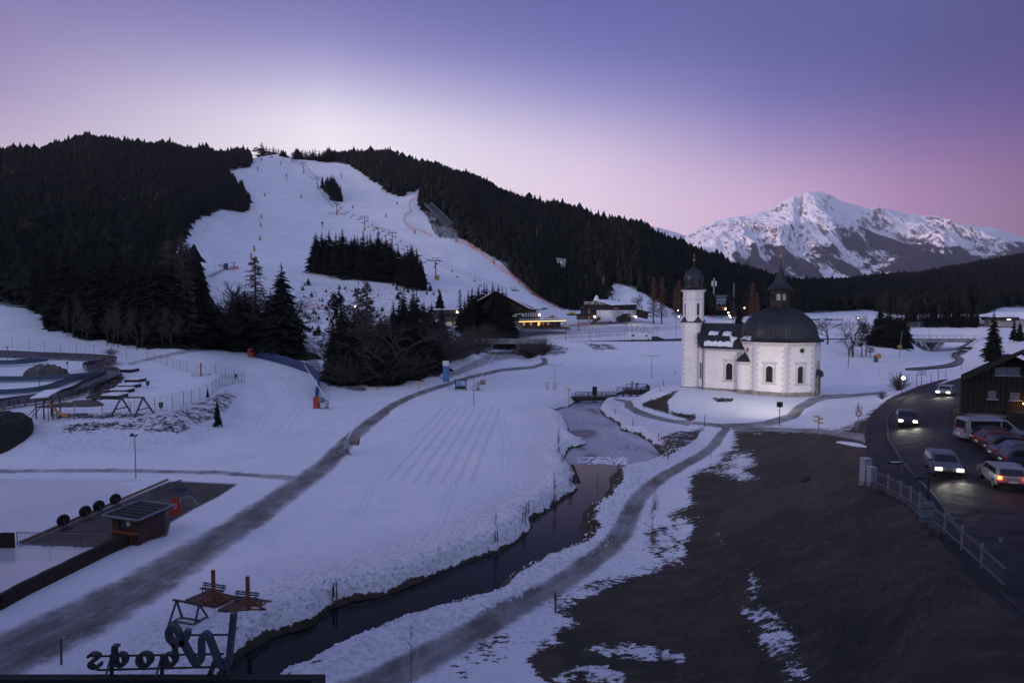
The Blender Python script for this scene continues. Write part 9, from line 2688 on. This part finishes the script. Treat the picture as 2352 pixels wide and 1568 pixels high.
  # signs
def sign_pole(label,x,b,t,k='rd'):
 p=G(*Z(k,x,b));h_=at(*Z(k,x,t),p.y).z-p.z
 r=thing('road_sign',label,'road sign',p,0,'signs along the footway');part('pole',MB().tube([(0,0,-.2),(0,0,h_)],.04,6),M_STEEL,r);return r,h_
r,h_=sign_pole('round red rimmed no entry sign with a wire basket lantern above',355,335,65)
zc=at(*Z('rd',358,138),r.location.y).z-r.location.z
part('red_rim',MB().tube([(0,-.05,zc),(0,-.08,zc)],.36,20),M_RED,r);part('white_disc',MB().tube([(0,-.075,zc),(0,-.095,zc)],.27,20),M_WHITE,r)
gb=MB()
z0,z1=at(*Z('rd',358,115),r.location.y).z-r.location.z,at(*Z('rd',358,62),r.location.y).z-r.location.z
for i in range(5):gb.bar((-.32+i*.16,-.05,z0),(-.32+i*.16,-.05,z1),.025)
for i in range(4):gb.bar((-.32,-.05,z0+(z1-z0)*i/3),(.32,-.05,z0+(z1-z0)*i/3),.025)
part('wire_panel',gb,M_STEEL,r)
p=G(*Z('rt',1014,1140));h_=at(*Z('rt',1014,996),p.y).z-p.z
r=thing('road_sign','square wire panel on a pole right of the round bush','road sign',p,0,'signs along the footway');part('pole',MB().tube([(0,0,-.2),(0,0,h_)],.06,6),M_STEEL,r)
gb=MB()
for i in range(5):gb.bar((-.7+i*.35,-.05,h_-1.1),(-.7+i*.35,-.05,h_),.05)
for i in range(4):gb.bar((-.7,-.05,h_-1.1+i*.366),(.7,-.05,h_-1.1+i*.366),.05)
part('wire_panel',gb,M_STEEL,r)
# grey board seen from behind and street lamp with arm
p=G(*Z('rd',1090,1410));zt,zb=at(*Z('rd',1075,1070),p.y).z-p.z,at(*Z('rd',1085,1270),p.y).z-p.z
x0,x1=at(*Z('rd',1000,1100),p.y).x-p.x,at(*Z('rd',1152,1100),p.y).x-p.x
r=thing('notice_board','grey rectangular board seen from behind beside the picket fence','sign board',p)
part('post',MB().tube([(0,0,-.2),(0,0,zb)],.05,6),M_STEEL,r)
part('board',MB().box(((x0+x1)/2,0,(zt+zb)/2),(x1-x0,.06,zt-zb)),mat('board_back',(.20,.23,.27),.5,var=.08),r)
for z in(.2,.75):part('bracket',MB().bar((x0+.1,-.05,zb+(zt-zb)*z),(x1-.1,-.05,zb+(zt-zb)*z),.05),M_STEEL,r)
p=G(*Z('rd',1085,1120));h_=at(*Z('rd',1088,802),p.y).z-p.z;xa=at(*Z('rd',990,802),p.y).x-p.x
r=thing('lamp_post','dark unlit street lamp with a short bracket arm above the picket fence','lamp post',p)
part('pole',MB().tube([(0,0,-.2),(0,0,h_)],.06,6),M_DSTEEL,r);part('lamp_arm',MB().bar((0,0,h_),(xa,0,h_-.02),.06),M_DSTEEL,r);part('lamp_head',MB().box((xa,0,h_-.08),(.5,.22,.12)),M_DSTEEL,r)
r,h_=sign_pole('small flat sign with snow on top beside the footway',815,780,655);part('panel',MB().box((-.5,0,h_-.03),(1.2,.05,.14)),M_DSTEEL,r);part('snow_cap',MB().box((-.5,0,h_+.07),(.7,.08,.05)),M_SNOW,r)
p=G(*Z('rd',1830,1640));h_=at(*Z('rd',1830,1425),p.y).z-p.z;s_=(at(*Z('rd',1885,1425),p.y).x-at(*Z('rd',1780,1425),p.y).x)
r=thing('road_sign','triangular give way sign in the dark lower right','road sign',p,0,'signs along the footway')
part('pole',MB().tube([(0,0,-.3),(0,0,h_)],.04,6),M_STEEL,r)
part('red_rim',MB().extr([(-s_/2,0),(s_/2,0),(0,-s_*.87)],(0,-.06,h_),(1,0,0),(0,0,1),(0,.03,0)),mat('sign_back_dark',(.12,.10,.11),.6),r)
part('white_field',MB().extr([(-s_*.33,-s_*.1),(s_*.33,-s_*.1),(0,-s_*.66)],(0,-.075,h_),(1,0,0),(0,0,1),(0,.012,0)),M_GREY,r)
for(x,b,t,lb) in((477,420,338,'orange banded snow pole on the footway edge, upper one'),(462,500,425,'dark snow pole below the orange banded one')):
 p=RD(x,b);h_=at(*Z('rd',x,t),p.y).z-p.z
 r=thing('snow_pole',lb,'snow pole',p,0,'snow poles along the footway');part('pole',MB().tube([(0,0,-.1),(0,0,h_)],.035,5),M_RUB,r);part('band',MB().tube([(0,0,h_*.4),(0,0,h_*.6)],.045,5),M_YEL,r)
for i,(x,b,t) in enumerate(((973,1170,1030),(1155,1120,1005),(1217,1080,1010),(1096,1115,1035),(1350,1000,950),(485,1330,1270))):
 p=G(*Z('rt',x,b));h_=at(*Z('rt',x,t),p.y).z-p.z
 r=thing('snow_pole','red and dark snow pole beyond the road bend, %s'%('leftmost','tallest','small one behind','with red foot','by the boardwalk','leaning one by the round sign')[i],'snow pole',p,0,'snow poles beyond the bend');part('pole',MB().tube([(0,0,-.1),(0,0,h_)],.05,5),M_RUB,r);part('band',MB().tube([(0,0,0),(0,0,h_*.35)],.06,5),M_RED,r)
 # kerb stones along the road
kerb=thing('kerb','dark stone kerb between footway and road','kerb',G(2041,1010));kp=[]
for a,b in zip([(2210,1238),(2148,1142),(2073,1063),(2041,1011),(2037,964),(2063,923)],[(2148,1142),(2073,1063),(2041,1011),(2037,964),(2063,923),(2125,895)]):
 A_,B_=G(*a),G(*b);n=max(1,int((B_-A_).length/1.0))
 for k in range(n):
  q0,q1_=A_.lerp(B_,k/n),A_.lerp(B_,(k+1)/n);q1_=q0.lerp(q1_,.97)
  q0.z=float(T(q0.x,q0.y));q1_.z=float(T(q1_.x,q1_.y));pw('stone',MB().bar(q0+Vector((0,0,.03)),q1_+Vector((0,0,.03)),.18,.2),M_DSTEEL if False else mat('kerb_stone',(.07,.07,.072),.9,var=.3,vscale=2),kerb)

  # ------------------------------------------------------------------ the wooden house
def VN(x,y,Y):return at(*Z('van',x,y),Y)
def RT(x,y,Y):return at(*Z('rt',x,y),Y)
Yh=68.0
zg=float(T(52,66))
hs=thing('wooden_house','large dark timber house with broad gable roof and white base at the right edge','house',VN(240,600,Yh))
xl=VN(240,300,Yh).x;zwt=VN(800,350,Yh).z;zwb=zg-.5
pkx,pkz=RT(1745,838,Yh).x,RT(1745,838,Yh).z
exl,ezl=RT(1262,1058,Yh).x,RT(1262,1058,Yh).z
slope_=(pkz-ezl)/(pkx-exl)
xr2=pkx+(pkx-xl)+3
HV=Vector((.68,.74,0))
def roof_z(x):return pkz-abs(x-pkx)*slope_
n_b=46
for i in range(n_b):
 xa=xl+(xr2-xl)*i/n_b;xb=xl+(xr2-xl)*(i+1)/n_b-.025;pr_=.04 if i%2 else 0
 za,zb2=roof_z(xa)-.3,roof_z(xb)-.3
 y0=Yh-pr_-.05
 V8=[(xa,y0,zwt),(xb,y0,zwt),(xb,y0,zb2),(xa,y0,za),(xa,Yh+.1,zwt),(xb,Yh+.1,zwt),(xb,Yh+.1,zb2),(xa,Yh+.1,za)]
 pw('board',MB().add(V8,[(0,1,2,3),(5,4,7,6),(4,0,3,7),(1,5,6,2),(0,4,5,1)]),M_DWOOD,hs)
pw('side_wall',MB().add([Vector((xl+.02,Yh+.1,zwt)),Vector((xl+.02,Yh+.1,zwt))+HV*12,Vector((xl+.02,Yh+.1,roof_z(xl)-.3))+HV*12,Vector((xl+.02,Yh+.1,roof_z(xl)-.3))],[(0,1,2,3)]),M_DWOOD,hs)
bx_=VN(345,400,Yh).x
pw('base_wall',MB().prism([(bx_,Yh+.2),(xr2,Yh+.2),(xr2+8,Yh+9),(bx_+8,Yh+9)],zwb,zwt-.01),M_RENDER,hs)
pw('base_pillar',MB().box((VN(270,400,Yh).x,Yh+.3,(zwt+zwb)/2),(.85,.8,zwt-zwb)),mat('pebble_render',(.16,.14,.135),.9,var=.4,vscale=6),hs)
pw('floor_beam',MB().box(((xl+xr2)/2,Yh-.15,zwt-.08),(xr2-xl+.3,.25,.3)),M_DWOOD,hs)
for sg2 in(-1,1):
 ex_=exl if sg2<0 else pkx+(pkx-exl)
 e0=Vector((ex_,Yh-1.6,roof_z(ex_)));r0=Vector((pkx,Yh-1.6,pkz))
 dv2=HV*15;pts=[r0,e0] if sg2>0 else[e0,r0]
 pw('roof',para(pts[0]+Vector((0,0,.05)),pts[1]+Vector((0,0,.05)),dv2,.28),M_DWOOD,hs)
 n=12
 for i in range(n):
  a_=r0.lerp(e0,i/n)+Vector((0,0,.09-.0*i));b_=r0.lerp(e0,(i+1.06)/n)+Vector((0,0,.15))
  pw('roof_course',para(a_,b_,dv2,.05) if sg2>0 else para(b_,a_,dv2,.05),mat('roof_tiles',(.028,.026,.027),.8,var=.3,vscale=3),hs)
 pw('barge_board',MB().bar(r0+Vector((0,-.05,-.1)),e0+Vector((0,-.05,-.1)),.08,.35),M_DWOOD,hs)
def hwin(x0,y0,x1,y1,cols,rows_2,k='van',bright=.0):
 a=at(*Z(k,x0,y1),Yh-.1);b=at(*Z(k,x1,y0),Yh-.1)
 w=pw('window',MB().box(((a.x+b.x)/2,Yh-.10,(a.z+b.z)/2),(b.x-a.x+.16,.08,b.z-a.z+.16)),mat('window_frame',(.18,.17,.19),.6),hs)
 for i in range(cols):
  for j in range(rows_2):
   x=a.x+(b.x-a.x)*(i+.5)/cols;z=a.z+(b.z-a.z)*(j+.5)/rows_2
   pw('pane',MB().box((x,Yh-.145,z),((b.x-a.x)/cols-.06,.02,(b.z-a.z)/rows_2-.06)),mat('curtained_pane',(.10,.105,.15),.25,var=.4,vscale=2.5),w)
 pw('sill',MB().box(((a.x+b.x)/2,Yh-.2,a.z-.12),(b.x-a.x+.5,.25,.08)),M_GREY,w)
hwin(690,62,785,165,2,2);hwin(1035,88,1150,182,2,2)
hwin(1635,987,1728,1040,4,2,'rt');hwin(1742,987,1828,1042,4,2,'rt')
p=VN(1236,250,Yh-.5)
lh=thing('wall_lamp','orange glowing wall lamp on the wooden house at the right edge','lamp',p)
part('globe',MB().lathe([(.01,-.09),(.09,0),(.01,.09)],8),mat('orange_lamp',(.9,.4,.2),.5,emit=(1,.36,.12),estr=30),lh);part('bracket',MB().box((0,.25,.05),(.05,.4,.05)),M_IRON,lh)
lamp_point('wall_lamp_light',(p.x,p.y-.25,p.z),12,(1,.4,.15),.08)
# rails, shed and cover by the house
rl=thing('garden_rail','dark two bar rail in front of the white house base','fence',VN(600,620,Yh-2.5))
for y0,y1 in((498,480),(525,512),(550,540)):pw('rail',MB().bar(VN(600,y0,Yh-2.5),VN(1140,y1,Yh-2.5),.1,.12),M_DWOOD,rl)
for x in(600,905,1130):pw('post',MB().bar(VN(x,620,Yh-2.5),VN(x,480,Yh-2.5),.14),M_DWOOD,rl)
mb=MB();fb(mb,'van',350,460,540,530,Yh-1.5,1.0);cv=single('covered_bin',mb,mat('dark_green_cover',(.02,.05,.02),.8),'dark green covered bin against the white house base','bin')
mb=MB();fb(mb,'van',1130,400,1400,620,Yh-2,1.5);single('garden_shed',mb,M_DWOOD,'dark shed in front of the house base at the right edge','shed')
hd_=G(*Z('van',160,600));tree('bush',hd_,2.4,'clipped reddish hedge bush at the left corner of the wooden house',None,.55)

# ------------------------------------------------------------------ van and parked cars
def park(label,x,y,Lc,rz,body,**kw):
 p=G(*Z('van',x,y));p.z=float(T(p.x,p.y))+.01
 return car(label,p,rz,'cars parked beside the wooden house',body=body,L=Lc,**kw)
pv=G(*Z('van',700,830));
car('silver white passenger van parked in front of the wooden house',(pv.x,pv.y,pv.z),math.radians(-6),'cars parked beside the wooden house',name='van',cat='van',body=paint_mat('van_paint',(.26,.28,.34)),L=5.0,W=1.9,Ht=1.98,van=True)
park('dark small hatchback parked between the van and the red car',815,872,4.0,math.radians(-8),paint_mat('anthracite_paint',(.030,.034,.042)))
park('dark red hatchback parked third from the wooden house',935,962,4.1,math.radians(-10),paint_mat('red_car_paint',(.12,.012,.014)))
park('black estate car parked after the red hatchback',1135,1050,4.4,math.radians(-12),paint_mat('black_car_paint',(.015,.015,.018)))
park('blue grey saloon car parked fifth in the row',1240,1150,4.5,math.radians(-14),paint_mat('blue_grey_paint',(.070,.085,.115)),hatch=False)
park('dark blue car at the near end of the parked row, cut by the frame edge',1420,1265,4.4,math.radians(-14),paint_mat('dark_blue_paint',(.03,.04,.075)))
# cars on the road at rest, lamps lit
def road_car(label,u,v,rz,col,Lc=4.3):
 p=G(u,v);p.z=float(T(p.x,p.y))+.01
 r=car(label,p,rz,'cars on the curving road with their lamps lit',body=paint_mat(*col),L=Lc,lights=True)
 c_,s_2=math.cos(rz),math.sin(rz)
 for s in(-1,1):
  hx,hy=p.x+c_*(Lc/2+.12)-s_2*s*.62,p.y+s_2*(Lc/2+.12)+c_*s*.62
  lamp_point('headlight_beam',(hx,hy,p.z+.72),110,(1.0,.92,.78),.08,math.radians(70),(hx+c_*14,hy+s_2*14,p.z-.4))
  tx,ty=p.x-c_*(Lc/2+.2)-s_2*s*.62,p.y-s_2*(Lc/2+.2)+c_*s*.62
  lamp_point('tail_light_glow',(tx,ty,p.z+.85),2.5,(1,.16,.04),.08)
 return r
g=lambda u,v:G(u,v)
def heading(a,b):return math.atan2((b-a).y,(b-a).x)
LA=[(2082,975),(2108,1030),(2165,1085),(2230,1150),(2300,1215),(2380,1290)]
LB=[(2150,955),(2168,1005),(2225,1055),(2300,1110),(2390,1175)]
road_car('first car coming round the bend with lit white headlights',*LA[0],heading(g(*LA[0]),g(*LA[1])),('black_car_paint',(.015,.015,.018)))
road_car('second car in the near lane with lit white headlights',*LA[2],heading(g(*LA[1]),g(*LA[3])),('grey_paint2',(.10,.10,.11)))
road_car('car far up the road with lit headlights just left of the wooden house',2172,908,heading(g(2172,908),g(2120,930)),('silver_paint',(.25,.26,.28)))
road_car('car driving away at the right frame edge with glowing orange red tail lamps',*LB[3],heading(g(*LB[3]),g(*LB[2])),('silver_paint',(.25,.26,.28)))

# ------------------------------------------------------------------ labels: look-alikes in small groups get their place in the row
ORD=['first','second','third','fourth','fifth','sixth','seventh','eighth','ninth','tenth','eleventh','twelfth','thirteenth','fourteenth','fifteenth','sixteenth','seventeenth','eighteenth','nineteenth']
def ordw(i):
 if i<19:return ORD[i]
 t,k=divmod(i+1,10);T10={2:'twent',3:'thirt',4:'fort',5:'fift'}[t]
 return T10+'ieth' if k==0 else T10+'y-'+ORD[k-1]
by={}
for o in COL.objects:
 if o.parent is None and 'label' in o and 'category' in o:by.setdefault(o['label'],[]).append(o)
for lb,os_ in by.items():
 if 2<=len(os_)<=45 and len(lb.split())<=12:
  os_.sort(key=lambda o:project(o.location.x,o.location.y,o.location.z)[0])
  for i,o in enumerate(os_):o['label']=lb+', '+ordw(i)+' from the left'

  # ------------------------------------------------------------------ the valley air
hz_m=bpy.data.materials.new('haze_air');hz_m.use_nodes=True
hz_m.node_tree.nodes.clear()
_o=hz_m.node_tree.nodes.new('ShaderNodeOutputMaterial');_v=hz_m.node_tree.nodes.new('ShaderNodeVolumePrincipled')
_v.inputs['Color'].default_value=(.80,.84,1.0,1);_v.inputs['Density'].default_value=3.0e-5;_v.inputs['Anisotropy'].default_value=.2
hz_m.node_tree.links.new(_v.outputs[0],_o.inputs['Volume'])
hz=MB().box((1000,7600,897),(16000,16400,1806))
o=single('haze',hz,hz_m,'thin bluish evening haze filling the valley','haze',kind='stuff')
